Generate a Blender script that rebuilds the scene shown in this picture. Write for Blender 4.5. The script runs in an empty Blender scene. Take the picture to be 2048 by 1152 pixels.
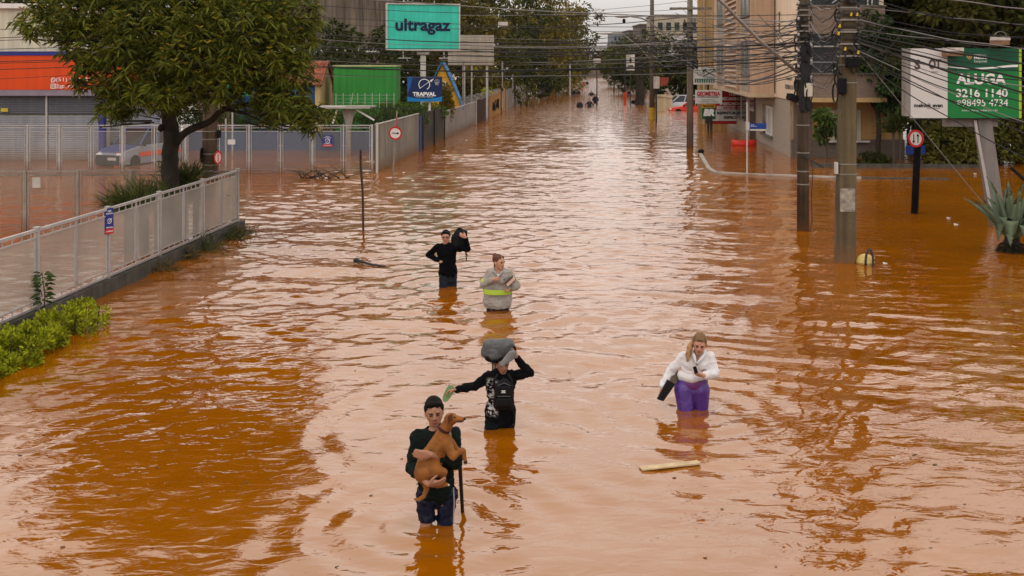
import bpy, bmesh, math, random
import numpy as np
from mathutils import Vector, Matrix, noise as mnoise

random.seed(7); rng = np.random.default_rng(7)
S = bpy.context.scene
COL = S.collection
R = math.radians

# ------------------------------------------------------------------ camera
F, H, HZ = 2200.0, 4.55, 122.0          # focal length in photo pixels, eye height over the water, horizon row
cam_d = bpy.data.cameras.new("camera"); cam = bpy.data.objects.new("camera", cam_d); COL.objects.link(cam)
cam_d.sensor_width = 36.0; cam_d.lens = 36.0 * F / 2048.0
cam_d.shift_y = -(576.0 - HZ) / 2048.0
cam_d.clip_start = 0.1; cam_d.clip_end = 4000
cam.location = (0, 0, H); cam.rotation_euler = (R(90), 0, 0)
S.camera = cam

# ------------------------------------------------------------------ world: overcast sky
SUN_EL, SUN_ROT = R(50), R(200)
w = bpy.data.worlds.new("World"); S.world = w; w.use_nodes = True
nt = w.node_tree; nt.nodes.clear()
def N(t, **k):
    n = nt.nodes.new(t)
    for a, b in k.items(): setattr(n, a, b)
    return n
L = nt.links.new
sky = N("ShaderNodeTexSky"); sky.sky_type = 'NISHITA'; sky.sun_disc = False
sky.sun_elevation = SUN_EL; sky.sun_rotation = SUN_ROT
tc = N("ShaderNodeTexCoord"); sp = N("ShaderNodeSeparateXYZ"); L(tc.outputs["Generated"], sp.inputs[0])
mx = N("ShaderNodeMath", operation='MAXIMUM'); L(sp.outputs[2], mx.inputs[0]); mx.inputs[1].default_value = 0.0
e0 = N("ShaderNodeMath", operation='MULTIPLY'); L(mx.outputs[0], e0.inputs[0]); L(mx.outputs[0], e0.inputs[1])
e1 = N("ShaderNodeMath", operation='MULTIPLY'); L(e0.outputs[0], e1.inputs[0]); e1.inputs[1].default_value = -90.0
e2 = N("ShaderNodeMath", operation='EXPONENT'); L(e1.outputs[0], e2.inputs[0])
ma = N("ShaderNodeMath", operation='MULTIPLY_ADD'); L(e2.outputs[0], ma.inputs[0]); ma.inputs[1].default_value = -1.95; ma.inputs[2].default_value = 3.1
ns = N("ShaderNodeTexNoise"); ns.inputs["Scale"].default_value = 2.2; ns.inputs["Detail"].default_value = 5
mp = N("ShaderNodeMapping"); mp.inputs["Scale"].default_value = (1, 1, 3.0); L(tc.outputs["Generated"], mp.inputs[0]); L(mp.outputs[0], ns.inputs["Vector"])
mr = N("ShaderNodeMapRange"); L(ns.outputs["Fac"], mr.inputs[0]); mr.inputs[1].default_value = .3; mr.inputs[2].default_value = .7
mr.inputs[3].default_value = .93; mr.inputs[4].default_value = 1.05
ml = N("ShaderNodeMath", operation='MULTIPLY'); L(ma.outputs[0], ml.inputs[0]); L(mr.outputs[0], ml.inputs[1])
SKY_L0 = 5.2
vm = N("ShaderNodeVectorMath", operation='SCALE'); vm.inputs[0].default_value = (1.0 * SKY_L0, .925 * SKY_L0, .89 * SKY_L0); L(ml.outputs[0], vm.inputs["Scale"])
mixn = N("ShaderNodeMix", data_type='RGBA'); mixn.inputs[0].default_value = .93
L(sky.outputs[0], mixn.inputs[6]); L(vm.outputs[0], mixn.inputs[7])
bg = N("ShaderNodeBackground"); bg.inputs["Strength"].default_value = 0.1
L(mixn.outputs[2], bg.inputs[0]); wo = N("ShaderNodeOutputWorld"); L(bg.outputs[0], wo.inputs[0])

sun_d = bpy.data.lights.new("sun", 'SUN'); sun_d.energy = 0.6; sun_d.angle = R(50); sun_d.color = (1, .95, .88)
sun = bpy.data.objects.new("sun", sun_d); COL.objects.link(sun)
sun.rotation_euler = (R(90) - SUN_EL, 0, R(180) - SUN_ROT)        # high veiled sun behind the camera, to its left

S.view_settings.view_transform = 'Standard'; S.view_settings.look = 'None'
S.view_settings.exposure = 0.0; S.view_settings.gamma = 1.0
S.view_settings.use_curve_mapping = False
S.render.resolution_x = 1024; S.render.resolution_y = 576
try:
    S.render.engine = 'CYCLES'
    S.cycles.max_bounces = 6; S.cycles.transparent_max_bounces = 16
except Exception: pass

# ------------------------------------------------------------------ helpers
def W(px, py, d): return Vector(((px - 1024) * d / F, d, H - (py - HZ) * d / F))
def gd(py): return F * H / (py - HZ)               # distance of a point on the water seen at row py
def G(px, py): return W(px, py, gd(py))
SL = 0.0868                                        # the street runs this much to the right per metre
RD = Vector((SL, 1, 0)).normalized(); RYAW = -math.atan(SL)
_m = {}
def mat(name, col, rough=.75, var=.14, scale=2.0, bump=0.0, metal=0.0, spec=.22, streak=0.0, island=0.0, trans=0.0, alpha=1.0, dirt=0.0, bscale=None, emit=0):
    if name in _m: return _m[name]
    m = bpy.data.materials.new(name); m.use_nodes = True; t = m.node_tree; nd, ln = t.nodes, t.links.new
    b = nd["Principled BSDF"]; b.inputs["Roughness"].default_value = rough; b.inputs["Metallic"].default_value = metal
    b.inputs["Specular IOR Level"].default_value = spec
    c = nd.new("ShaderNodeTexCoord"); col = tuple(x * .84 for x in col[:3])
    n1 = nd.new("ShaderNodeTexNoise"); n1.inputs["Scale"].default_value = scale; n1.inputs["Detail"].default_value = 6
    ln(c.outputs["Object"], n1.inputs["Vector"])
    r = nd.new("ShaderNodeMapRange"); ln(n1.outputs["Fac"], r.inputs[0]); r.inputs[1].default_value = .28; r.inputs[2].default_value = .72
    r.inputs[3].default_value = 1 - var; r.inputs[4].default_value = 1 + var
    fac = r.outputs[0]
    def mul(a, bb):
        k = nd.new("ShaderNodeMath"); k.operation = 'MULTIPLY'; ln(a, k.inputs[0]); ln(bb, k.inputs[1]); return k.outputs[0]
    if island:
        g = nd.new("ShaderNodeNewGeometry"); r2 = nd.new("ShaderNodeMapRange"); ln(g.outputs["Random Per Island"], r2.inputs[0])
        r2.inputs[3].default_value = 1 - island; r2.inputs[4].default_value = 1 + island; fac = mul(fac, r2.outputs[0])
    if streak:
        mp = nd.new("ShaderNodeMapping"); mp.inputs["Scale"].default_value = (3, 3, .18); ln(c.outputs["Object"], mp.inputs[0])
        n2 = nd.new("ShaderNodeTexNoise"); n2.inputs["Scale"].default_value = 1.6; n2.inputs["Detail"].default_value = 8; ln(mp.outputs[0], n2.inputs["Vector"])
        r3 = nd.new("ShaderNodeMapRange"); ln(n2.outputs["Fac"], r3.inputs[0]); r3.inputs[1].default_value = .35; r3.inputs[2].default_value = .65
        r3.inputs[3].default_value = 1 - streak; r3.inputs[4].default_value = 1 + streak * .35; fac = mul(fac, r3.outputs[0])
    vs = nd.new("ShaderNodeVectorMath"); vs.operation = 'SCALE'; vs.inputs[0].default_value = col[:3]; ln(fac, vs.inputs["Scale"])
    out = vs.outputs[0]
    if dirt:                                        # mud wash left by the flood on the bottom of things
        g = nd.new("ShaderNodeNewGeometry"); s3 = nd.new("ShaderNodeSeparateXYZ"); ln(g.outputs["Position"], s3.inputs[0])
        n3 = nd.new("ShaderNodeTexNoise"); n3.inputs["Scale"].default_value = 1.5; ln(c.outputs["Object"], n3.inputs["Vector"])
        ad = nd.new("ShaderNodeMath"); ad.operation = 'MULTIPLY_ADD'; ln(n3.outputs["Fac"], ad.inputs[0]); ad.inputs[1].default_value = -.35; ln(s3.outputs[2], ad.inputs[2])
        r4 = nd.new("ShaderNodeMapRange"); ln(ad.outputs[0], r4.inputs[0]); r4.inputs[1].default_value = -.15; r4.inputs[2].default_value = dirt; r4.inputs[3].default_value = .75; r4.inputs[4].default_value = 0
        mxx = nd.new("ShaderNodeMix"); mxx.data_type = 'RGBA'; ln(r4.outputs[0], mxx.inputs[0]); ln(out, mxx.inputs[6]); mxx.inputs[7].default_value = (.16, .075, .03, 1); out = mxx.outputs[2]
    ln(out, b.inputs["Base Color"])
    if bump:
        nb = nd.new("ShaderNodeTexNoise"); nb.inputs["Scale"].default_value = bscale or scale * 6; nb.inputs["Detail"].default_value = 6; ln(c.outputs["Object"], nb.inputs["Vector"])
        bp = nd.new("ShaderNodeBump"); bp.inputs["Strength"].default_value = bump; bp.inputs["Distance"].default_value = .02; ln(nb.outputs["Fac"], bp.inputs["Height"]); ln(bp.outputs[0], b.inputs["Normal"])
    if trans:
        tr = nd.new("ShaderNodeBsdfTranslucent"); ln(out, tr.inputs[0]); ms = nd.new("ShaderNodeMixShader"); ms.inputs[0].default_value = trans
        ln(b.outputs[0], ms.inputs[1]); ln(tr.outputs[0], ms.inputs[2]); ln(ms.outputs[0], nd["Material Output"].inputs[0])
    if alpha < 1: b.inputs["Alpha"].default_value = alpha
    _m[name] = m; return m

def brickmat(name, c1, c2, mortar, bw=.22, bh=.07, rough=.85, yaw=0.0):
    if name in _m: return _m[name]
    m = bpy.data.materials.new(name); m.use_nodes = True; t = m.node_tree; nd, ln = t.nodes, t.links.new
    b = nd["Principled BSDF"]; b.inputs["Roughness"].default_value = rough
    c = nd.new("ShaderNodeTexCoord"); sx = nd.new("ShaderNodeSeparateXYZ"); ln(c.outputs["Object"], sx.inputs[0])
    ad = nd.new("ShaderNodeMath"); ad.operation = 'ADD'; ln(sx.outputs[0], ad.inputs[0]); ln(sx.outputs[1], ad.inputs[1])
    cb = nd.new("ShaderNodeCombineXYZ"); ln(ad.outputs[0], cb.inputs[0]); ln(sx.outputs[2], cb.inputs[1])
    br = nd.new("ShaderNodeTexBrick"); br.inputs["Scale"].default_value = 1; br.inputs["Brick Width"].default_value = bw; br.inputs["Row Height"].default_value = bh
    br.inputs["Mortar Size"].default_value = .008; br.inputs["Color1"].default_value = (*c1, 1); br.inputs["Color2"].default_value = (*c2, 1); br.inputs["Mortar"].default_value = (*mortar, 1)
    ln(cb.outputs[0], br.inputs["Vector"]); ln(br.outputs["Color"], b.inputs["Base Color"])
    bp = nd.new("ShaderNodeBump"); bp.inputs["Strength"].default_value = .6; bp.inputs["Distance"].default_value = .01; ln(br.outputs["Fac"], bp.inputs["Height"]); bp.invert = True; ln(bp.outputs[0], b.inputs["Normal"])
    _m[name] = m; return m

ORG = {}
def thing(name, label, cat, loc=(0, 0, 0), group=None):
    o = bpy.data.objects.new(name, None); COL.objects.link(o); o.location = loc; o.empty_display_size = .2
    o['label'] = label; o['category'] = cat
    if group: o['group'] = group
    ORG[o.name] = Vector(loc); return o
def root_of(o):
    while o.parent: o = o.parent
    return o
def tag(o, label, cat, group=None):
    o['label'] = label; o['category'] = cat
    if group: o['group'] = group
    return o
def link(name, me, m, parent=None, org=None):
    o = bpy.data.objects.new(name, me); COL.objects.link(o)
    if m: me.materials.append(m)
    if parent: o.parent = parent
    elif org is not None: o.location = org; ORG[o.name] = Vector(org)
    return o

class MB:
    def __init__(s): s.v = []; s.f = []; s.mi = []; s.cur = 0
    def add(s, vs, fs):
        b = len(s.v); s.v += [tuple(v) for v in vs]; s.f += [tuple(b + i for i in f) for f in fs]; s.mi += [s.cur] * len(fs); return s
    def box(s, c, h, yaw=0.0, M=None):
        c = Vector(c); rot = M or Matrix.Rotation(yaw, 3, 'Z'); vs = []
        for z in (-1, 1):
            for x, y in ((-1, -1), (1, -1), (1, 1), (-1, 1)): vs.append(c + rot @ Vector((x * h[0], y * h[1], z * h[2])))
        return s.add(vs, [(3, 2, 1, 0), (4, 5, 6, 7), (0, 1, 5, 4), (1, 2, 6, 5), (2, 3, 7, 6), (3, 0, 4, 7)])
    def bar(s, a, b, hw, hh=None):                 # rectangular bar between two points
        a, b = Vector(a), Vector(b); d = b - a; l = d.length; q = d.to_track_quat('X', 'Z').to_matrix()
        return s.box((a + b) / 2, (l / 2, hw, hh or hw), M=q)
    def tube(s, pts, r, n=8, cap=True):
        pts = [Vector(p) for p in pts]; rs = r if isinstance(r, (list, tuple)) else [r] * len(pts)
        b = len(s.v); k = len(pts); up = Vector((0, 0, 1)); prev = None; vs = []; fs = []
        for i, p in enumerate(pts):
            d = (pts[min(i + 1, k - 1)] - pts[max(i - 1, 0)]).normalized()
            if prev is None: u = d.cross(up) if abs(d.z) < .95 else d.cross(Vector((0, 1, 0)))
            else: u = prev - d * prev.dot(d)
            u.normalize(); prev = u; v2 = d.cross(u)
            for j in range(n):
                a = 2 * math.pi * j / n; vs.append(p + (u * math.cos(a) + v2 * math.sin(a)) * rs[i])
        for i in range(k - 1):
            for j in range(n):
                fs.append((i * n + j, i * n + (j + 1) % n, (i + 1) * n + (j + 1) % n, (i + 1) * n + j))
        if cap: fs += [tuple(range(n - 1, -1, -1)), tuple((k - 1) * n + j for j in range(n))]
        return s.add(vs, fs)
    def disc(s, c, r, nrm, th=.01, n=28, sx=1.0):
        c, nrm = Vector(c), Vector(nrm).normalized(); return s.tube([c - nrm * th / 2, c + nrm * th / 2], r, n)
    def ring(s, c, r1, r2, nrm, th=.01, n=32, a0=0, a1=2 * math.pi):
        c, nrm = Vector(c), Vector(nrm).normalized(); u = nrm.cross(Vector((0, 0, 1)))
        u = u.normalized() if u.length > .01 else Vector((1, 0, 0)); v = u.cross(nrm); vs = []; fs = []; full = abs(a1 - a0 - 2 * math.pi) < 1e-6
        m = n if full else n + 1
        for i in range(m):
            a = a0 + (a1 - a0) * i / n; d = u * math.cos(a) + v * math.sin(a)
            for rr, t in ((r1, -th / 2), (r2, -th / 2), (r2, th / 2), (r1, th / 2)): vs.append(c + d * rr + nrm * t)
        for i in range(n):
            j = (i + 1) % m
            for k in range(4): fs.append((i * 4 + k, i * 4 + (k + 1) % 4, j * 4 + (k + 1) % 4, j * 4 + k))
        return s.add(vs, fs)
    def prism(s, pts, off):                         # polygon pts extruded by vector off
        pts = [Vector(p) for p in pts]; off = Vector(off); n = len(pts)
        fs = [tuple(range(n - 1, -1, -1)), tuple(range(n, 2 * n))] + [(i, (i + 1) % n, n + (i + 1) % n, n + i) for i in range(n)]
        return s.add(pts + [p + off for p in pts], fs)
    def ell(s, c, r, rot=None, nu=14, nv=9, keep=None, bumpy=0.0):
        c = Vector(c); rot = rot or Matrix.Identity(3); vs = []; fs = []
        for i in range(nv + 1):
            th = math.pi * i / nv
            for j in range(nu):
                ph = 2 * math.pi * j / nu; p = Vector((math.sin(th) * math.cos(ph), math.sin(th) * math.sin(ph), math.cos(th)))
                k = 1 + (bumpy * mnoise.noise(p * 4.0 + c) if bumpy else 0)
                vs.append(c + rot @ Vector((p.x * r[0] * k, p.y * r[1] * k, p.z * r[2] * k)))
        for i in range(nv):
            for j in range(nu): fs.append((i * nu + j, (i + 1) * nu + j, (i + 1) * nu + (j + 1) % nu, i * nu + (j + 1) % nu))
        return s.add(vs, fs)
    def mesh(s, name, org=(0, 0, 0)):
        o = Vector(org); me = bpy.data.meshes.new(name); me.from_pydata([tuple(Vector(v) - o) for v in s.v], [], s.f)
        bm = bmesh.new(); bm.from_mesh(me); bmesh.ops.recalc_face_normals(bm, faces=bm.faces[:]); bm.to_mesh(me); bm.free(); return me
    def build(s, name, m, parent=None, org=None, smooth=False, bevel=0.0, kind=None, label=None):
        if parent is not None: o0 = ORG[root_of(parent).name]
        else:
            if org is None:
                a = np.array(s.v); org = ((a[:, 0].min() + a[:, 0].max()) / 2, (a[:, 1].min() + a[:, 1].max()) / 2, a[:, 2].min())
            o0 = Vector(org)
        me = s.mesh(name, o0)
        if smooth:
            for p in me.polygons: p.use_smooth = True
        ms = m if isinstance(m, (list, tuple)) else [m]
        o = link(name, me, ms[0], parent, org)
        if len(ms) > 1:
            for k in ms[1:]: me.materials.append(k)
            me.polygons.foreach_set("material_index", s.mi)
        if bevel:
            bv = o.modifiers.new("bevel", 'BEVEL'); bv.width = bevel; bv.segments = 2; bv.limit_method = 'ANGLE'
        if kind: o['kind'] = kind
        if label: o['label'] = label
        return o

def npmesh(name, v, quads, m, parent=None, org=(0, 0, 0), smooth=False, kind=None):
    if parent is not None: org = ORG[root_of(parent).name]
    v = np.asarray(v, dtype=np.float32) - np.array(org, dtype=np.float32); q = np.asarray(quads, dtype=np.int32); k = q.shape[1]
    me = bpy.data.meshes.new(name); me.vertices.add(len(v)); me.vertices.foreach_set("co", v.ravel())
    me.loops.add(q.size); me.loops.foreach_set("vertex_index", q.ravel()); me.polygons.add(len(q))
    me.polygons.foreach_set("loop_start", np.arange(0, q.size, k, dtype=np.int32)); me.polygons.foreach_set("loop_total", np.full(len(q), k, dtype=np.int32))
    if smooth: me.polygons.foreach_set("use_smooth", np.ones(len(q), dtype=bool))
    me.update(calc_edges=True)
    o = link(name, me, m, parent, None if parent else org)
    if kind: o['kind'] = kind
    return o

def leaves(P, D, Ln, Wd, droop=.3):
    """one folded leaf (two quads) per point: P positions, D directions, Ln lengths, Wd widths"""
    n = len(P); D = D / np.linalg.norm(D, axis=1)[:, None]
    rnd = rng.normal(size=(n, 3)); side = np.cross(D, rnd); side /= np.linalg.norm(side, axis=1)[:, None] + 1e-9
    Ln = np.broadcast_to(Ln, n)[:, None]; Wd = np.broadcast_to(Wd, n)[:, None]
    mid = P + D * Ln * .5; tip = P + D * Ln; tip[:, 2] -= droop * Ln[:, 0]; mid[:, 2] -= droop * .25 * Ln[:, 0]
    v = np.stack([P - side * Wd * .12, P + side * Wd * .12, mid + side * Wd * .5, mid - side * Wd * .5, tip + side * Wd * .08, tip - side * Wd * .08], axis=1).reshape(-1, 3)
    b = np.arange(n)[:, None] * 6
    q = np.concatenate([b + np.array([[0, 1, 2, 3]]), b + np.array([[3, 2, 4, 5]])])
    return v, q
def unit(n):
    a = rng.normal(size=(n, 3)); return a / np.linalg.norm(a, axis=1)[:, None]

def text(s, c, width, m, parent, yaw=0.0, height=None, bold=0.0, shear=0.0, name="lettering", depth=.006, align='C'):
    """flat lettering standing upright, facing the camera side, centred on c"""
    cu = bpy.data.curves.new("t", 'FONT'); cu.body = s; cu.size = 1; cu.extrude = 0.0; cu.offset = bold; cu.shear = shear; cu.resolution_u = 3
    ob = bpy.data.objects.new("t", cu); COL.objects.link(ob); bpy.context.view_layer.update()
    me = bpy.data.meshes.new_from_object(ob); bpy.data.objects.remove(ob); bpy.data.curves.remove(cu)
    a = np.zeros(len(me.vertices) * 3); me.vertices.foreach_get("co", a); a = a.reshape(-1, 3)
    x0, x1, y0, y1 = a[:, 0].min(), a[:, 0].max(), a[:, 1].min(), a[:, 1].max()
    k = width / (x1 - x0); kh = (height / (y1 - y0)) if height else k
    x = (a[:, 0] - (x0 + x1) / 2) * k; z = (a[:, 1] - (y0 + y1) / 2) * kh
    o0 = ORG[root_of(parent).name]
    out = np.stack([x * math.cos(yaw) + c[0] - o0.x, x * math.sin(yaw) + c[1] - o0.y, z + c[2] - o0.z], axis=1)
    me.vertices.foreach_set("co", out.astype(np.float32).ravel()); me.update(); me.name = name
    return link(name, me, m, parent)

# ------------------------------------------------------------------ water
def water_material():
    m = bpy.data.materials.new("muddy_flood_water"); m.use_nodes = True; t = m.node_tree; nd, ln = t.nodes, t.links.new
    b = nd["Principled BSDF"]; b.inputs["Roughness"].default_value = .02; b.inputs["Specular Tint"].default_value = (1, .96, .76, 1); b.inputs["IOR"].default_value = WIOR
    c = nd.new("ShaderNodeTexCoord")
    n = nd.new("ShaderNodeTexNoise"); n.inputs["Scale"].default_value = .35; n.inputs["Detail"].default_value = 4; ln(c.outputs["Object"], n.inputs["Vector"])
    cr = nd.new("ShaderNodeValToRGB"); cr.color_ramp.elements[0].position = .3; cr.color_ramp.elements[1].position = .7
    cr.color_ramp.elements[0].color = (WCOL[0] * .9, WCOL[1] * .88, WCOL[2] * .85, 1); cr.color_ramp.elements[1].color = (WCOL[0] * 1.1, WCOL[1] * 1.15, WCOL[2] * 1.25, 1)
    ln(n.outputs["Fac"], cr.inputs[0]); ln(cr.outputs[0], b.inputs["Base Color"])
    mp = nd.new("ShaderNodeMapping"); mp.inputs["Scale"].default_value = (1, 1.9, 1); ln(c.outputs["Object"], mp.inputs[0])
    n2 = nd.new("ShaderNodeTexNoise"); n2.inputs["Scale"].default_value = 3.2; n2.inputs["Detail"].default_value = 2.5; n2.inputs["Distortion"].default_value = .6; ln(mp.outputs[0], n2.inputs["Vector"])
    bp = nd.new("ShaderNodeBump"); bp.inputs["Strength"].default_value = 1; bp.inputs["Distance"].default_value = .0105
    ln(n2.outputs["Fac"], bp.inputs["Height"])
    # beyond the meshed waves the same chop goes on as relief
    n3 = nd.new("ShaderNodeTexNoise"); n3.inputs["Scale"].default_value = 1.1; n3.inputs["Detail"].default_value = 3; n3.inputs["Distortion"].default_value = .8; ln(mp.outputs[0], n3.inputs["Vector"])
    vl = nd.new("ShaderNodeVectorMath"); vl.operation = 'LENGTH'; ln(c.outputs["Object"], vl.inputs[0])
    mr = nd.new("ShaderNodeMapRange"); ln(vl.outputs["Value"], mr.inputs[0]); mr.inputs[1].default_value = 60; mr.inputs[2].default_value = 105
    mm = nd.new("ShaderNodeMath"); mm.operation = 'MULTIPLY'; ln(n3.outputs["Fac"], mm.inputs[0]); ln(mr.outputs[0], mm.inputs[1])
    b2 = nd.new("ShaderNodeBump"); b2.inputs["Strength"].default_value = 1; b2.inputs["Distance"].default_value = .16; ln(mm.outputs[0], b2.inputs["Height"]); ln(bp.outputs[0], b2.inputs["Normal"])
    ln(b2.outputs[0], b.inputs["Normal"])
    return m
WCOL = (.225, .064, .0003); WIOR = 2.05
PEOPLE_XY = [(-.70, 10.82, .022), (-.13, 13.71, .018), (-1.29, 22.24, .018), (-.27, 20.18, .02), (2.36, 14.44, .02), (9.1, 101, .02), (8.0, 107, .02), (7.78, 29.4, .006), (7.54, 24.9, .008), (-3.97, 29.5, .004), (8.2, 24.65, .008)]
def wave_h(X, Y):
    r = np.random.default_rng(11); d = np.hypot(X, Y); h = np.zeros_like(X)
    for i in range(40):
        lam = .27 * (9.5 ** (i / 39.0)); a = r.normal(0, .85) if lam < 1.2 else r.normal(0, .9)
        k = 2 * math.pi / lam; kx, ky = k * math.sin(a), k * math.cos(a); ph = r.uniform(0, 7)
        sl = .028 if lam < .8 else .015
        env = .55 + .85 * np.sin(X * r.uniform(.1, .5) + Y * r.uniform(.1, .4) + r.uniform(0, 7)) * np.sin(Y * r.uniform(.2, .5) - X * r.uniform(.1, .4) + r.uniform(0, 7))
        wob = .9 * np.sin(X * r.uniform(.5, 1.6) + Y * r.uniform(-.9, .9) + r.uniform(0, 7))
        h += sl / k * env * np.sin(kx * X + ky * Y + ph + wob)
    amp = .46 + .94 * np.clip((d - 12) / 12, 0, 1) + .35 * np.clip((X - 1) / 5, 0, 1) * np.clip((20 - d) / 8, 0, 1)
    amp *= 1 - .55 * np.clip((X - 6) / 4, 0, 1) * np.clip((d - 20) / 8, 0, 1)           # sheltered water by the right-hand poles
    amp *= 1 - .6 * np.clip((-X - 7.3) / 2, 0, 1)                                        # calm behind the left fence
    h *= amp
    for i, (px, py, A) in enumerate(PEOPLE_XY):
        rr = np.hypot(X - px, (Y - py)); lam = .36 + .07 * rr; th = np.arctan2(Y - py, X - px)
        e = np.exp(-rr / 1.9) * np.clip(rr / .25, 0, 1) * (1 + .6 * np.sin(2 * th + i) + .3 * np.sin(5 * th + 2 * i))
        h += A * .55 * e * np.cos(2 * math.pi * rr / .42 * (1 - .06 * np.minimum(rr, 3)) + .5 * np.sin(3 * th + i))
    return h
def build_water():
    def seg(a, b, n): return list(np.linspace(a, b, n, endpoint=False))
    ra = [.4] + seg(1, 7, 18) + seg(7, 16, 170) + seg(16, 30, 220) + seg(30, 55, 270) + seg(55, 100, 220) + seg(100, 300, 50) + [300, 380, 500, 700, 1000, 1600, 2500]
    an = seg(-math.pi, -R(34), 26) + seg(-R(34), R(34), 385) + seg(R(34), math.pi, 26)
    ra, an = np.array(ra), np.array(an); A, B = np.meshgrid(an, ra)
    X = B * np.sin(A); Y = B * np.cos(A)
    fade = np.clip((R(34) - np.abs(A)) / R(3), 0, 1) * np.clip((105 - B) / 40, 0, 1) * np.clip((B - 6.5) / 1, 0, 1)
    Z = wave_h(X, Y) * fade
    v = np.stack([X, Y, Z], -1).reshape(-1, 3); nr, na = len(ra), len(an)
    i = np.arange(nr - 1)[:, None] * na; j = np.arange(na)[None, :]; j2 = (j + 1) % na
    q = np.stack([i + j, i + na + j, i + na + j2, i + j2], -1).reshape(-1, 4)[:, ::-1]
    o = npmesh("water", v, q, water_material(), smooth=True); o['kind'] = 'structure'
    o['label'] = 'muddy orange brown flood water filling the street'
    return o
water = build_water()
g = MB(); g.box((0, 800, -1.0), (2500, 1900, .05)); gr = g.build("ground", mat("wet_asphalt", (.05, .045, .04), .8)); gr['kind'] = 'structure'
HAZE = .00005
hz = MB(); hz.box((0, 320, 5.5), (260, 345, 11.7)); HZM = bpy.data.materials.new("street_haze"); HZM.use_nodes = True; t_ = HZM.node_tree; t_.nodes.remove(t_.nodes["Principled BSDF"])
pv = t_.nodes.new("ShaderNodeVolumePrincipled"); pv.inputs["Color"].default_value = (.93, .93, .95, 1); pv.inputs["Density"].default_value = HAZE; t_.links.new(pv.outputs[0], t_.nodes["Material Output"].inputs["Volume"])
hzo = hz.build("haze", HZM); hzo['kind'] = 'stuff'; hzo['label'] = 'thin pale haze hanging over the far end of the street'

sp_ = np.random.default_rng(3); vs_ = []; qs_ = []
for i in range(260):
    y_ = sp_.uniform(9.8, 34); x_ = sp_.uniform(-.46, .46) * y_; s_ = sp_.uniform(.004, .016) * (1 + y_ / 40); a_ = sp_.uniform(0, 6.28)
    if x_ < -7.0 + SL * (y_ - 29): continue
    z_ = float(wave_h(np.array([x_]), np.array([y_]))[0]) + .002
    b_ = len(vs_)
    for k_ in range(5): t2 = a_ + k_ * 1.257; r_ = s_ * sp_.uniform(.5, 1.3); vs_.append((x_ + r_ * math.cos(t2) * 1.6, y_ + r_ * math.sin(t2), z_ + .002 * k_))
    qs_.append([b_ + k_ for k_ in range(5)])
fd = npmesh("floating_debris", vs_, qs_, mat("dark_twig_litter", (.09, .05, .02), .9, .6, 9)); fd['kind'] = 'stuff'; fd['label'] = 'scattered dark specks of twig and leaf litter drifting on the muddy water'
# ------------------------------------------------------------------ materials
GALV = mat("galvanised_metal", (.46, .44, .42), .5, .1, 5, metal=.2, streak=.12, dirt=.35)
GALVB = mat("stained_frame_metal", (.30, .26, .22), .6, .2, 5, streak=.2, dirt=.3)
MESHN = mat("perforated_sheet", (.43, .40, .35), .6, .18, 1.1, alpha=.66)
MESHF = mat("fine_wire_sheet", (.42, .38, .34), .6, .05, .6, alpha=.24)
MESHB = mat("open_wire_sheet", (.33, .27, .22), .6, .05, .6, alpha=.16)
CONC = mat("weathered_concrete", (.17, .145, .11), .9, .22, 1.6, bump=.5, streak=.3, bscale=18)
DCONC = mat("dark_wet_concrete", (.075, .068, .055), .8, .3, 3, bump=.5, streak=.3)
POLE1 = mat("brown_concrete_pole", (.095, .072, .048), .9, .3, 1.5, bump=.7, streak=.45, bscale=14, dirt=.25)
POLE2 = mat("grey_olive_concrete_pole", (.125, .095, .052), .9, .25, 1.1, bump=.7, streak=.4, bscale=12, dirt=.35)
BLACK = mat("black_rubber", (.008, .008, .009), .7, .2, 6, spec=.1)
DARKM = mat("dark_metal", (.035, .033, .032), .5, .25, 6)
WHITE = mat("white_paint", (.72, .70, .67), .5, .06, 3, streak=.08)
WHITED = mat("dirty_white_paint", (.55, .52, .47), .6, .12, 2, streak=.25)
RED = mat("red_paint", (.55, .02, .02), .45, .08, 4)
ORANGE = mat("orange_signboard", (.66, .068, .007), .5, .06, .7, streak=.08)
BLUE = mat("navy_blue_paint", (.03, .035, .22), .5, .08, 3)
BARK = mat("dark_bark", (.035, .027, .02), .95, .4, 4, bump=1, bscale=20)
BARKB = mat("grey_bark", (.07, .058, .045), .95, .3, 3, bump=1, bscale=12)
STEEL = mat("steel_band", (.26, .245, .22), .5, .2, 8, metal=.4)
CABLE = mat("cable_sheath", (.018, .017, .017), .55, .3, 2)
CABLEG = mat("old_grey_cable", (.20, .19, .18), .6, .2, 2)
GLASSD = mat("dark_window_glass", (.018, .024, .026), .12, .3, 1, spec=.35)
GLASSG = mat("grey_window_glass", (.16, .19, .19), .2, .3, 1.5, spec=.6)

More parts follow.
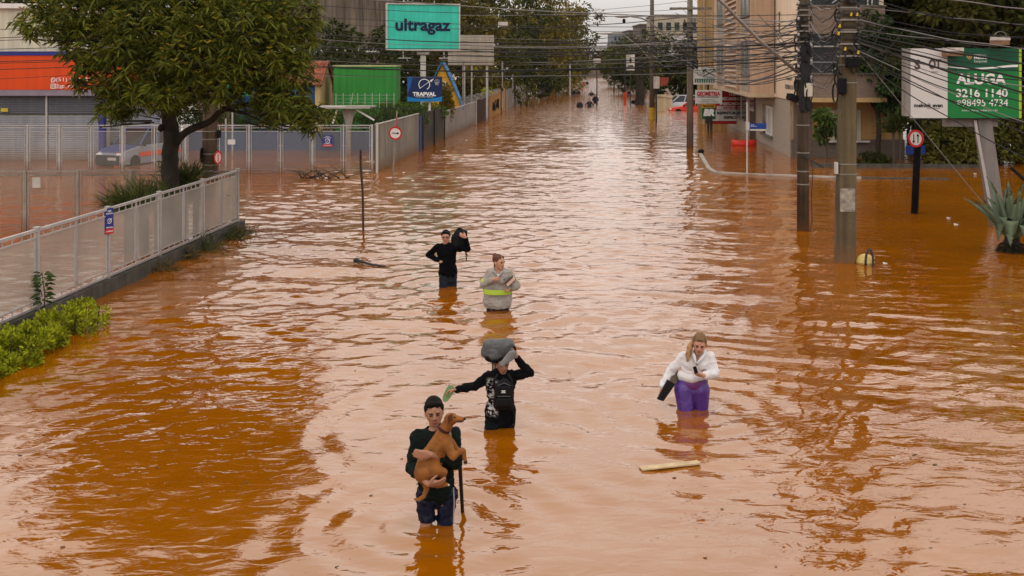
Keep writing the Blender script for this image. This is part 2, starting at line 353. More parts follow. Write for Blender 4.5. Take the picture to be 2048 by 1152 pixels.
# ------------------------------------------------------------------ left: fences
FX = lambda Y: -7.3 + SL * (Y - 29.44)
def fence_near():
    t = thing("metal_fence", "white metal fence with perforated sheets on a dark plinth beside the leaning hedge", "fence", (FX(20), 20, 0))
    pY = [12.6, 13.88, 15.16, 16.44, 17.72, 19.0, 20.4, 21.7, 23.0, 24.2, 25.57, 26.8, 28.1, 29.3]
    m = MB(); a = Vector((FX(12.4), 12.4, .02)); b = Vector((FX(29.6), 29.6, .02)); m.bar(a, b, .11, .24); m.build("plinth", DCONC, t)
    m = MB(); m.bar((FX(12.4), 12.4, 1.63), (FX(29.4), 29.4, 1.63), .028, .024); m.build("top_rail", GALV, t)
    m = MB(); m.bar((FX(12.4), 12.4, .31), (FX(29.4), 29.4, .31), .04, .018); m.build("bottom_rail", GALV, t)
    for i, y in enumerate(pY):
        x = FX(y); thick = i % 2 == 1
        m = MB(); hw = .036 if thick else .016
        m.box((x, y, .95), (hw, hw, .71), RYAW)
        if thick: m.box((x, y, 1.675), (.05, .05, .012), RYAW)
        m.build("post", GALV, t)
    for y0, y1 in zip(pY[:-1], pY[1:]):
        a, b = y0 + .05, y1 - .05; m = MB()
        for z, hh in ((1.50, .012), (.40, .012)): m.bar((FX(a), a, z), (FX(b), b, z), .012, hh)
        for yy in (a, b): m.bar((FX(yy), yy, .40), (FX(yy), yy, 1.50), .011)
        for k in range(4):
            yy = a + (b - a) * (k + .5) / 4
            m.bar((FX(yy), yy, 1.512), (FX(yy), yy, 1.606), .009); m.bar((FX(yy), yy, .33), (FX(yy), yy, .388), .009)
        p = m.build("panel_frame", GALV, t)
        m = MB(); n = 6; off = random.uniform(-.012, .012)
        vs = []
        for i in range(n + 1):
            yy = a + .015 + (b - a - .03) * i / n; bul = off * math.sin(math.pi * i / n)
            vs += [(FX(yy) + bul, yy, .412), (FX(yy) + bul * 1.5, yy, .95), (FX(yy) + bul, yy, 1.488)]
        m.add(vs, [(3 * i + k, 3 * i + 3 + k, 3 * i + 4 + k, 3 * i + 1 + k) for i in range(n) for k in (0, 1)])
        m.build("mesh_sheet", MESHN, p)
    return t
fence_near()
def panel_fence(name, label, X0, X1, Y, posts, ztop, zr, gm, mm, pair, yaw=0):
    t = thing(name, label, "fence", ((X0 + X1) / 2, Y, 0))
    m = MB(); m.bar((X0, Y, ztop - .02), (X1, Y, ztop - .02), .025, .022); m.build("top_rail", gm, t)
    for i, x in enumerate(posts):
        m = MB(); hw = .045 if i % 2 else .03
        m.box((x, Y, ztop / 2 - .1), (hw, .035, ztop / 2 + .12)); m.build("post", gm, t)
    for a, b in zip(posts[:-1], posts[1:]):
        m = MB(); a2, b2 = a + .1, b - .1
        for x in (a2, b2): m.box((x, Y, ztop / 2 - .1), (.014, .014, ztop / 2 + .05))
        for z in (ztop - .12, zr, .12): m.box(((a2 + b2) / 2, Y, z), ((b2 - a2) / 2, .012, .013))
        for z in (.5, 1.1):
            m.box((a + .065, Y, z), (.035, .01, .012)); m.box((b - .065, Y, z), (.035, .01, .012))
        p = m.build("panel_frame", gm, t)
        m = MB(); m.add([(a2 + .02, Y + .006, -.1), (b2 - .02, Y + .006, -.1), (b2 - .02, Y + .006, zr - .01), (a2 + .02, Y + .006, zr - .01)], [(0, 1, 2, 3)])
        m.build("mesh_sheet", mm, p)
    return t
fp = [-6, 55, 119, 182, 245, 309, 371, 434, 498, 561, 625, 687, 744]
panel_fence("metal_fence", "pale metal fence with paired posts in front of the shop shutters and blue wall", W(-60, 0, 44.9).x, W(746, 0, 44.9).x, 44.9,
            [W(-68, 0, 44.9).x] + [W(p, 0, 44.9).x for p in fp], 1.94, 1.68, GALV, MESHF, True)
bp_ = [-270, -160, -55, 50, 156, 262, 368, 474]
panel_fence("metal_fence", "brownish stained fence of wide open wire panels behind the round corner tree trunk's grasses", W(-270, 0, 29.55).x, -7.36, 29.55,
            [W(p, 0, 29.55).x for p in bp_[:-1]] + [-7.4], 1.60, 1.50, GALVB, MESHB, False)

# solid sheet fence along the road
LX = lambda Y: -5.6 + SL * (Y - 44.9)
def sheet_fence(label, Y0, Y1, z0, z1, m_, step, cap=None, posts=None, name="sheet_fence", org=None):
    t = thing(name, label, "fence", (LX(Y0), Y0, 0)); n = max(2, int((Y1 - Y0) / step)); st = (Y1 - Y0) / n
    for i in range(n):
        a = Y0 + i * st + .012; b = Y0 + (i + 1) * st - .012; zz = z0 + (z1 - z0) * (i + .5) / n + random.uniform(-.015, .015); k = 8
        pts = []; off = random.uniform(-.01, .01)
        for j in range(k + 1):
            yy = a + (b - a) * j / k; o = .018 * (j % 2) + off; pts.append(Vector((LX(yy) + o, yy, 0)))
        vs = []
        for p in pts: vs += [p + Vector((0, 0, -.4)), p + Vector((0, 0, zz)), p + Vector((-.03, 0, zz)), p + Vector((-.03, 0, -.4))]
        fs = []
        for j in range(k):
            for q in range(4): fs.append((j * 4 + q, j * 4 + (q + 1) % 4, j * 4 + 4 + (q + 1) % 4, j * 4 + 4 + q))
        fs += [(0, 1, 2, 3), (k * 4 + 3, k * 4 + 2, k * 4 + 1, k * 4)]
        mm = MB(); mm.add(vs, fs); mm.build("sheet", m_, t)
    if cap:
        mm = MB(); mm.bar((LX(Y0) + .0, Y0, z0 + .03), (LX(Y1) + .0, Y1, z1 + .03), .035, .02); mm.build("cap_rail", cap, t)
    for y in posts or []:
        mm = MB(); mm.box((LX(y) + .07, y, z0 / 2), (.045, .045, z0 / 2 + .1), RYAW); mm.build("post", cap or m_, t)
    return t
SH1 = mat("grey_sheet_metal", (.27, .245, .205), .6, .12, 1.2, streak=.3, dirt=.4, island=.06)
SH2 = mat("dark_gate_sheet", (.085, .08, .072), .6, .2, 1.2, streak=.4, dirt=.3)
SH3 = mat("light_grey_sheet", (.33, .31, .28), .6, .12, 1.2, streak=.3, dirt=.4)
SH4 = mat("maroon_brown_sheet", (.065, .022, .016), .7, .2, 1.2, streak=.4)
SH5 = mat("ochre_yellow_sheet", (.40, .20, .045), .7, .15, 1.0, streak=.45)
sheet_fence("long grey corrugated sheet fence receding from the white corner post by the arrow sign", 45.0, 55.3, 1.92, 1.88, SH1, .82, WHITED, [45.0])
sheet_fence("dark grey double gate of battered sheets past the narrow blue panel", 56.2, 63.6, 1.86, 1.80, SH2, .75, DARKM, [56.2, 60, 63.6], "sheet_gate")
sheet_fence("light grey corrugated fence between the dark gate and the maroon fence", 63.9, 79, 1.58, 1.60, SH3, 1.5, WHITED, [79.0])
sheet_fence("maroon brown board fence below the coiled wire", 79.3, 88, 1.72, 1.85, SH4, .95)
sheet_fence("ochre yellow board fence with dark graffiti beyond the maroon one", 88.3, 102, 1.95, 2.15, SH5, 1.3)
sheet_fence("far pale grey fence where the trees come down to the water", 102.5, 128, 1.9, 1.8, mat("pale_far_wall", (.22, .19, .16), .8, .2, .6, streak=.4), 3.2)
m = MB(); m.box((LX(55.7) + .02, 55.75, .8), (.03, .32, .95), RYAW)
tag(m.build("blue_panel", mat("deep_blue_panel", (.02, .05, .16), .5), org=(LX(55.7), 55.75, 0)), "narrow deep blue upright panel between grey fence and dark gate", "panel")
t = thing("graffiti", "black spray painted scrawl on the ochre yellow board fence", "graffiti", (LX(92), 92, 1))
m = MB(); random.seed(3)
for k in range(5):
    y = 90.5 + k * 1.1; pts = [(LX(y + j * .12) + .055, y + j * .12 + random.uniform(-.3, .3), .7 + random.uniform(-.35, .6)) for j in range(7)]; m.tube(pts, .035, 5)
m.build("paint_stroke", BLACK, t)
# coiled wire over the maroon and grey fences
m = MB(); pts = []
for i in range(420):
    y = 72 + i * .058; a = i * .7; pts.append((LX(y) + .22 * math.cos(a), y, 1.93 + .22 * math.sin(a) + .05 * math.sin(i * .1)))
m.tube(pts, .014, 4); tag(m.build("razor_wire", STEEL, org=(LX(84), 84, 1.7)), "coiled razor wire running on top of the maroon board fence", "wire")
for k, (px, y0, y1, d, r) in enumerate([(926, 122, 210, 76, .07), (943, 128, 208, 80, .055), (1004, 124, 186, 98, .08), (1025, 150, 190, 110, .07), (1032, 166, 200, 112, .06), (896, 176, 222, 66.5, .03), (1072, 160, 192, 143, .1), (1079, 158, 190, 150, .12)]):
    a = W(px, y0, d); m = MB(); m.tube([(a.x, d, -.3), (a.x + .02, d, a.z)], r, 8); m.ell((a.x + .02, d, a.z), (r * 1.3, r * 1.3, r * .8), nu=8, nv=5)
    lab = ["slim grey pole left of the ribbed white board's legs", "thin grey pole under the ribbed white board", "tall pale pole rising behind the ochre fence", "shorter pale pole just past the ochre fence", "thin leaning pale pole farther along the far fence", "short pole with insulators by the yellow shrub", "far pale post at the waterline under the trees", "stout white post beside the blue street banner"][k]
    tag(m.build("thin_pole", [GALVB, GALV, GALV, GALV, GALV, GALVB, WHITED, WHITED][k], org=(a.x, d, 0)), lab, "pole")
m = MB(); a = W(1086, 168, 150); m.box(a, (.75, .06, 1.05)); tag(m.build("banner", mat("faded_blue_banner", (.05, .08, .16), .7, .3, 1), org=a), "faded blue street banner with pale mark under the left trees", "banner")

# ------------------------------------------------------------------ left: shop with roller shutters
def slatwall(mb, x0, x1, y, z0, z1, pitch, depth):
    n = int((z1 - z0) / pitch); vs = []; fs = []
    for i in range(n + 1):
        z = z0 + i * pitch; vs += [(x0, y, z), (x1, y, z), (x0, y - depth, z + pitch * .55), (x1, y - depth, z + pitch * .55)]
    for i in range(n):
        b = 4 * i; fs += [(b, b + 1, b + 3, b + 2), (b + 2, b + 3, b + 5, b + 4)]
    mb.add(vs, fs)
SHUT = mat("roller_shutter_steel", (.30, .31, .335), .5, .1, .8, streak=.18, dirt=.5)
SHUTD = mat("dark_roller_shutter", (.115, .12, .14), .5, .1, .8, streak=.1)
def shop():
    t = thing("shop_building", "cream shop with a wide orange signboard over grey roller shutters", "shop", (W(0, 0, 50).x, 50, 0))
    x0, x1, x2 = W(-420, 0, 50).x, W(205, 0, 50).x, W(330, 0, 51).x
    CRE = mat("cream_render", (.60, .565, .44), .8, .06, .8, streak=.18)
    m = MB(); m.box(((x0 + x1) / 2, 56, 5.1), ((x1 - x0) / 2, 5.75, 1.9)); m.box(((x0 + x1) / 2, 56.2, 1.5), ((x1 - x0) / 2 - .05, 5.7, 1.75)); m.build("wall", CRE, t)
    m = MB(); m.box(((x1 + x2) / 2 + .1, 52.0, 2.3), ((x2 - x1) / 2, .6, 2.6)); m.build("side_wing", CRE, t)
    m = MB(); m.box(((x0 + x1) / 2, 50.4, 7.06), ((x1 - x0) / 2 + .1, .35, .11)); m.build("parapet", WHITE, t)
    m = MB(); m.box(((x0 + x2) / 2, 50.18, 4.90), ((x2 - x0) / 2 - .1, .16, .09)); m.build("blue_trim", BLUE, t)
    m = MB(); m.box(((x0 + x2) / 2 - .15, 50.2, 4.02), ((x2 - x0) / 2 - .25, .14, .78)); m.build("signboard", ORANGE, t)
    m = MB(); m.box(((x0 + x1) / 2, 50.25, 3.1), ((x1 - x0) / 2, .18, .13)); m.build("lintel", mat("lilac_grey_lintel", (.25, .21, .26), .7), t)
    for k, (a, b, dz) in enumerate([(-300, -115, 0), (-108, 92, 0), (97, 198, 0), (212, 322, .3)]):
        yy = 50.35 if k < 3 else 51.1
        xa, xb = W(a, 0, yy).x, W(b, 0, yy).x
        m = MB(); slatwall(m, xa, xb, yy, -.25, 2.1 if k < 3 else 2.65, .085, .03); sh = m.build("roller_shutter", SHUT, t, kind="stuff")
        if k < 3: m = MB(); slatwall(m, xa, xb, yy, 2.12, 2.97, .085, .03); m.build("upper_slats", SHUTD, t, kind="stuff")  # upper slats of the same shutter in a darker colour
        m = MB(); m.box((xb + .04, yy - .02, 1.35), (.045, .05, 1.6)); m.build("shutter_guide", GALV, t)
    m = MB(); m.box((W(203.5, 0, 50).x, 50.1, 1.4), (.11, .2, 1.7)); m.build("blue_pillar", BLUE, t)
    m = MB(); m.box((W(206, 0, 50).x + 1.6, 50.9, 2.95), (1.5, .2, .25)); m.build("hood_beam", mat("lilac_grey_lintel", (.25, .21, .26)), t)
    tx = mat("white_lettering", (.8, .8, .78), .5, .02)
    text("(51) 993130", W(141, 160, 50) + Vector((.15, -.01, 0)), 1.62, tx, t, height=.22)
    text("@gp_rod", W(131, 172, 50) + Vector((-.02, -.01, -.01)), 1.0, tx, t, height=.22)
    a = W(106.5, 160, 50.04); m = MB(); m.ring(a, .075, .105, (0, 1, 0), .02); m.bar(a + Vector((-.04, 0, .03)), a + Vector((.04, 0, -.04)), .012)
    m.prism([a + Vector((-.10, 0, -.12)), a + Vector((-.02, 0, -.09)), a + Vector((-.09, 0, -.02))], (0, .01, 0)); m.build("chat_symbol", tx, t)
    a = W(106.5, 172.5, 50.04); m = MB(); s = .10
    for q in (((-s, -s), (s, -s)), ((s, -s), (s, s)), ((s, s), (-s, s)), ((-s, s), (-s, -s))):
        m.bar(a + Vector((q[0][0], 0, q[0][1])), a + Vector((q[1][0], 0, q[1][1])), .014)
    m.ring(a, .035, .055, (0, 1, 0), .02, 16); m.disc(a + Vector((.06, 0, .06)), .014, (0, 1, 0), .02, 8); m.build("photo_symbol", tx, t)
    m = MB(); m.box(W(9, 220, 50.2), (.16, .02, .08)); m.build("padlock_box", mat("yellow_plate", (.55, .42, .05)), t)
shop()
# neighbour tall blank concrete block
def block(name, label, cat, px0, px1, ytop, d, depth, m_, z0=-.3, extra=None, org=None):
    a, b = W(px0, ytop, d), W(px1, ytop, d); t = thing(name, label, cat, ((a.x + b.x) / 2, d, 0))
    m = MB(); m.box(((a.x + b.x) / 2, d + depth / 2, (a.z + z0) / 2), ((b.x - a.x) / 2, depth / 2, (a.z - z0) / 2)); m.build("wall", m_, t); return t
STAIN = mat("stained_blank_concrete", (.155, .125, .095), .95, .25, .35, streak=.55)
t = thing("warehouse", "tall stained blank concrete warehouse wall behind the teal billboard", "building", (-15, 88, 0))
m = MB(); m.box((-17.6, 92.5, 9.6), (8.0, 4, 4.2)); m.build("wall", STAIN, t)
m = MB(); m.box((-17.6, 92.8, 2.5), (7.9, 4, 2.9)); m.build("lower_wall", brickmat("buff_brick", (.22, .15, .10), (.17, .115, .08), (.2, .17, .14), .5, .16), t)
m = MB()
for k in range(7): m.box((-24.4 + k * 2.16, 88.42, 5.42), (1.0, .06, .17))
m.build("white_band", WHITE, t)
m = MB(); m.box((-9.75, 93.2, 9.65), (.16, 3.2, 4.3)); m.build("brick_edge", mat("red_brown_edge", (.16, .055, .03)), t)
for k in range(5): m = MB(); m.box((-23.5 + k * 3.2, 88.44, 9.5), (.035, .05, 4.1)); m.build("pilaster_joint", STAIN, t)
# cream block at the upper left corner
block("apartment_block", "pale yellow tower standing behind the shop roof corner", "building", -300, 62, -60, 75, 8, mat("pale_yellow_render", (.5, .44, .34), .8, .1, 1, streak=.2))
# blue garden wall, railings, hedge
t = thing("garden_wall", "low blue garden wall topped by dark railings behind the pale fence", "wall", (-11, 56, 0))
m = MB(); m.box((-12.0, 56.1, .38), (7.2, .1, .6)); m.build("wall", mat("slate_blue_paint", (.06, .105, .20), .7, .1, .8, streak=.15), t)
m = MB(); m.box((-12.0, 56.06, 2.15), (7.2, .03, .02)); m.box((-12.0, 56.06, 1.15), (7.2, .03, .02)); m.build("rail", DARKM, t)
for k in range(72): m = MB(); m.box((-19.1 + k * .2, 56.06, 1.6), (.012, .012, .62)); m.build("bar", DARKM, t) if k == 0 else None
bar0 = [o for o in COL.objects if o.name.startswith("bar")][0]
for k in range(1, 72):
    c = bar0.copy(); COL.objects.link(c); c.parent = t; c.location = (k * .2, 0, 0)

# tiled-roof play house, green board, blue A-frame
t = thing("small_house", "small yellow gabled house with red tiled roof beside the green wall", "house", (W(650, 0, 61).x, 61, 0))
gx = W(641, 0, 61).x; xl = gx - 4.5; ze, zr = 3.3, 4.45
YEL = mat("pale_yellow_wall", (.56, .40, .18), .8, .1, 1, streak=.2)
m = MB(); m.prism([(gx, 61, -.3), (gx, 65, -.3), (gx, 65, ze), (gx, 63, zr), (gx, 61, ze)], (-.3, 0, 0)); m.build("gable_wall", YEL, t)
m = MB(); m.box(((xl + gx) / 2 - .3, 61.2, 1.5), ((gx - xl) / 2, .2, 1.78)); m.build("side_wall", mat("petrol_blue_wall", (.015, .075, .16), .7, .1, 1), t)
TILE = mat("terracotta_tile", (.33, .10, .055), .85, .2, 2, island=.35)
m = MB(); nr, nc = 12, 34
for i in range(nr):
    for j in range(nc):
        f0 = i / nr; f1 = (i + 1.15) / nr; x = xl + (gx - xl + .1) * (j + .5) / nc; hw = (gx - xl) / nc / 2
        p0 = Vector((x, 60.8 + 2.2 * f0, ze - .1 + (zr - ze + .15) * f0)); p1 = Vector((x, 60.8 + 2.2 * f1, ze - .1 + (zr - ze + .15) * f1)); j0 = random.uniform(0, .02)
        m.add([p0 + Vector((-hw, 0, .02)), p0 + Vector((0, 0, .08 + j0)), p0 + Vector((hw, 0, .02)), p1 + Vector((-hw, 0, 0)), p1 + Vector((0, 0, .05)), p1 + Vector((hw, 0, 0))], [(0, 1, 4, 3), (1, 2, 5, 4), (0, 2, 1)])
m.build("roof", TILE, t, kind="stuff")
m = MB(); m.prism([(xl, 63.0, zr), (gx + .05, 63, zr), (gx + .05, 65.2, ze - .1), (xl, 65.2, ze - .1)], (0, 0, .06)); m.build("roof_back", TILE, t)
m = MB(); m.bar((gx + .06, 60.75, ze - .12), (gx + .06, 63, zr + .08), .06, .07); m.bar((gx + .06, 65.3, ze - .12), (gx + .06, 63, zr + .08), .06, .07); m.build("verge", mat("brick_red_trim", (.22, .06, .035)), t)
t = thing("green_wall", "bright green rendered wall with pale coping left of the blue sign", "wall", (W(728, 0, 62).x, 62, 0))
a, b = W(667, 133, 62), W(792, 215, 62)
m = MB(); m.box(((a.x + b.x) / 2, 63.2, (a.z - .3) / 2), ((b.x - a.x) / 2, 1.2, (a.z + .3) / 2)); m.build("wall", mat("bright_green_render", (.035, .25, .04), .7, .08, .9, streak=.2), t)
m = MB(); m.box(((a.x + b.x) / 2, 63.2, a.z + .03), ((b.x - a.x) / 2 + .05, 1.25, .035)); m.build("coping", mat("pale_green_coping", (.40, .45, .2)), t)
t2 = thing("electric_fence", "row of little posts with wires above the hedge before the green wall", "fence", (W(728, 0, 58).x, 58, 2))
for k in range(9):
    x = W(672 + k * 14.5, 0, 58).x; m = MB(); m.bar((x, 58, 2.1), (x + (.12 if k == 2 else 0), 58, 2.85), .014)
    for j in range(4): m.ell((x, 57.97, 2.3 + j * .15), (.025, .02, .03), nu=6, nv=4)
    m.build("post", GALV, t2)
for z in (2.35, 2.55, 2.75): m = MB(); m.bar((W(670, 0, 58).x, 57.96, z), (W(790, 0, 58).x, 57.96, z), .006); m.build("wire", GALV, t2)
t = thing("a_frame_house", "yellow playhouse with steep bright blue roof right of the blue sign", "house", (-4.3, 72, 0))
ap = Vector((W(884, 0, 72).x, 72, H - 4 / 30.5 * 1)); ap.z = 4.42; hb = 1.25; zb = .2
m = MB(); m.prism([(ap.x - hb, 72.1, zb - .5), (ap.x + hb, 72.1, zb - .5), (ap.x + hb, 72.1, 1.6), (ap.x + .03, 72.1, ap.z - .15), (ap.x - .03, 72.1, ap.z - .15), (ap.x - hb, 72.1, 1.6)], (0, 2.4, 0)); m.build("wall", mat("strong_yellow_wall", (.62, .33, .03), .7, .1, 1), t)
BL = mat("bright_blue_roof", (.04, .19, .42), .6, .15, 1, streak=.2)
for s in (-1, 1):
    n = 5
    for k in range(n):
        f0, f1 = k / n, (k + 1) / n - .01
        p = lambda f: Vector((ap.x + s * (hb + .12) * f ** .9, 0, ap.z - (ap.z - 1.3) * f))
        a, b = p(f0), p(f1); m = MB(); q = Vector((s * .06, 0, .04))
        m.prism([(a.x, 71.9, a.z), (a.x, 74.7, a.z), (b.x, 74.7, b.z), (b.x, 71.9, b.z)], q); m.build("roof_panel", BL, t)
m = MB(); a = W(887, 170, 71.97); m.box(a, (.15, .03, .24)); wf = m.build("window", WHITE, t)
m = MB()
for zz in (.11, -.11): m.box(a + Vector((0, -.035, zz)), (.085, .01, .075))
m.build("pane", GLASSD, wf)
# white canopy shelter
t = thing("canopy", "flat white canopy on tapered post with slanting struts by the fence corner", "canopy", (W(697, 0, 53).x, 53, 0))
CW = mat("canopy_white", (.34, .31, .26), .6, .1, 2, streak=.15)
m = MB(); m.box((W(662, 0, 53).x, 53.8, 2.3), (1.9, 1.2, .035)); m.build("roof_slab", CW, t)
m = MB(); m.box((W(722, 0, 53).x, 53.0, 2.37), (.75, .05, .02)); m.build("gutter", CW, t)
x = W(697, 0, 53).x
m = MB(); m.prism([(x - .32, 53, 2.2), (x + .32, 53, 2.2), (x + .10, 53, 1.3), (x + .09, 53, -.3), (x - .09, 53, -.3), (x - .10, 53, 1.3)], (0, .12, 0)); m.build("post", GALVB, t)
for a, b in (((x + .4, 2.2), (x + 1.25, 1.7)), ((x - .55, 2.2), (x - .75, 1.55))):
    m = MB(); m.bar((a[0], 52.95, a[1]), (b[0], 52.95, b[1]), .04); m.build("strut", WHITE, t)
# teal sign on white post behind the tree
t = thing("teal_sign", "teal rounded sign on a white post glimpsed through the tree's lower boughs", "sign", (W(472, 0, 52).x, 52, 0))
m = MB(); a = W(472, 180, 52); m.box(a, (.62, .05, .30)); m.build("board", mat("teal_panel", (.02, .50, .36)), t, bevel=.05)
m = MB(); m.box((a.x - .2, 52.12, 1.5), (.035, .03, 1.9)); m.build("post", GALV, t)

# ------------------------------------------------------------------ signs on the left
def billboard_teal():
    c = W(847, 54, 64); t = thing("billboard", "teal billboard with navy lower case lettering on a white pole", "billboard", (c.x, 64, 0)); yaw = R(14)
    M = Matrix.Rotation(yaw, 3, 'Z')
    q = lambda u, v, z: (c.x + (M @ Vector((u, v, 0))).x, c.y + (M @ Vector((u, v, 0))).y, z)
    hw, hh = 2.1, 1.31
    m = MB(); m.box(q(0, .15, c.z), (hw, .12, hh), yaw); m.build("board", mat("teal_print", (.045, .56, .42), .45, .10, 1.2, streak=.12), t)
    m = MB()
    for z in (c.z + hh + .03, c.z - hh - .03): m.box(q(0, .13, z), (hw + .07, .17, .035), yaw)
    for u in (-hw - .035, hw + .035): m.box(q(u, .13, c.z), (.035, .17, hh - .0), yaw)
    m.build("frame", WHITED, t)
    text("ultragaz", q(-.02, .0, c.z + .02), 3.25, mat("navy_lettering", (.008, .010, .06), .6), t, yaw, height=.93, bold=.03)
    m = MB(); m.box((c.x - .05, 64.4, 2.3), (.15, .13, 2.85)); m.build("pole", WHITED, t)
    m = MB(); m.box((c.x - .05, 64.3, c.z - hh - .18), (.35, .1, .1)); m.build("pole_head", WHITED, t)
    for u in (-1.2, 1.2):
        m = MB(); m.bar(q(u, 0, c.z - hh), q(u, -.1, c.z - hh - .5), .02); m.bar(q(u - .3, -.1, c.z - hh - .5), q(u + .45, -.1, c.z - hh - .5), .025); m.build("lamp_bracket", GALV, t)
billboard_teal()
def ribbed_board():
    a, b = W(896, 70, 80), W(988, 131, 80); t = thing("billboard", "blank cream billboard of horizontal ribs partly behind the teal one", "billboard", ((a.x + b.x) / 2, 80, 0))
    n = 12; h = (a.z - b.z) / n; mm = mat("cream_rib", (.50, .46, .38), .6, .08, 1, streak=.15)
    for k in range(n):
        m = MB(); z = b.z + (k + .5) * h; m.prism([(a.x, 80, z - h * .46), (a.x, 79.95, z + h * .46), (a.x, 80.06, z + h * .46), (a.x, 80.06, z - h * .46)], (b.x - a.x, 0, 0)); m.build("slat", mm, t)
    for px in (928, 974): x = W(px, 0, 80).x; m = MB(); m.box((x, 80.2, 2.0), (.08, .08, 2.4)); m.build("leg", GALV, t)
ribbed_board()
def trapval():
    c = W(849.5, 178, 59); t = thing("company_sign", "dark blue company sign with white orbit emblem below the teal billboard", "sign", (c.x, 59, 0))
    hw, hh = .93, .67; NV = mat("navy_print", (.008, .022, .085), .45); AZ = mat("azure_print", (.01, .20, .50), .45)
    m = MB(); m.box(c, (hw, .05, hh)); m.build("board", NV, t)
    y = 58.945; m = MB(); pts = [(c.x - hw, y, c.z - hh), (c.x + hw, y, c.z - hh), (c.x + hw, y, c.z - hh + .27)] + [(c.x + hw - 2 * hw * k / 10, y, c.z - hh + .14 + .13 * (2 * k / 10 - 1) ** 2) for k in range(1, 10)] + [(c.x - hw, y, c.z - hh + .27)]
    m.prism(pts, (0, .004, 0)); m.build("azure_band", AZ, t)
    m = MB(); m.prism([(c.x - hw, y, c.z + hh), (c.x - hw, y, c.z - .3), (c.x - hw + .16, y, c.z + .1), (c.x - hw + .30, y, c.z + hh)], (0, .004, 0)); m.build("azure_swoosh", mat("mid_azure", (.015, .10, .30)), t)
    tx = mat("white_lettering", (.8, .8, .78)); e = Vector((c.x - .02, y - .005, c.z + .24))
    m = MB(); m.ring(e, .27, .31, (0, 1, 0), .006, 28, R(-60), R(220)); m.bar(e + Vector((-.26, 0, -.22)), e + Vector((.42, 0, .26)), .012)
    m.prism([e + Vector((.30, 0, .22)), e + Vector((.52, 0, .33)), e + Vector((.38, 0, .13))], (0, .004, 0)); m.build("orbit_emblem", tx, t)
    text("TRAPVAL", (c.x - .02, y - .006, c.z - .27), 1.24, tx, t, bold=.05, height=.22)
    text("transportes e logistica", (c.x - .02, y - .006, c.z - .42), .95, tx, t)
    for k, s in enumerate(("24 horas", "transportes", "rapidos", "RS")): text(s, (c.x + .66, y - .006, c.z + .52 - k * .085), [.18, .3, .26, .14][k], tx, t)
    m = MB(); m.box((c.x + .25, 59.2, .9), (.06, .06, 1.55)); m.build("post", WHITE, t)
trapval()
def fence_notice(c, yaw, w_, h_, label):
    t = thing("notice", label, "sign", c); M = Matrix.Rotation(yaw, 3, 'Z'); f = M @ Vector((0, -1, 0))
    m = MB(); m.box(c, (w_ / 2, .008, h_ / 2), yaw); m.build("board", BLUE, t)
    m = MB(); m.box(Vector(c) + f * .006 + Vector((0, 0, -h_ * .4)), (w_ / 2, .006, h_ * .1), yaw); m.build("red_band", RED, t)
    tx = mat("white_lettering", (.8, .8, .78))
    m = MB(); m.ring(Vector(c) + f * .013, w_ * .2, w_ * .26, f, .003, 18, 0, 5.2); m.bar(Vector(c) + f * .013 + M @ Vector((-w_ * .22, 0, -w_ * .2)), Vector(c) + f * .013 + M @ Vector((w_ * .3, 0, w_ * .25)), w_ * .02); m.build("orbit_emblem", tx, t)
    for s, z in (("AREA", .40), ("MONITORADA", .30), ("TRAPVAL", -.25), ("24 HORAS", -.40)):
        text(s, Vector(c) + f * .0165 + Vector((0, 0, z * h_)), w_ * (.45 if s == "AREA" else .8), tx, t, yaw, height=h_ * .06, bold=.03)
p = Vector((FX(21.7), 21.7, 1.36)); fence_notice((p.x + .04, p.y - .05, 1.40), R(58), .20, .50, "small navy notice with red band hung on the perforated white fence")
fence_notice(tuple(W(655, 282, 44.82)), 0, .40, .46, "navy notice with red band on the far pale fence before the blue wall")
m = MB(); a = W(463, 284, 44.8); m.box(a, (.15, .01, .10)); tag(m.build("notice", WHITE, org=a), "small white notice on the far fence beside the round concrete pole", "sign")
m = MB(); a = W(148 - 75, 365, 29.45); m.box(a, (.11, .01, .14)); tag(m.build("notice", WHITED, org=a), "faded blank notice on the brownish stained fence panel", "sign")

# post with round arrow sign
def arrow_sign():
    b = G(784, 362); c = W(791, 266, 41.7); t = thing("road_sign", "round red-rimmed sign with black arrow pointing right, under an edge-on red sign", "road sign", (b.x, b.y, 0))
    top = W(794, 222, 41.75); m = MB(); m.tube([(b.x, b.y, -.3), tuple(top)], .028, 8); m.build("post", GALVB, t)
    y = c.y - .06; m = MB(); m.disc((c.x, y, c.z), .25, (0, 1, 0), .012, 32); p = m.build("sign_plate", WHITE, t)
    m = MB(); m.ring((c.x, y - .008, c.z), .195, .252, (0, 1, 0), .008, 36); m.build("red_rim", RED, p)
    m = MB(); m.bar((c.x - .13, y - .012, c.z + .005), (c.x + .08, y - .012, c.z - .005), .004, .014); m.prism([(c.x + .06, y - .015, c.z + .045), (c.x + .15, y - .015, c.z - .005), (c.x + .06, y - .015, c.z - .055)], (0, .006, 0)); m.build("arrow", BLACK, p)
    e = W(793.5, 246, 41.75); m = MB(); m.disc(e, .27, (1, .22, 0), .012, 8); m.build("stop_plate", RED, t, label="edge-on red octagonal plate above the round sign")
arrow_sign()

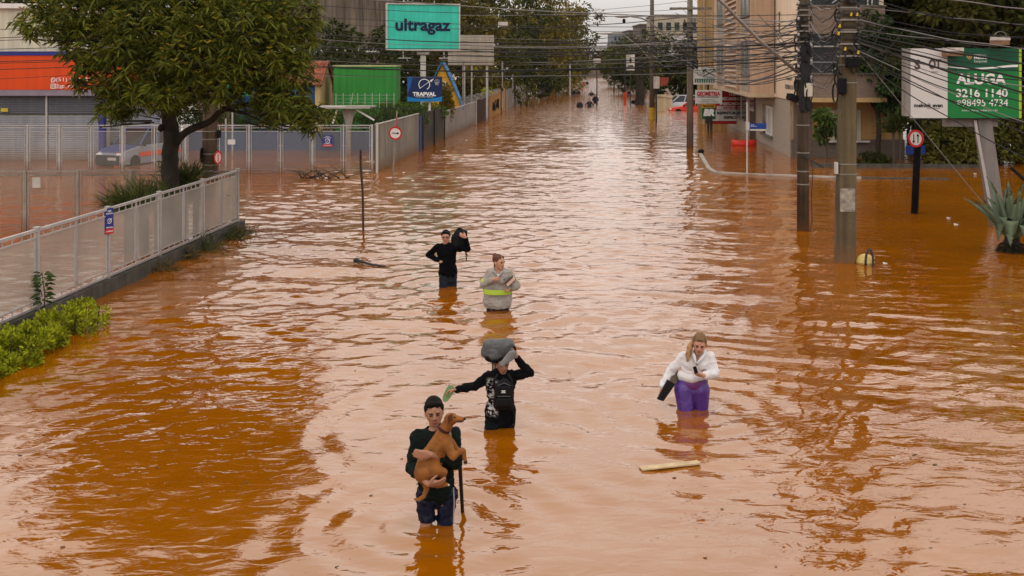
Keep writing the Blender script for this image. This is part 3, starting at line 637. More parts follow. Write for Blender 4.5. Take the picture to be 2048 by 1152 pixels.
# utility pole behind the tree with round sign
def left_pole():
    x = W(420, 0, 42).x; t = thing("utility_pole", "thick round brown pole with box and edge-on signs behind the tree", "pole", (x, 42, 0))
    m = MB(); m.tube([(x, 42, -.3), (x, 42, 4), (x, 42, 9.5)], [.30, .26, .2], 18); m.build("shaft", POLE1, t, smooth=True)
    for py in (262, 278, 307, 329): z = W(0, py, 42).z; m = MB(); m.ring((x, 42, z), .285, .305, (0, 0, 1), .025, 20); m.build("band", STEEL, t)
    m = MB(); m.box(W(438, 268, 41.9), (.07, .06, .15)); m.build("box", BLACK, t)
    c = W(436, 315, 41.75); m = MB(); m.disc(c, .25, (1, -.35, 0), .012); p = m.build("sign_plate", WHITE, t)
    m = MB(); m.ring(c + Vector((.004, -.012, 0)), .19, .255, (1, -.35, 0), .016); m.bar(c + Vector((.01, -.02, .15)), c + Vector((.015, -.02, -.15)), .015); m.build("red_rim", RED, p)
    m = MB(); m.disc(W(403, 311, 41.8), .30, (1, .1, 0), .02); m.build("dark_sign_plate", BLACK, t)
    for z in (7.6, 8.4): m = MB(); m.box((x, 41.75, z), (.9, .05, .06)); m.build("crossarm", CONC, t)
left_pole()
a = G(727, 462); tp = W(721.5, 299, 29.6)
m = MB(); m.tube([(a.x, a.y, -.3), (a.x - .02, a.y, 1.0), tuple(W(721.5, 330, 29.6)), tuple(tp)], [.03, .032, .034, .03], 7); tag(m.build("metal_stake", mat("rusty_brown_stake", (.06, .035, .025), .8, .3, 5), org=(a.x, a.y, 0)), "thin rusty stake standing alone in the water left of the waders", "stake")
a = G(463, 345); m = MB(); m.tube([(a.x, 44.0, -.3), (a.x, 44, 2.25)], .035, 8); tag(m.build("thin_pole", GALV, org=(a.x, 44, 0)), "pale thin pole close behind the notice and the far fence", "pole")

# ------------------------------------------------------------------ RIGHT: apartment building
SXw = lambda Y: 13.05 + SL * (Y - 51)
BXw = lambda Y: 12.27 + SL * (Y - 56.6)
BRK = brickmat("grey_buff_brick", (.33, .275, .21), (.27, .22, .17), (.2, .17, .14), .24, .075)
BRKD = brickmat("brown_brick", (.12, .085, .062), (.09, .065, .05), (.08, .065, .055), .24, .075)
BEIGE = mat("tan_render", (.56, .39, .265), .85, .08, .5, streak=.2)
CREAM = mat("pale_peach_render", (.78, .61, .44), .85, .07, .5, streak=.15)
OCHRE = mat("ochre_render", (.40, .235, .09), .85, .1, .5, streak=.15, dirt=.5)
def quadwall(m, fx, Y0, Y1, z0, z1, th):              # wall along the street direction, thickness th towards +X
    m.add([(fx(Y0), Y0, z0), (fx(Y1), Y1, z0), (fx(Y1) + th, Y1, z0), (fx(Y0) + th, Y0, z0), (fx(Y0), Y0, z1), (fx(Y1), Y1, z1), (fx(Y1) + th, Y1, z1), (fx(Y0) + th, Y0, z1)],
          [(3, 2, 1, 0), (4, 5, 6, 7), (0, 1, 5, 4), (1, 2, 6, 5), (2, 3, 7, 6), (3, 0, 4, 7)])
def apartment():
    t = thing("apartment_building", "tan and brick apartment building on the flooded right-hand corner", "building", (13.1, 51, 0))
    xr = 33.0; top = 12.2; XR = 18.4
    m = MB(); quadwall(m, lambda Y: SXw(Y), 52.0, 80, -.4, 2.68, 5); m.build("ground_floor_wall", BRK, t)
    # upper floors: pale side wall and main volume
    m = MB(); quadwall(m, lambda Y: SXw(Y) - .05, 51.3, 78, 2.72, top, 4.3); m.build("upper_wall", CREAM, t)
    m = MB(); m.box((SXw(52) + 2.7, 51.96, 1.15), (2.6, .12, 1.52)); m.build("front_wall", OCHRE, t)
    m = MB(); m.box((SXw(52) + 2.7, 51.9, .3), (2.65, .12, .55)); m.build("plinth", BRKD, t)
    m = MB(); m.box((SXw(52) + .55, 51.84, 1.15), (.42, .14, 1.5)); m.build("corner_pier", BRKD, t)
    # front brick balconies / upper front box from px 1619
    x0 = W(1612, 0, 50.6).x; x1 = x0 + 3.6
    for k, (z0, z1) in enumerate(((2.86, 3.93), (5.80, 7.05), (8.9, 10.15))):
        m = MB(); m.box(((x0 + x1) / 2, 50.9, (z0 + z1) / 2), ((x1 - x0) / 2, .4, (z1 - z0) / 2)); m.build("brick_apron", mat_brk2, t)
        m = MB(); m.box(((x0 + x1) / 2, 50.86, z1 + .035), ((x1 - x0) / 2 + .04, .44, .035)); m.build("sill", CONC, t)
    m = MB(); m.box(((x0 + x1) / 2, 50.85, 2.76), ((x1 - x0) / 2 + .05, .5, .10)); m.build("slab_edge", mat("ochre_slab", (.42, .28, .12)), t)
    for z0, z1 in ((4.0, 5.78), (7.12, 8.88)):
        m = MB(); m.box(((x0 + x1) / 2, 51.25, (z0 + z1) / 2), ((x1 - x0) / 2 - .05, .05, (z1 - z0) / 2)); f = m.build("window", GLASSD, t)
        m = MB()
        for u in (.1, .35, 1.65, 1.95, 3.0, 3.2): m.box((x0 + u, 51.12, (z0 + z1) / 2), (.028, .03, (z1 - z0) / 2 - .01))
        for zz in (z1 - .55,): m.box((x0 + 1.0, 51.10, zz), (.9, .03, .03))
        m.build("frame", WHITED, f)
        m = MB(); m.box((x0 + .9, 50.7, z0 + .5), (.7, .012, .012)); m.bar((x0 + 1.2, 50.6, z0 + .1), (x0 + 2.1, 50.6, z0 + .75), .02); m.build("clothes_rail", GALV, f)
    # ground floor front window with white shutters
    xa, xb = W(1659, 0, 51.8).x, W(1722, 0, 51.8).x; za, zb = .82, 2.25
    m = MB(); m.box(((xa + xb) / 2, 51.80, (za + zb) / 2), ((xb - xa) / 2, .05, (zb - za) / 2)); f = m.build("window", GLASSG, t)
    for k in range(6):
        u = xa + (xb - xa) * (k + .5) / 6; m = MB(); m.box((u, 51.74, (za + zb) / 2), ((xb - xa) / 12 - .03, .02, (zb - za) / 2)); m.build("shutter", mat("cream_shutter", (.42, .36, .26)), f)
    m = MB(); m.box(((xa + xb) / 2, 51.70, za - .05), ((xb - xa) / 2 + .35, .12, .04)); m.build("sill", WHITED, t)
    # street-side ground floor windows and doors
    def side(px0, px1, z0, z1, mm, nm, off=.03, par=t, fx=SXw, slab=13.05 - SL * 51):
        Ya = slab / ((px0 - 1024) / F - SL); Yb = slab / ((px1 - 1024) / F - SL); Y0, Y1 = min(Ya, Yb), max(Ya, Yb)
        m = MB(); quadwall(m, lambda Y: fx(Y) - off, Y0, Y1, z0, z1, .08); return m.build(nm, mm, par), Y0, Y1
    f, a, b = side(1472, 1481, .9, 2.3, GLASSD, "window"); m = MB(); quadwall(m, lambda Y: SXw(Y) - .15, a - .2, b + .2, .82, .9, .2); m.build("sill", CONC, f)
    f, a, b = side(1484, 1492, .9, 2.3, GLASSD, "window"); m = MB(); quadwall(m, lambda Y: SXw(Y) - .15, a - .2, b + .2, .82, .9, .2); m.build("sill", CONC, f)
    f, a, b = side(1500, 1510, -.3, 1.55, mat("dark_door", (.05, .03, .02)), "door"); m = MB(); quadwall(m, lambda Y: SXw(Y) - .06, a - .12, a - .02, -.3, 1.6, .06); m.build("frame", WHITE, f)
    side(1500, 1510, 1.75, 2.25, GLASSD, "window")
    f, a, b = side(1526, 1534, .62, 2.15, GLASSD, "window", .03); f2, a2, b2 = side(1534, 1545, .62, 2.15, WHITE, "shutter", .07)
    for k in range(3): m = MB(); quadwall(m, lambda Y: SXw(Y) - .085, a2 + .12 + k * (b2 - a2 - .1) / 3, a2 + .05 + (k + .8) * (b2 - a2 - .1) / 3, .75, 2.05, .02); m.build("shutter_leaf", WHITED, f2)
    m = MB(); quadwall(m, lambda Y: SXw(Y) - .17, a2 - .15, b + .15, .50, .6, .2); m.build("sill", CONC, t)
    # projecting bay
    m = MB(); quadwall(m, BXw, 56.6, 76.0, 2.86, top - .4, 1.3); m.build("bay_wall", BEIGE, t)
    m = MB(); quadwall(m, lambda Y: BXw(Y) - .06, 56.5, 76.1, 2.68, 2.86, 1.38); m.build("bay_slab", mat("pale_slab", (.52, .40, .27)), t)
    for z in (5.85, 8.95): m = MB(); quadwall(m, lambda Y: BXw(Y) - .05, 56.68, 76.0, z, z + .13, .1); m.build("floor_band", mat("pale_slab", (.5, .4, .27)), t)
    k0 = 12.27 - SL * 56.6
    for fl in range(3):
        zb = 3.85 + 3.1 * fl; zt = zb + 1.75
        for p0, p1 in ((1435, 1451), (1483, 1499)):
            f, a, b = side(p0, p1, zb, zt, GLASSG, "window", .02, t, BXw, k0)
            m = MB()
            for yy in (a, (a + b) / 2, b): quadwall(m, lambda Y: BXw(Y) - .06, yy - .05, yy + .05, zb, zt, .05)
            quadwall(m, lambda Y: BXw(Y) - .062, a, b, zt, zt + .06, .05); m.build("frame", GALVB, f)
            m = MB(); quadwall(m, lambda Y: BXw(Y) - .12, a - .15, b + .15, zb - .08, zb - .003, .12); m.build("sill", CONC, f)
            s, a, b = side(p0, p1 + .6, zb - .88, zb - .09, BRK, "brick_apron", .02, t, BXw, k0)
        for j in range(9):                                # louvre slats
            z = zb - .82 + j * .30; s0 = k0 / ((1477 - 1024) / F - SL); s1 = k0 / ((1454 - 1024) / F - SL)
            m = MB(); m.add([(BXw(s0) - .16, s0, z), (BXw(s1) - .16, s1, z), (BXw(s1) - .01, s1, z + .17), (BXw(s0) - .01, s0, z + .17), (BXw(s0) - .16, s0, z + .03), (BXw(s1) - .16, s1, z + .03), (BXw(s1) - .01, s1, z + .2), (BXw(s0) - .01, s0, z + .2)],
                            [(3, 2, 1, 0), (4, 5, 6, 7), (0, 1, 5, 4), (1, 2, 6, 5), (2, 3, 7, 6), (3, 0, 4, 7)]); m.build("slat", mat("tan_slat", (.46, .32, .22)), t)
        for p in (1453, 1478.5): Y = k0 / ((p - 1024) / F - SL); m = MB(); quadwall(m, lambda q: BXw(q) - .17, Y - .12, Y + .12, zb - .9, min(zb + 2.0, top - .4), .17); m.build("fin", BEIGE, t)
    # parapet roof
    m = MB(); quadwall(m, lambda Y: SXw(Y) - .2, 50.9, 79, top, top + .25, 4.8); m.build("roof", CONC, t)
    # lettering on the pale side wall
    for s, py, wd, hh in (("EDIFICIO", 158, .75, .12), ("SORAYA", 174, 1.05, .22)):
        Y = (13.0 - SL * 51) / ((1579 - 1024) / F - SL); yw = math.atan2(1, SL)
        o = text(s, (0, 0, 0), wd * 2.3, mat("dark_lettering", (.05, .04, .035)), t, height=hh, bold=.04)
        o0 = ORG[t.name]; z = H - (py - HZ) * Y / F
        for v in o.data.vertices:
            w_ = Vector(v.co) + o0; u = -w_.x
            v.co = Vector((SXw(Y + u) - .06, Y + u, w_.z + z)) - o0
    # drain pipes
    for px in (1513,):
        Y = (13.05 - SL * 51) / ((px - 1024) / F - SL); m = MB(); m.tube([(SXw(Y) - .1, Y, -.2), (SXw(Y) - .1, Y, 2.7)], .05, 8); m.build("downpipe", mat("brown_pipe", (.10, .07, .05)), t)
    m = MB(); Y = 55.9; m.tube([(SXw(Y) - .12, Y, 2.9), (SXw(Y) - .12, Y, 11.5)], .035, 8); m.build("downpipe", mat("brown_pipe", (.10, .07, .05)), t)
    m = MB()
    for z in (7.0, 6.45): m.bar((SXw(54.6) - .1, 54.6, z - .5), (SXw(54.6) - .1, 54.6, z), .02); m.bar((SXw(54.2) - .1, 54.2, z - .1), (SXw(55.2) - .1, 55.2, z - .1), .012)
    m.build("wall_bracket", DARKM, t)
mat_brk2 = brickmat("umber_brick", (.19, .135, .095), (.15, .105, .075), (.12, .095, .075), .24, .075)
apartment()
# yellow neighbour end wall
a, b = W(1397, 0, 79), W(1434, 0, 79)
t = thing("apartment_building", "ochre yellow building end wall beyond the tan bay", "building", (b.x, 79, 0))
m = MB(); m.prism([(a.x, 79.5, -.3), (a.x + 4, 79.5, -.3), (a.x + 5, 90, -.3), (a.x + 1.9, 90, -.3)], (0, 0, 12.6)); m.build("wall", mat("stained_yellow_render", (.48, .34, .15), .85, .15, .5, streak=.4), t)
m = MB(); m.box(((a.x + b.x) / 2 - .2, 79.45, 6), (.05, .05, 6.2)); m.build("downpipe", BEIGE, t)
# kerb wall in front
kp = [(1400, 307), (1418, 338), (1431, 345.5), (1500, 349.5), (1600, 353), (1700, 356), (1800, 358), (1898, 359)]
pts = [G(x, y) for x, y in kp]
pts.insert(6, G(1722, 356.4))
for part_, mm_, lb_ in ((pts[:7], mat("kerb_paint", (.34, .31, .27), .7, .35, 2.5), "low pale kerb wall just above the water round the corner"), (pts[6:], DCONC, "darker unpainted stretch of the kerb wall beyond the square pole")):
    m = MB()
    for a, b in zip(part_[:-1], part_[1:]): m.bar(a + Vector((0, 0, -.1)), b + Vector((0, 0, -.1)), .085, .155)
    k = m.build("kerb", mm_, org=(part_[0].x, part_[0].y, 0), bevel=.012); k['kind'] = 'structure'; k['label'] = lb_
m = MB(); a, b = G(1622, 334), G(1985, 336); m.bar(a + Vector((0, 0, -.05)), b + Vector((0, 0, -.05)), .1, .2)
k = m.build("planter_edge", DCONC, org=(a.x, a.y, 0)); k['kind'] = 'structure'
m = MB(); m.ell(G(1402, 308) + Vector((0, 0, .12)), (.16, .12, .12)); tag(m.build("debris_lump", BLACK, org=G(1402, 308)), "small dark lump of debris on the near end of the kerb wall", "debris")
# ------------------------------------------------------------------ right: utility poles
def band(m, c, r, z, h=.03, n=18): m.ring((c[0], c[1], z), r * .96, r + .012, (0, 0, 1), h, n)
P1 = G(1606, 462); P2 = G(1690, 524); P3 = G(1380, 295); P4 = G(1304, 238)
def zat(py, d): return H - (py - HZ) * d / F
def coils(t, P, z0, z1, n, seed, rad=.2):
    r_ = random.Random(seed)
    for k in range(n):
        z = r_.uniform(z0, z1); a = r_.uniform(0, 6.3); c = Vector((P.x + rad * math.cos(a), P.y + rad * math.sin(a) * .8 - .05, z)); m = MB()
        q = r_.uniform(.06, .17); pts = [c + Vector((q * .8 * math.cos(u) * math.cos(a + 1.5), q * .5 * math.cos(u), q * 1.4 * math.sin(u))) for u in np.linspace(0, 6.28, 13)]
        m.tube(pts, .013, 5); m.tube([p + Vector((.02, 0, .015)) for p in pts], .01, 5); m.build("cable_coil", CABLE, t)
def pole_one():
    P = P1; t = thing("utility_pole", "slim brown concrete pole left of the square one, hung with coils", "pole", (P.x, P.y, 0)); d = P.y
    m = MB(); m.tube([(P.x, P.y, -.4), (P.x, P.y, 4), (P.x + .03, P.y, 9.4)], [.165, .145, .12], 20); m.build("shaft", POLE1, t, smooth=True)
    for py in (305, 342, 368, 208, 250): m = MB(); band(m, P, .155, zat(py, d)); m.build("band", STEEL, t)
    m = MB(); m.box((P.x + .09, P.y - .17, zat(180, d)), (.11, .07, .18)); m.build("meter_box", mat("ivory_plastic", (.62, .58, .45), .5), t, bevel=.03)
    m = MB(); m.box((P.x + .09, P.y - .17, zat(167, d)), (.06, .05, .02)); m.build("meter_cap", GALV, t)
    m = MB(); a = Vector((P.x - .22, P.y - .1, zat(198, d))); m.bar(a, a + Vector((-.22, -.15, .09)), .09, .075); m.bar(a, (P.x, P.y, a.z), .03); m.build("flood_lamp", BLACK, t)
    m = MB(); m.box((P.x + .02, P.y - .14, 4.1), (.13, .05, .9)); m.build("splice_box", mat("black_plastic", (.02, .02, .022), .5), t)
    m = MB(); m.box((P.x + .16, P.y - .10, zat(150, d)), (.07, .07, .22)); m.build("splice_box", DARKM, t)
    for k in range(15):
        z = zat(10 + k * 10.5, d); m = MB(); band(m, P, .145, z, .025); m.bar((P.x - .22, P.y - .17, z), (P.x + .22, P.y - .17, z), .014, .02); m.build("cable_bracket", STEEL if k % 3 else DARKM, t)
        for u in (-.17, .17): m = MB(); m.ell((P.x + u, P.y - .19, z + .05), (.035, .035, .05), nu=8, nv=6); m.build("insulator", DARKM if (k + (u > 0)) % 3 else GALV, t)
    coils(t, P, 3.3, 6.0, 26, 1)
    m = MB(); pts = [(P.x + .17, P.y - .08, 2.0), (P.x + .24, P.y - .1, 1.6), (P.x + .2, P.y - .1, .9), (P.x + .22, P.y - .1, .3), (P.x + .14, P.y - .1, -.1)]; m.tube(pts, .012, 5); m.build("ground_wire", CABLE, t)
    m = MB(); m.bar((P.x - .1, P.y - .16, 2.05), (P.x + .48, P.y - .3, 1.72), .025); m.build("stay_rod", DARKM, t)
    m = MB(); m.tube([(P.x - .05, P.y - .05, zat(152, d)), W(1520, 82, d - .5), W(1470, 32, d - .9), W(1452, 12, d - 1.1), W(1432, -6, d - 1.2), W(1400, -22, d - 1.3)], [.045, .045, .043, .042, .04, .038], 10); la = m.build("lamp_arm", STEEL, t, smooth=True)
    m = MB(); m.ell(W(1385, -26, d - 1.3), (.28, .12, .07)); m.build("lamp_head", GALV, la)
    for z in (6.6, 7.6): m = MB(); m.box((P.x, P.y - .16, z), (.9, .045, .055)); m.build("crossarm", CONC, t)
pole_one()
def pole_two():
    P = P2; t = thing("utility_pole", "thick square olive concrete pole standing beside the yellow float", "pole", (P.x, P.y, 0)); d = P.y
    m = MB(); r0, r1 = .205, .135; n = 10; vs = []
    for i in range(n + 1):
        z = -.4 + 8.6 * i / n; r = r0 + (r1 - r0) * i / n; c = .03
        for x, y in ((-r, -r + c), (-r + c, -r), (r - c, -r), (r, -r + c), (r, r - c), (r - c, r), (-r + c, r), (-r, r - c)): vs.append((P.x + x + .012 * z, P.y + y, z))
    fs = [(i * 8 + j, i * 8 + (j + 1) % 8, i * 8 + 8 + (j + 1) % 8, i * 8 + 8 + j) for i in range(n) for j in range(8)] + [tuple(range(7, -1, -1)), tuple(n * 8 + j for j in range(8))]
    m.add(vs, fs); m.build("shaft", POLE2, t)
    for py in (130, 165, 327, 347, 20, 60): z = zat(py, d); m = MB(); r = r0 + (r1 - r0) * (z + .4) / 8.6 + .006; m.box((P.x + .012 * z, P.y, z), (r, r, .012)); m.build("band", STEEL, t)
    m = MB(); m.box((P.x, P.y - .198, zat(398, d)), (.17, .004, .26)); m.build("worn_poster", mat("torn_paper_patch", (.30, .27, .22), .9, .5, 9), t)
    m = MB(); m.box((P.x - .23, P.y - .1, zat(335, d)), (.03, .06, .13)); m.build("plate", WHITED, t)
    m = MB(); m.box((P.x + .1, P.y - .22, zat(125, d)), (.15, .1, .10)); m.build("junction_box", BLACK, t, bevel=.02)
    m = MB(); m.box((P.x - .13, P.y - .2, zat(172, d)), (.1, .07, .18)); m.build("junction_box", BLACK, t, bevel=.03)
    for k in range(10):
        z = zat(4 + k * 12.0, d); m = MB(); m.bar((P.x - .24, P.y - .2, z), (P.x + .3, P.y - .2, z), .014, .02); m.build("cable_bracket", STEEL if k % 2 else DARKM, t)
        for u in (-.2, .24): m = MB(); m.ell((P.x + u, P.y - .22, z + .05), (.035, .035, .05), nu=8, nv=6); m.build("insulator", DARKM, t)
    for px, py in ((1702, 32), (1714, 32), (1679, 55), (1677, 70), (1690, 101), (1716, 108)):
        m = MB(); a = W(px, py, d - .28); m.tube([a, a + Vector((.01, 0, .05)), a + Vector((.02, .01, .08))], [.03, .022, .006], 6); m.build("yellow_clip", mat("yellow_plastic", (.6, .4, .03)), t)
    coils(t, P, 4.3, 6.2, 16, 2, .24); coils(t, P + Vector((-.12, 0, 0)), 3.8, 4.5, 6, 5, .12)
    for z in (6.5, 7.4): m = MB(); m.box((P.x + .08, P.y - .2, z), (1.0, .05, .06)); m.build("crossarm", CONC, t)
pole_two()
def pole_three():
    P = P3; t = thing("utility_pole", "tall concrete pole before the workshop signs with a curved street lamp", "pole", (P.x, P.y, 0)); d = P.y
    m = MB(); m.tube([(P.x, P.y, -.4), (P.x, P.y, 5), (P.x, P.y, 10.2)], [.185, .16, .13], 16); m.build("shaft", mat("mid_grey_pole", (.20, .165, .125), .9, .25, 1.2, streak=.35, dirt=.3), t, smooth=True)
    m = MB(); m.tube([(P.x, P.y - .1, zat(112, d)), W(1351, 87, d - .4), W(1316, 58, d - .7), W(1300, 44, d - .8), W(1282, 36, d - .9), W(1262, 33, d - .9)], [.06, .055, .05, .05, .045, .04], 8); a = m.build("lamp_arm", STEEL, t, smooth=True)
    m = MB(); m.ell(W(1245, 33, d - .9), (.42, .14, .08), nu=10, nv=6); m.build("lamp_head", GALV, a)
    m = MB(); m.ell(W(1248, 42, d - .9), (.09, .09, .13), nu=8, nv=6); m.build("lamp_sensor", BLACK, a)
    for k in range(9):
        z = zat(46 + k * 9.5, d); m = MB(); m.bar((P.x - .36, P.y - .2, z), (P.x + .36, P.y - .2, z), .025, .03); m.build("cable_bracket", DARKM, t)
    coils(t, P, 4.2, 7.0, 16, 3, .3)
    m = MB(); m.box((P.x + .25, P.y - .2, zat(128, d)), (.13, .1, .25)); m.build("splice_box", BLACK, t)
    for z in (7.3, 8.6): m = MB(); m.box((P.x, P.y - .2, z), (1.1, .05, .06)); m.build("crossarm", CONC, t)
pole_three()
def pole_four():
    P = P4; t = thing("utility_pole", "farther pole with yellow painted foot and long lamp arm over the street", "pole", (P.x, P.y, 0)); d = P.y
    m = MB(); m.tube([(P.x, P.y, .9), (P.x, P.y, 10)], [.21, .15], 12); m.build("shaft", mat("grey_far_pole", (.12, .10, .085), .9, .2, 2), t, smooth=True)
    m = MB(); m.tube([(P.x, P.y, -.3), (P.x, P.y, .9)], [.235, .23], 12); m.build("yellow_foot", mat("yellow_pole_paint", (.45, .28, .02)), t)
    m = MB(); m.tube([(P.x, P.y, zat(122, d)), W(1280, 96, d), W(1246, 68, d), W(1222, 67, d)], [.07, .06, .055, .05], 8); a = m.build("lamp_arm", STEEL, t)
    m = MB(); m.ell(W(1208, 67, d), (.5, .16, .09), nu=10, nv=6); m.build("lamp_head", GALV, a)
    for k in range(5): z = zat(70 + k * 11, d); m = MB(); m.box((P.x, P.y - .2, z), (.55, .03, .04)); m.build("cable_bracket", DARKM, t)
pole_four()
far_poles = []
for k, (px, py, hpx, lab) in enumerate([(1250, 208, 205, "orange-footed pole left of the dark tree trunk"), (1228, 186, 60, "thin dark pole in the far tangle at the street's right edge"), (1140, 196, 60, "pale far pole under the left trees, near the small waders")]):
    b = G(px, py); h = (py - 122) * b.y / F; t = thing("street_pole", lab, "pole", (b.x, b.y, 0)); m = MB(); m.tube([(b.x, b.y, -.3), (b.x, b.y, 6.5 if k < 2 else 4.2)], [.11, .08], 8); m.build("shaft", DARKM if k < 2 else GALV, t)
    if k == 0: m = MB(); m.tube([(b.x, b.y, -.3), (b.x, b.y, 1.25)], .17, 10); m.build("orange_foot", mat("orange_red_paint", (.62, .07, .02)), t)

# ------------------------------------------------------------------ overhead cables
rw = random.Random(21); WIRES = []
def cable(a, b, sag, r, m_, n=22, lab=None, grp=None, wob=0.0, name="overhead_cable"):
    a, b = Vector(a), Vector(b); m = MB(); pts = []; ph = rw.uniform(0, 6)
    for i in range(n + 1):
        f = i / n; p = a.lerp(b, f); p.z -= sag * 4 * f * (1 - f); p.z += wob * math.sin(f * 19 + ph) * math.sin(math.pi * f)
        pts.append(p)
    m.tube(pts, r, 4, cap=False)
    return tag(m.build(name, m_, org=a), lab, "cable", grp)
xl = W(420, 0, 42).x
L1 = ("dark cable spanning the cross street from the brown pole to the pole behind the tree", "cables across the street at the front")
rows = [(-30, 44), (-8, 30), (14, 52), (34, 62), (44, 70), (58, 76), (76, 86), (84, 92), (92, 90), (99, 104), (104, 108), (112, 112), (117, 120), (121, 116), (130, 127), (146, 138)]
for i, (yl, yr) in enumerate(rows):
    a = Vector((P1.x - .18, P1.y - .17, zat(yr, P1.y))); b = Vector((xl, 41.7, zat(yl, 41.7)))
    cable(a, b, rw.uniform(.1, .5), rw.choice([.007, .009, .012, .016]), CABLE if i % 5 else CABLEG, 26, *L1, wob=.012)
L2 = ("dark cable crossing in front of the orange signboard from the left pole", "cables over the shop front")
for i, (yl, yr) in enumerate([(62, 40), (70, 52), (80, 66), (100, 84), (112, 96), (118, 108), (126, 112), (150, 122), (162, 128)]):
    cable((xl, 41.7, zat(yr, 41.7)), (-34, 40.5, zat(yl, 40.5)), rw.uniform(.1, .4), rw.choice([.009, .012, .014]), CABLE, 20, *L2, wob=.01)
L3 = ("dark cable running down the right side of the street between two concrete poles", "cables along the right side of the street")
for i in range(14):
    ya = 40 + i * 8.5; yb = 44 + i * 7
    cable((P1.x + rw.uniform(-.2, .1), P1.y + .15, zat(ya, P1.y)), (P3.x + rw.uniform(-.3, .3), P3.y - .2, zat(yb, P3.y)), rw.uniform(.25, .95), rw.choice([.010, .014, .018, .024]), CABLE, 24, *L3, wob=.03)
L4 = ("sagging dark cable receding down the street beyond the middle pole", "cables along the far right side of the street")
for i in range(8):
    cable((P3.x + rw.uniform(-.3, .3), P3.y, zat(52 + i * 9, P3.y)), (P4.x + rw.uniform(-.4, .4), P4.y - .2, zat(72 + i * 7, P4.y)), rw.uniform(.3, .9), rw.choice([.014, .02, .025]), CABLE, 16, *L4, wob=.03)
for i in range(5):
    b = G(1250, 208); cable((P4.x, P4.y, zat(74 + i * 10, P4.y)), (b.x, b.y, 6.3 - i * .5), rw.uniform(.3, .8), .025, CABLE, 14, *L4)
L5 = ("cable fanning out over the green rental board from the square pole", "cables fanning out to the right")
ends = [(-40, 8), (-20, 22), (-6, 30), (8, 44), (20, 52), (30, 70), (36, 84), (46, 92), (58, 104), (66, 118), (72, 132), (80, 150), (86, 160), (94, 172), (100, 190), (84, 178), (108, 205), (118, 226), (104, 236), (110, 255), (126, 300), (60, 96), (88, 140), (40, 60)]
for i, (ya, yb) in enumerate(ends):
    big = i in (9, 11, 15)
    cable((P2.x + .2, P2.y - .2, zat(ya * .9 + 6, P2.y)), W(2190, yb + (yb - ya) * .45, 22.6), rw.uniform(.02, .32), .021 if big else rw.choice([.007, .009, .012]), CABLE if i % 3 or big else CABLEG, 20, ({9: "uppermost of three thick dark cables across the rental board", 11: "lowest of three thick dark cables across the rental board", 15: "middle one of three thick dark cables across the rental board"}[i] if big else L5[0]), L5[1], wob=.012)
L6 = ("short cable strung between the slim brown pole and the square pole", "cables between the two close poles")
for i in range(18):
    cable((P1.x + .15, P1.y - .17, zat(6 + i * 9.5, P1.y)), (P2.x - .2, P2.y - .2, zat(6 + rw.uniform(-6, 6) + i * 8, P2.y)), rw.uniform(.02, .4), rw.choice([.007, .010, .014]), CABLE if i % 4 else CABLEG, 12, *L6, wob=.03)
L7 = ("cable from the slim brown pole running up past the tan building", "cables in front of the tan building")
for i in range(9):
    cable((P1.x - .15, P1.y - .15, zat(38 + i * 11, P1.y)), W(1380 - i * 10, -10 + i * 12, 50), rw.uniform(.1, .7), rw.choice([.010, .014]), CABLE, 18, *L7, wob=.03)
L8 = ("thin dark cable across the far street between the trees and the middle pole", "cables across the far street")
for i, (yl, yr) in enumerate([(30, 18), (52, 34), (78, 50), (64, 60), (94, 88), (104, 98), (120, 108), (140, 128), (14, 2), (84, 79)]):
    cable((P3.x - .2, P3.y, zat(yr, P3.y)), W(880, yl, 70), rw.uniform(.1, .6), rw.choice([.010, .014, .022]), CABLE if i % 3 else CABLEG, 20, *L8, wob=.02)
cable((P2.x + .1, P2.y - .2, zat(90, P2.y)), W(1965, 405, 25.4), 0, .009, CABLEG, 4, "pale straight guy wire slanting down past the two-arrow sign to the agave", None, name="guy_wire")
L9 = ("loose loop of black cable hanging by the concrete pole", "hanging cable loops")
for i in range(16):
    P = (P1, P1, P2, P3)[i % 4]; s = -1 if i % 2 else 1; z = zat(rw.uniform(40, 150), P.y); wd = rw.uniform(.5, 1.6) * (1.6 if P is P3 else 1)
    cable((P.x, P.y - .2, z), (P.x + s * wd, P.y + rw.uniform(0, 1.5), z + rw.uniform(-.1, .5)), rw.uniform(.15, .55), rw.choice([.008, .012]), CABLE, 14, *L9)
# lattice of small boxes hanging on far wires
a = W(1006, 48, 66); m = MB(); m.box(a, (.29, .03, .13)); tag(m.build("wire_tag", WHITED, org=a), "small pale plate hanging on the wires before the left trees", "sign")

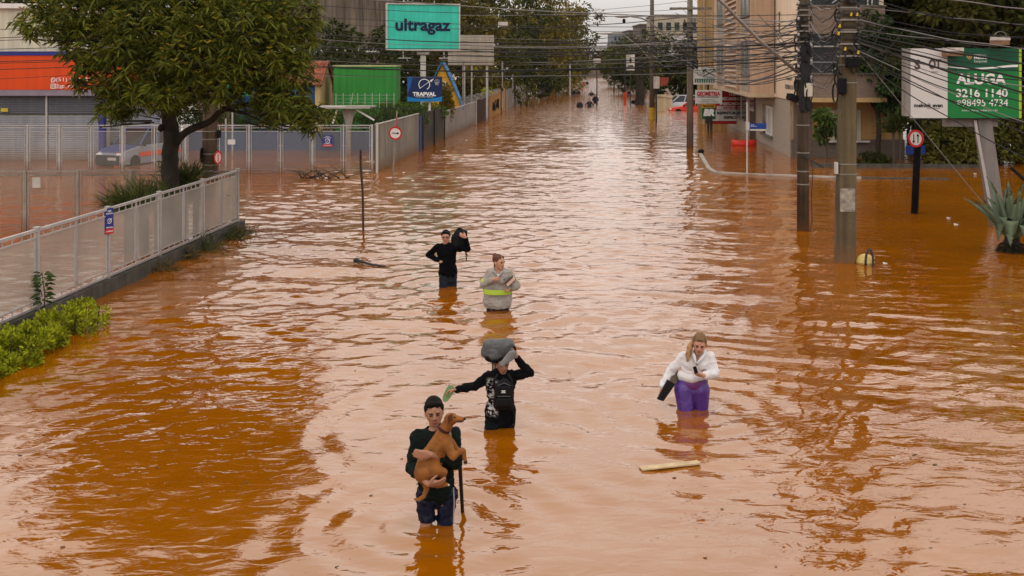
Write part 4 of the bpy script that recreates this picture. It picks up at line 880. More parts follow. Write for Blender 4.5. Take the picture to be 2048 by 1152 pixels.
# ------------------------------------------------------------------ right-hand billboard
def rental_board():
    d = 30.0; t = thing("billboard", "white and green rental billboard on a leaning grey post over the agave", "billboard", (W(1950, 0, d).x, d, 0))
    a, b = W(1820, 97, d), W(2040, 236, d); zc, hh = (a.z + b.z) / 2, (a.z - b.z) / 2; xs = W(1894, 0, d).x
    m = MB(); m.box(((a.x + xs) / 2, d, zc), ((xs - a.x) / 2, .04, hh)); m.build("white_panel", mat("white_print", (.62, .6, .58), .5, .03, 1), t)
    GR = mat("green_print", (.012, .19, .045), .45, .05, 1); xe = W(2036, 0, d).x
    m = MB(); m.box(((xe + xs) / 2 + .002, d, zc), ((xe - xs) / 2, .04, hh)); m.build("green_panel", GR, t)
    m = MB(); m.box(((xe + xs) / 2, d - .044, a.z - .31), ((xe - xs) / 2, .003, .305)); m.build("dark_green_band", mat("dark_green_print", (.004, .085, .04), .45), t)
    m = MB(); m.box((xe + .04, d, zc), (.035, .05, hh)); m.build("lime_edge", mat("lime_print", (.35, .5, .04)), t)
    m = MB(); m.box((a.x - .07, d + .12, zc + .03), (.06, .16, hh - .02)); m.build("side_frame", mat("grey_frame_paint", (.25, .23, .21)), t)
    m = MB(); m.box(((a.x + xe) / 2, d + .1, b.z - .02), ((xe - a.x) / 2, .1, .015)); m.build("bottom_frame", DARKM, t)
    y = d - .05; wt = mat("white_lettering", (.8, .8, .78)); bk = mat("charcoal_lettering", (.02, .02, .022)); T = lambda s, px, py, wpx, mm, hpx=None, **k: text(s, W(px, py, y), wpx * y / F, mm, t, height=hpx * y / F if hpx else None, **k)
    T("S", 1835, 129, 12, mat("brown_grey_lettering", (.09, .07, .065)), 20, bold=.05); T("OT", 1870, 128, 25, mat("brown_grey_lettering", (.09, .07, .065)), 20, bold=.05); T("OFFICE", 1869, 144, 14, mat("brown_grey_lettering", (.09, .07, .065)), 3)
    T("melnick even", 1857, 210.5, 57, bk, 8, bold=.03); m = MB(); p = W(1867, 216.5, y); m.box(p, (.17, .002, .004)); m.build("underline", bk, t)
    T("ALUGA", 1962, 158, 100, wt, 22, bold=.035); T("3216 1140", 1964, 186, 103, wt, 17, bold=.02); T("98495 4734", 1970, 205.5, 92, wt, 14); T("auxiliadorapredial.com.br", 1960, 221, 72, wt, 5)
    T("AUXILIADORA", 1960, 109.5, 25, wt, 2.6); T("PREDIAL", 1961, 115, 26, wt, 6, bold=.04); T("Corporate", 1961, 123, 26, wt, 6)
    c = W(1918, 204.5, y); m = MB(); m.ring(c, .045, .058, (0, 1, 0), .004, 20); m.bar(c + Vector((-.025, 0, .02)), c + Vector((.025, 0, -.022)), .007); m.build("chat_symbol", wt, t)
    c = W(1939, 114, y); gm = mat("gold_print", (.55, .33, .10)); m = MB()
    for s in (-1, 1):
        m.prism([c + Vector((s * .03, 0, .07)), c + Vector((s * .10, 0, .05)), c + Vector((s * .05, 0, -.03)), c + Vector((s * .0, 0, -.09)), c + Vector((s * .05, 0, .02))], (0, .003, 0))
    m.ell(c + Vector((0, 0, .005)), (.025, .003, .045), nu=10, nv=6); m.build("emblem", gm, t)
    m = MB(); n = 14; up = []; dn = []
    for k in range(n + 1):
        f = k / n; px = 1894 + 142 * f; py = 133 + 6 * math.sin(math.pi * min(1, f * 1.1)) * (1 - .5 * f) - 1 * f; up.append(W(px, py - .8 - 1.8 * f, y)); dn.append(W(px, py + .8 + 1.2 * f, y))
    m.add(up + dn, [(k, k + 1, n + 2 + k, n + 1 + k) for k in range(n)]); m.build("white_swoosh", wt, t)
    # leaning post with head beam
    GP = mat("grey_painted_post", (.20, .18, .17), .6, .1, 1.5, streak=.2, dirt=.3)
    m = MB(); tb = W(1964, 240, d + .2); bb = W(1996, 440, d + .2); w0, w1 = .26, .19
    m.prism([(tb.x - w0 * .75, d + .12, tb.z + .3), (tb.x + w0 * .75, d + .12, tb.z + .3), (bb.x + w1, d + .12, bb.z), (bb.x + .25 * w1 + .2, d + .12, -.4), (bb.x - w1 + .1, d + .12, -.4), (bb.x - w1, d + .12, bb.z)], (0, .34, 0)); m.build("post", GP, t, bevel=.015)
    m = MB(); m.box((tb.x - .3, d + .28, tb.z - .07), (.72, .12, .11)); m.build("head_beam", GP, t)
    m = MB(); m.prism([(tb.x - .27, d + .10, tb.z), (tb.x - .19, d + .10, tb.z), (bb.x - .12, d + .10, .1), (bb.x - .2, d + .10, .1)], (0, .02, 0)); m.build("post_flange", GALV, t)
    for px, py, w_ in ((1905, 106, .23), (1999, 84, .21)):
        c = W(px, py, d - .25); m = MB(); m.box(c, (w_, .16, .085)); lb = m.build("flood_lamp", mat("rusty_lamp_body", (.22, .12, .07), .7, .3, 8), t, bevel=.01)
        m = MB(); m.box(c + Vector((0, -.05, .095)), (w_ + .01, .12, .05)); m.build("lamp_reflector", WHITED, lb)
        m = MB(); m.bar(c + Vector((0, .1, 0)), (c.x - .2, d, a.z + .0), .02); m.build("lamp_bracket", DARKM, lb)
    m = MB(); m.ring(W(2001, 76, d - .25), .17, .185, (0, 1, 0), .02, 20, R(0), R(180)); m.build("cable_loop", CABLEG, t)
rental_board()
def black_pole():
    b = G(1829, 427); t = thing("road_sign", "thick black pole with oval-looking red-rimmed two-arrow sign before the shrubs", "road sign", (b.x, b.y, 0)); tp = W(1838, 225, b.y)
    m = MB(); m.tube([(b.x, b.y, -.4), (b.x, b.y, 0), tuple(tp)], [.105, .105, .10], 14); m.build("post", mat("black_tar_pole", (.007, .006, .006), .9, .3, 3, spec=.05), t, smooth=True)
    c = W(1832, 277, b.y - .22); nr_ = Vector((-.78, -1, 0)).normalized() ; nr_ = Vector((-1.35, -.95, 0)).normalized()
    m = MB(); m.disc(c, .255, nr_, .012, 32); p = m.build("sign_plate", WHITE, t)
    m = MB(); m.ring(c + nr_ * .012, .2, .262, nr_, .01, 36); m.build("red_rim", RED, p)
    s = nr_.cross(Vector((0, 0, 1))); m = MB()
    for u, k in ((-.07, 1), (.07, -1)):
        q = c + nr_ * .014 + s * u; m.bar(q + Vector((0, 0, -.12)), q + Vector((0, 0, .12)), .018, .004); m.prism([q + s * -.05 + Vector((0, 0, .07 * k)), q + s * .05 + Vector((0, 0, .07 * k)), q + Vector((0, 0, .15 * k))], nr_ * .005)
    m.build("arrows", BLACK, p)
    c = W(1831, 300, b.y + 1.5); m = MB(); m.box(c, (.30, .02, .13)); m.build("blue_plate", mat("navy_enamel", (.01, .03, .16)), t)
black_pole()
def street_name():
    b = G(1494, 346); t = thing("street_name_sign", "blue street name plate on a thin white post inside the kerb", "street sign", (b.x, b.y, 0)); d = b.y
    m = MB(); m.tube([(b.x, d, -.3), (b.x, d, zat(205, d))], .03, 8); m.build("post", WHITED, t)
    m = MB(); m.box(W(1495, 252, d - .04), (.07, .04, .17)); m.build("bracket", WHITED, t)
    c = W(1516, 252, d - .05); m = MB(); m.box(c, (.34, .012, .115)); m.build("plate", mat("royal_blue_enamel", (.012, .05, .24), .4), t)
    tx = mat("white_lettering", (.8, .8, .78)); text("Rua", c + Vector((-.22, -.016, .05)), .12, tx, t); text("Sao Pedro", c + Vector((-.18, -.016, -.01)), .26, tx, t)
    m = MB(); m.box(c + Vector((0, 0, -.16)), (.32, .01, .03)); m.build("lower_plate", WHITED, t)
street_name()
# ------------------------------------------------------------------ workshop signs down the right side
def shop_signs():
    wt = mat("white_lettering", (.8, .8, .78)); bk = mat("charcoal_lettering", (.02, .02, .022)); WB = mat("sign_white", (.66, .64, .60), .5, .05, 1, streak=.1); SR = mat("sign_red", (.42, .012, .02), .5)
    def board(label, px0, py0, px1, py1, d, m_, post=None):
        a, b = W(px0, py0, d), W(px1, py1, d); t = thing("workshop_sign", label, "sign", ((a.x + b.x) / 2, d, 0)); m = MB(); m.box(((a.x + b.x) / 2, d, (a.z + b.z) / 2), ((b.x - a.x) / 2, .05, (a.z - b.z) / 2)); m.build("board", m_, t)
        if post: m = MB(); m.tube([(post, d + .1, -.3), (post, d + .1, b.z + .3)], .07, 8); m.build("post", DARKM, t)
        return t
    def tt(t, s, px, py, wpx, d, mm, hpx, **k): text(s, W(px, py, d - .06), wpx * d / F, mm, t, height=hpx * d / F, **k)
    d = 72.; px_ = W(1417, 0, d).x
    t = board("white hardware sign with crossed tools emblem and a little row of houses", 1387, 135, 1432, 169, d, WB, px_)
    tt(t, "FERRAGENS", 1416, 139.5, 27, d, mat("teal_grey_lettering", (.05, .10, .09)), 4)
    m = MB()
    for s in (-1, 1):
        c = W(1419, 146, d - .07); m.bar(c + Vector((-s * .38, 0, -.2)), c + Vector((s * .34, 0, .17)), .012, .03); m.bar(c + Vector((s * .34 - .1 * s, 0, .26)), c + Vector((s * .44, 0, .08)), .012, .05)
    m.build("tools_emblem", bk, t); tt(t, "MATERIAIS", 1418, 154, 24, d, bk, 2.6)
    m = MB()
    for k in range(9): c = W(1391 + k * 4.6, 162, d - .07); m.box(c, (.045, .01, .10)); m.box(c + Vector((.03, 0, .13)), (.07, .01, .02))
    m.build("house_row_print", mat("green_grey_print", (.03, .13, .07)), t)
    m = MB(); c = W(1396, 146, d - .07); m.bar(c + Vector((-.1, 0, .28)), c + Vector((.0, 0, -.16)), .01, .012); m.bar(c + Vector((0, 0, -.16)), c + Vector((.45, 0, .02)), .01, .012); m.build("pen_stroke", bk, t)
    d = 71.
    t = board("white sign reading GEOMETRIA in red over three small lines", 1390.5, 180, 1444, 207, d, WB, px_)
    tt(t, "GEOMETRIA", 1417, 187.5, 47, d, SR, 9, bold=.05); tt(t, "COMPUTADORIZADA", 1417, 194, 44, d, bk, 3, bold=.03); tt(t, "BALANCEAMENTO", 1417, 199.5, 28, d, bk, 2.2); tt(t, "SUSPENSAO E FREIOS", 1417, 203.5, 38, d, bk, 2.2)
    t = board("yellow strip reading TROCA DE OLEO between the white and green signs", 1404, 208.3, 1430, 215.6, d, mat("sign_yellow", (.55, .27, .02)))
    tt(t, "TROCA DE OLEO", 1417, 212, 23, d, bk, 4.4, bold=.04)
    t = board("green fuel sign with big white BR letters", 1404, 216, 1431, 238.5, d - .2, mat("sign_green", (.01, .13, .04)), px_)
    m = MB(); c = W(1417.5, 225, d - .28); m.prism([c + Vector((-.42, 0, -.24)), c + Vector((.34, 0, -.24)), c + Vector((.42, 0, .27)), c + Vector((-.36, 0, .27))], (0, .01, 0)); m.build("yellow_lozenge", mat("dark_green_print", (.004, .085, .04)), t)
    tt(t, "BR", 1418, 225, 23, d - .28, wt, 14.5, bold=.07, shear=.2)
    m = MB(); m.box(W(1417, 240.5, d - .2), (.2, .12, .2)); m.build("sign_foot", DARKM, t)
    d = 73.5
    t = board("large red and white workshop sign partly hidden behind the building corner", 1420, 182, 1476, 248, d, SR)
    m = MB(); m.box(W(1446, 231, d - .06), (1.0, .01, .36)); m.build("white_field", WB, t); m = MB(); m.box(W(1452, 215.5, d - .06), (.62, .01, .12)); m.build("white_strip", WB, t)
    tt(t, "TUDO", 1468, 187.5, 22, d, wt, 8, bold=.06); tt(t, "MECANICA", 1462, 197.5, 42, d, wt, 6.5, bold=.05); tt(t, "INJECAO", 1458, 207.8, 36, d, wt, 6.5, bold=.05)
    tt(t, "ELETRICA", 1459, 215.5, 24, d - .03, SR, 4, bold=.05); tt(t, "REPINTURA", 1456, 226, 44, d - .02, bk, 6, bold=.05); tt(t, "ESPECIAL", 1466, 235, 36, d - .02, bk, 5.5, bold=.05)
shop_signs()
# little far signs
for k, (px, py, hw, hh, d, mm, lab) in enumerate([(1261, 124, .42, .85, 112, WHITED, "pale vertical sign with dark figure high beside the far lamp arm"), (1313, 165, .22, .45, 82, WHITED, "small white plate on the dark post before the maroon awning"), (1194, 121, .35, .2, 110, WHITED, "small pale plate hanging over the far street"), (1217, 148, .3, .5, 200, WHITE, "tiny white sign high at the far right kerb"), (1222, 156, .5, .4, 195, WHITE, "wider tiny white sign just below its neighbour far off"), (1238, 165, .35, .3, 150, WHITE, "lowest of the tiny white signs at the far right kerb")]):
    c = W(px, py, d); m = MB(); m.box(c, (hw, .05, hh)); t = tag(m.build("street_sign", mm, org=c), lab, "sign")
    m = MB(); ORG[t.name] = c; m.tube([(c.x, d + .1, -.3), (c.x, d + .1, c.z + hh)], .06, 6); m.build("post", DARKM, t)
    if k == 0: m = MB(); m.ell(c + Vector((0, -.06, .15)), (.12, .01, .3)); m.box(c + Vector((0, -.06, -.4)), (.28, .01, .06)); m.build("figure_print", BLACK, t)
m = MB(); c = W(1324, 164, 84); m.prism([c + Vector((-.5, 0, .3)), c + Vector((.55, 0, .3)), c + Vector((.3, -.6, -.25)), c + Vector((-.5, -.6, -.3))], (0, .1, .05)); tag(m.build("awning", mat("maroon_awning", (.20, .03, .015)), org=c), "small maroon awning beside the far white plate", "awning")
# cream gate pillars
for px, pt, pb in ((1323, 190, 222), (1336, 192, 217)):
    b = G(px, pb); h = (pb - pt) * b.y / F; t = thing("gate_pillar", "cream gate pillar nearest the tree" if px == 1323 else "cream gate pillar beside the white car", "pillar", (b.x, b.y, 0)); CP = mat("cream_pillar", (.52, .42, .26), .8, .1, 1, streak=.2)
    m = MB(); m.box((b.x, b.y + .3, (h - .2) / 2 - .1), (.38, .3, (h - .0) / 2)); m.build("shaft", CP, t); m = MB(); m.box((b.x, b.y + .3, h - .08), (.47, .38, .09)); m.build("cap", CP, t)

# ------------------------------------------------------------------ cars
def car(name, label, loc, yaw, Lh, Wh, ht, body_m, roof_m=None, hood_m=None, sub=.55, van=False, bumper=None, plate=True, stripe=None):
    t = thing(name, label, "car", loc); Mx = Matrix.Rotation(yaw, 3, 'Z'); o = Vector(loc); q = lambda x, y, z: o + Mx @ Vector((x, y, z - sub))
    # x forward, y left; loft of sections
    belt = ht * .60; st = [(-Lh, .25, belt * .80, .88), (-Lh * .97, .22, belt * .97, .95), (-Lh * .6, .2, belt, 1), (0, .2, belt, 1), (Lh * .42, .2, belt * .97, 1), (Lh * .80, .2, belt * .84, .96), (Lh * .97, .22, belt * .70, .86), (Lh, .3, belt * .55, .78)]
    m = MB(); vs = []; fs = []
    for x, z0, z1, wf in st:
        for yy, zz in ((-1, z0), (-1.02, (z0 + z1) / 2), (-.93, z1), (-.4, z1 + .03), (.4, z1 + .03), (.93, z1), (1.02, (z0 + z1) / 2), (1, z0)): vs.append(q(x, yy * wf * Wh, zz))
    n = 8
    for i in range(len(st) - 1):
        for j in range(n): fs.append((i * n + j, i * n + (j + 1) % n, i * n + n + (j + 1) % n, i * n + n + j))
    fs += [tuple(range(n)), tuple((len(st) - 1) * n + j for j in range(n - 1, -1, -1))]; m.add(vs, fs); m.build("body", body_m, t, smooth=False, bevel=.03)
    rb, rf = (-Lh * .93, Lh * .42); tb, tf = (-Lh * .82, Lh * .05) if van else (-Lh * .45, Lh * .02)
    if not van: rb = -Lh * .72
    m = MB(); bw, tw = .90 * Wh, .74 * Wh
    base = [q(rb, -bw, belt), q(rf, -bw, belt), q(rf, bw, belt), q(rb, bw, belt)]; tp = [q(tb, -tw, ht), q(tf, -tw, ht), q(tf, tw, ht), q(tb, tw, ht)]
    m.add(base + tp, [(0, 1, 5, 4), (1, 2, 6, 5), (2, 3, 7, 6), (3, 0, 4, 7), (3, 2, 1, 0)]); m.build("window", GLASSD, t)
    m = MB(); m.add([p + Vector((0, 0, .004)) for p in tp] + [p + Vector((0, 0, .05)) for p in tp], [(3, 2, 1, 0), (4, 5, 6, 7), (0, 1, 5, 4), (1, 2, 6, 5), (2, 3, 7, 6), (3, 0, 4, 7)]); m.build("roof", roof_m or body_m, t, bevel=.02)
    m = MB()
    for a, b in zip(base, tp): m.bar(a, b, .035)
    for s in (0, 3 - 0):
        a0, b0 = (base[0], base[1]) if s == 0 else (base[3], base[2]); a1, b1 = (tp[0], tp[1]) if s == 0 else (tp[3], tp[2]); m.bar(a0.lerp(b0, .55), a1.lerp(b1, .6), .035)
    m.build("pillars", roof_m or body_m, t)
    if hood_m: m = MB(); m.add([q(Lh * .44, -.85 * Wh, belt * .97 + .035), q(Lh * .44, .85 * Wh, belt * .97 + .035), q(Lh * .82, .8 * Wh, belt * .84 + .035), q(Lh * .82, -.8 * Wh, belt * .84 + .035), q(Lh * .97, -.6 * Wh, belt * .70 + .04), q(Lh * .97, .6 * Wh, belt * .70 + .04)], [(0, 1, 2, 3), (3, 2, 5, 4)]); m.build("bonnet", hood_m, t)
    for s in (-1, 1):
        m = MB(); m.ell(q(Lh * .95, s * .66 * Wh, belt * .64), (.16, .2, .09), Mx, 10, 7); m.build("headlight", mat("headlight_glass", (.7, .7, .68), .2, .03), t)
        m = MB(); m.ell(q(Lh * .38, s * 1.10 * Wh, belt * 1.02), (.08, .1, .07), Mx, 8, 6); m.build("mirror", BLACK, t)
        for x in (-Lh * .62, Lh * .62):
            m = MB(); m.tube([q(x, s * .86 * Wh, .31), q(x, s * 1.01 * Wh, .31)], .31, 16); w_ = m.build("wheel", BLACK, t)
    m = MB(); m.bar(q(Lh * 1.0, -.76 * Wh, .42), q(Lh * 1.0, .76 * Wh, .42), .1, .22); m.build("bumper", bumper or body_m, t, bevel=.03)
    if plate: m = MB(); m.bar(q(Lh * 1.0 + .11, .05, .48), q(Lh * 1.0 + .11, .5, .48), .006, .06); m.build("number_plate", WHITED, t)
    if stripe: m = MB(); m.bar(q(-Lh * .9, -1.03 * Wh, belt * .62), q(Lh * .5, -1.03 * Wh, belt * .62), .012, .10); m.bar(q(-Lh * .9, 1.03 * Wh, belt * .62), q(Lh * .5, 1.03 * Wh, belt * .62), .012, .10); m.build("orange_stripe", stripe, t)
    return t
CARB = mat("car_blue", (.03, .05, .28), .3, .05, 1); CARW = mat("car_white", (.50, .51, .52), .3, .04, 1); CARR = mat("car_red", (.62, .035, .02), .3, .05, 1)
car("delivery_van", "blue and pale delivery van with orange stripe parked at the shutters behind the fence", (W(288, 0, 50).x, 49.4, 0), R(-112), 1.95, .82, 1.68, mat("pale_slate_paint", (.24, .25, .28), .3, .05, 1), mat("slate_blue_car_paint", (.05, .07, .17), .3, .05, 1), mat("slate_blue_car_paint", (.05, .07, .17)), .16, True, mat("black_bumper", (.03, .03, .032), .6), stripe=ORANGE)
b = W(1356, 0, 108); car("white_car", "white car with dark windows half sunk behind the red one", (b.x, 108, 0), R(190), 2.0, .85, 1.5, CARW, None, None, .35, True)
b = W(1381, 0, 101); car("red_car", "red saloon car sunk to its bonnet behind the middle pole", (b.x + .2, 101, 0), R(172), 2.1, .85, 1.42, CARR, None, None, .42)
# red kayak
b = G(1488, 291); t = MB(); vs = []; fs = []
for i in range(13):
    f = i / 12; x = (f - .5) * 1.35; w_ = .3 * math.sin(math.pi * min(1, max(.02, f))) ** .5; z = .28 + .06 * (2 * f - 1) ** 2
    vs += [(b.x + x, b.y - w_, z * .55), (b.x + x, b.y - w_ * .75, -.1), (b.x + x, b.y + w_ * .75, -.1), (b.x + x, b.y + w_, z * .55), (b.x + x, b.y, z)]
for i in range(12):
    for j in range(5): fs.append((i * 5 + j, i * 5 + (j + 1) % 5, i * 5 + 5 + (j + 1) % 5, i * 5 + 5 + j))
fs += [(0, 1, 2, 3, 4), (64, 63, 62, 61, 60)]; t.add(vs, fs)
tag(t.build("kayak", CARR, org=(b.x, b.y, 0), smooth=True), "small red hull floating against the apartment's side wall", "boat")
# traffic cone
b = W(235, 332, 47.5); t = thing("traffic_cone", "orange and white traffic cone in front of the van behind the fence", "cone", (b.x, b.y, 0))
m = MB(); m.tube([(b.x, b.y, -.1), (b.x, b.y, .62)], [.17, .03], 14); m.build("cone", mat("cone_orange", (.75, .13, .03)), t)
m = MB(); m.tube([(b.x, b.y, .2), (b.x, b.y, .36)], [.125, .09], 14); m.build("white_band", WHITE, t)
# yellow float with arched handle
b = G(1731, 528); t = thing("float", "pale yellow round float with dark arched handle beside the square pole", "float", (b.x, b.y, 0))
m = MB(); m.ell((b.x, b.y, .05), (.195, .19, .18), nu=22, nv=14); m.ring((b.x, b.y, .05), .188, .205, (0, 0, 1), .02, 24); m.tube([(b.x + .12, b.y - .02, .14), (b.x + .19, b.y - .03, .13)], [.06, .03], 10); m.build("shell", mat("pale_yellow_plastic", (.60, .45, .14), .35, .08, 3), t, smooth=True)
m = MB(); pts = [(b.x + .02 + .085 * math.cos(a), b.y - .21 - .0 * a, .06 + .30 * math.sin(a) + .0) for a in np.linspace(-.5, 3.3, 14)]; m.tube(pts, .027, 8); m.build("handle", mat("purple_grey_plastic", (.05, .035, .05), .5), t, smooth=True)
# plank, stick, litter
a, b2 = G(1281, 941), G(1398, 929); m = MB(); m.bar(a + Vector((0, 0, .022)), b2 + Vector((0, 0, .024)), .05, .010); tag(m.build("wooden_plank", mat("wet_pine", (.52, .39, .22), .6, .25, 9), org=a, bevel=.003), "pale yellow wooden plank floating on the right foreground water", "plank")
a = G(714, 525); m = MB(); m.tube([a + Vector((-.03, 0, .05)), a + Vector((.08, -.05, .04)), a + Vector((.35, -.3, .015)), a + Vector((.75, -.45, -.02))], [.055, .035, .025, .02], 8); m.ell(a + Vector((-.02, 0, .04)), (.07, .05, .045), bumpy=.3); tag(m.build("floating_stick", DARKM, org=a, smooth=True), "dark stick floating with a knob end left of the couple", "stick")
lit = [(963, 945, 0), (838, 959, 0), (598, 996, 0), (1306, 860, 0)]
for k, (px, py, lab) in enumerate([(808, 346, "white scrap floating right of the arrow sign post"), (939, 253, "white carton floating at the foot of the light grey fence"), (933, 281, "small white scrap on the water beyond the dark gate"), (1052, 300, "pale scrap adrift in the middle of the street"), (1770, 528, "tiny white scrap right of the yellow float"), (1897, 437, "white bit floating near the leaning grey post"), (1912, 450, "twin white crumbs adrift left of the agave"), (1950, 348, "little white box by the shrubs behind the kerb"), (826, 362, "flat white piece floating below the arrow sign"), (653, 357, "white rag among the branches by the far fence")]):
    b = G(px, py); m = MB(); m.cur = 0; s = .03 + .0007 * b.y * rw.uniform(.6, 1.3); m.prism([(b.x - s, b.y - s * .7, .0), (b.x + s, b.y - s * .4, .01), (b.x + s * .6, b.y + s, .0), (b.x - s * .8, b.y + s * .8, .02)], (0, 0, s * .4)); tag(m.build("litter", WHITE, org=b), lab, "litter")

# ------------------------------------------------------------------ vegetation
def leafmat(name, col, isl=.45, var=.35, scale=.5, rough=.55, tr=.22, spec=.12): return mat(name, tuple(c * 1.0 for c in col), rough, var, scale, island=isl, trans=tr, spec=spec)
LF_BIG = leafmat("olive_broad_leaf", (.105, .120, .013), .5, .6, 1.1)
LF_D = leafmat("dark_green_leaf", (.040, .050, .009), .5, .4, .25)
LF_M = leafmat("mid_green_leaf", (.085, .082, .013), .5, .5, .2)
LF_Y = leafmat("yellow_green_leaf", (.15, .12, .016), .5, .5, .2)
LF_B = leafmat("brownish_leaf", (.085, .055, .022), .5, .4, .3)
LF_H = leafmat("bright_hedge_leaf", (.30, .33, .014), .6, .5, 2.5, tr=.3)
LF_G = leafmat("grass_blade", (.075, .085, .022), .5, .3, 2)
def crown_points(blobs, per, shell=.45):
    P = []; D = []
    for (c, r, n) in blobs:
        u = unit(int(n * per)); k = rng.uniform(shell, 1, len(u)) ** .6
        P.append(np.array(c) + u * np.array(r) * k[:, None]); D.append(u)
    return np.concatenate(P), np.concatenate(D)
def limb(m, pts, rs, n=8):
    # smooth catmull path
    P = [Vector(p) for p in pts]; out = []; ro = []
    for i in range(len(P) - 1):
        p0, p1, p2, p3 = P[max(i - 1, 0)], P[i], P[i + 1], P[min(i + 2, len(P) - 1)]
        for k in range(5):
            f = k / 5; q = .5 * ((2 * p1) + (p2 - p0) * f + (2 * p0 - 5 * p1 + 4 * p2 - p3) * f * f + (3 * p1 - p0 - 3 * p2 + p3) * f ** 3)
            out.append(q + Vector((random.uniform(-1, 1), random.uniform(-1, 1), 0)) * rs[i] * .08); ro.append(rs[i] + (rs[i + 1] - rs[i]) * f)
    out.append(P[-1]); ro.append(rs[-1]); m.tube(out, ro, n)

def big_tree():
    d = 28.0; K = 28.0 / 37.5; bx = W(343, 0, d).x
    t = thing("street_tree", "large dark-trunked tree with drooping olive leaf rosettes behind the near fence", "tree", (bx, d, 0))
    j = lambda px, py, o=0: tuple(W(px, py, d + o * K))
    m = MB(); limb(m, [j(343, 520), j(343, 400), j(340, 320), j(343, 265), j(334, 215), j(330, 150), j(345, 60), j(350, -60), j(340, -200)], [.28, .24, .21, .20, .18, .16, .13, .09, .04], 14)
    m.ell(j(322, 256, -.2), (.07, .08, .10), bumpy=.3); m.build("trunk", BARK, t, smooth=True)
    limbs = [([j(346, 292), j(372, 264, -.3), j(420, 243, -.8), j(450, 218, -1.2), j(520, 210, -1.4), j(600, 240, -1.6)], [.15, .13, .115, .1, .07, .03]),
             ([j(338, 240), j(355, 215, .3), j(395, 195, .8), j(450, 186, 1.2), j(520, 130, 1.8)], [.15, .12, .1, .08, .04]),
             ([j(332, 190), j(290, 150, -.6), j(220, 110, -1.2), j(130, 60, -1.8), j(75, 45, -2)], [.13, .10, .08, .05, .02]),
             ([j(332, 160), j(300, 90, .8), j(230, 20, 2), j(180, -80, 2.5)], [.13, .1, .07, .03]),
             ([j(340, 120), j(400, 50, -.8), j(470, -20, -1.5), j(540, -80, -2)], [.13, .1, .07, .03]),
             ([j(345, 60), j(420, -20, 1.2), j(500, -140, 2)], [.11, .08, .03]),
             ([j(330, 215), j(280, 190, -1), j(215, 205, -1.6), j(190, 235, -1.8)], [.08, .06, .035, .015]),
             ([j(450, 218, -1.2), j(500, 232, -2), j(560, 262, -2.2)], [.06, .04, .012]),
             ([j(343, 230), j(360, 180, -1.5), j(400, 120, -2.5), j(430, 60, -3)], [.1, .08, .05, .02])]
    for p, r in limbs: m = MB(); limb(m, p, [x * K for x in r], 8); m.build("limb", BARK, t, smooth=True)
    # rosette centres in many lumps through the crown
    C = []; r2 = np.random.default_rng(5)
    lumps = [(95, 45, -2, 1.0, .7), (160, 25, -1, 1.3, .9), (190, 90, -1.5, 1.2, .9), (215, 150, -1.8, 1.1, .7), (245, 200, -1.6, .9, .5), (225, 225, -1.8, .5, .35), (290, 60, -2.2, 1.4, 1.1), (300, 140, -2.2, 1.2, 1.0),
             (330, 185, -2.4, 1.0, .7), (380, 20, -2.5, 1.5, 1.1), (400, 110, -2.8, 1.4, 1.0), (430, 170, -2.6, 1.1, .6), (470, 60, -2.4, 1.5, 1.1), (520, 120, -2.2, 1.3, .9), (510, 185, -2.2, 1.0, .5), (560, 30, -1.6, 1.3, 1.0),
             (578, 90, -1.6, .9, .9), (570, 150, -1.8, 1.0, .7), (568, 200, -2.0, .9, .55), (620, 235, -2.0, .7, .45), (575, 225, -2.0, .9, .45), (628, 50, -.6, .3, .4), (120, -60, 0, 1.5, 1.2), (250, -60, -1, 1.9, 1.5), (400, -90, -1, 2.0, 1.6), (540, -70, 0, 1.7, 1.4),
             (330, -220, 0, 2.0, 1.6), (210, -190, .5, 1.8, 1.5), (460, -220, .5, 1.9, 1.5), (340, -350, .5, 1.7, 1.3), (200, 60, 2, 1.6, 1.4), (320, 60, 2.5, 2.0, 1.6), (450, 60, 2.2, 2.0, 1.5), (540, 100, 1.6, 1.4, 1.2), (260, 150, 1.8, 1.4, .9), (420, 150, 2.2, 1.5, .8),
             (300, -120, 2.8, 2.2, 1.8), (450, -120, 2.6, 2.0, 1.7), (180, -100, 2.6, 1.6, 1.4), (350, 110, 0, 1.8, 1.0), (480, 20, 0, 2.0, 1.2), (240, 30, 0, 1.8, 1.2)]
    for li, (px, py, o, rx, rz) in enumerate(lumps):
        py = py if py > -100 else -100 + (py + 100) * .8; o *= K
        c = np.array(W(px, py, d + o)); n = int((34 if o < 0 else 16) * (rx * rx + 2 * rx * rz)); u = r2.normal(size=(n, 3)); u /= np.linalg.norm(u, axis=1)[:, None]; k = r2.uniform(.45, 1.1, n) ** .5
        C.append(c + u * np.array([rx, rx, rz]) * K * k[:, None])
    C = np.concatenate(C); nC = len(C); nl = 11
    base = np.repeat(C, nl, axis=0); n = len(base); ang = rng.uniform(0, 2 * math.pi, n); el = rng.uniform(-.55, .75, n)
    tilt = np.repeat(rng.normal(0, .25, (nC, 3)), nl, axis=0)
    D = np.stack([np.cos(ang) * np.cos(el), np.sin(ang) * np.cos(el), np.sin(el)], 1) + tilt
    v, q = leaves(base, D, rng.uniform(.15, .30, n), rng.uniform(.034, .058, n), .42)
    npmesh("crown", v, q, LF_BIG, t, smooth=False)
    # pale young tips, coloured brighter to put golden highlights into the crown
    k = rng.random(nC) < .5; T = C[k] + np.array([0, -.05, .08]); nn = len(T); base = np.repeat(T, 5, axis=0); ang = rng.uniform(0, 6.28, nn * 5); D = np.stack([np.cos(ang) * .6, np.sin(ang) * .6, np.full(nn * 5, .8)], 1)
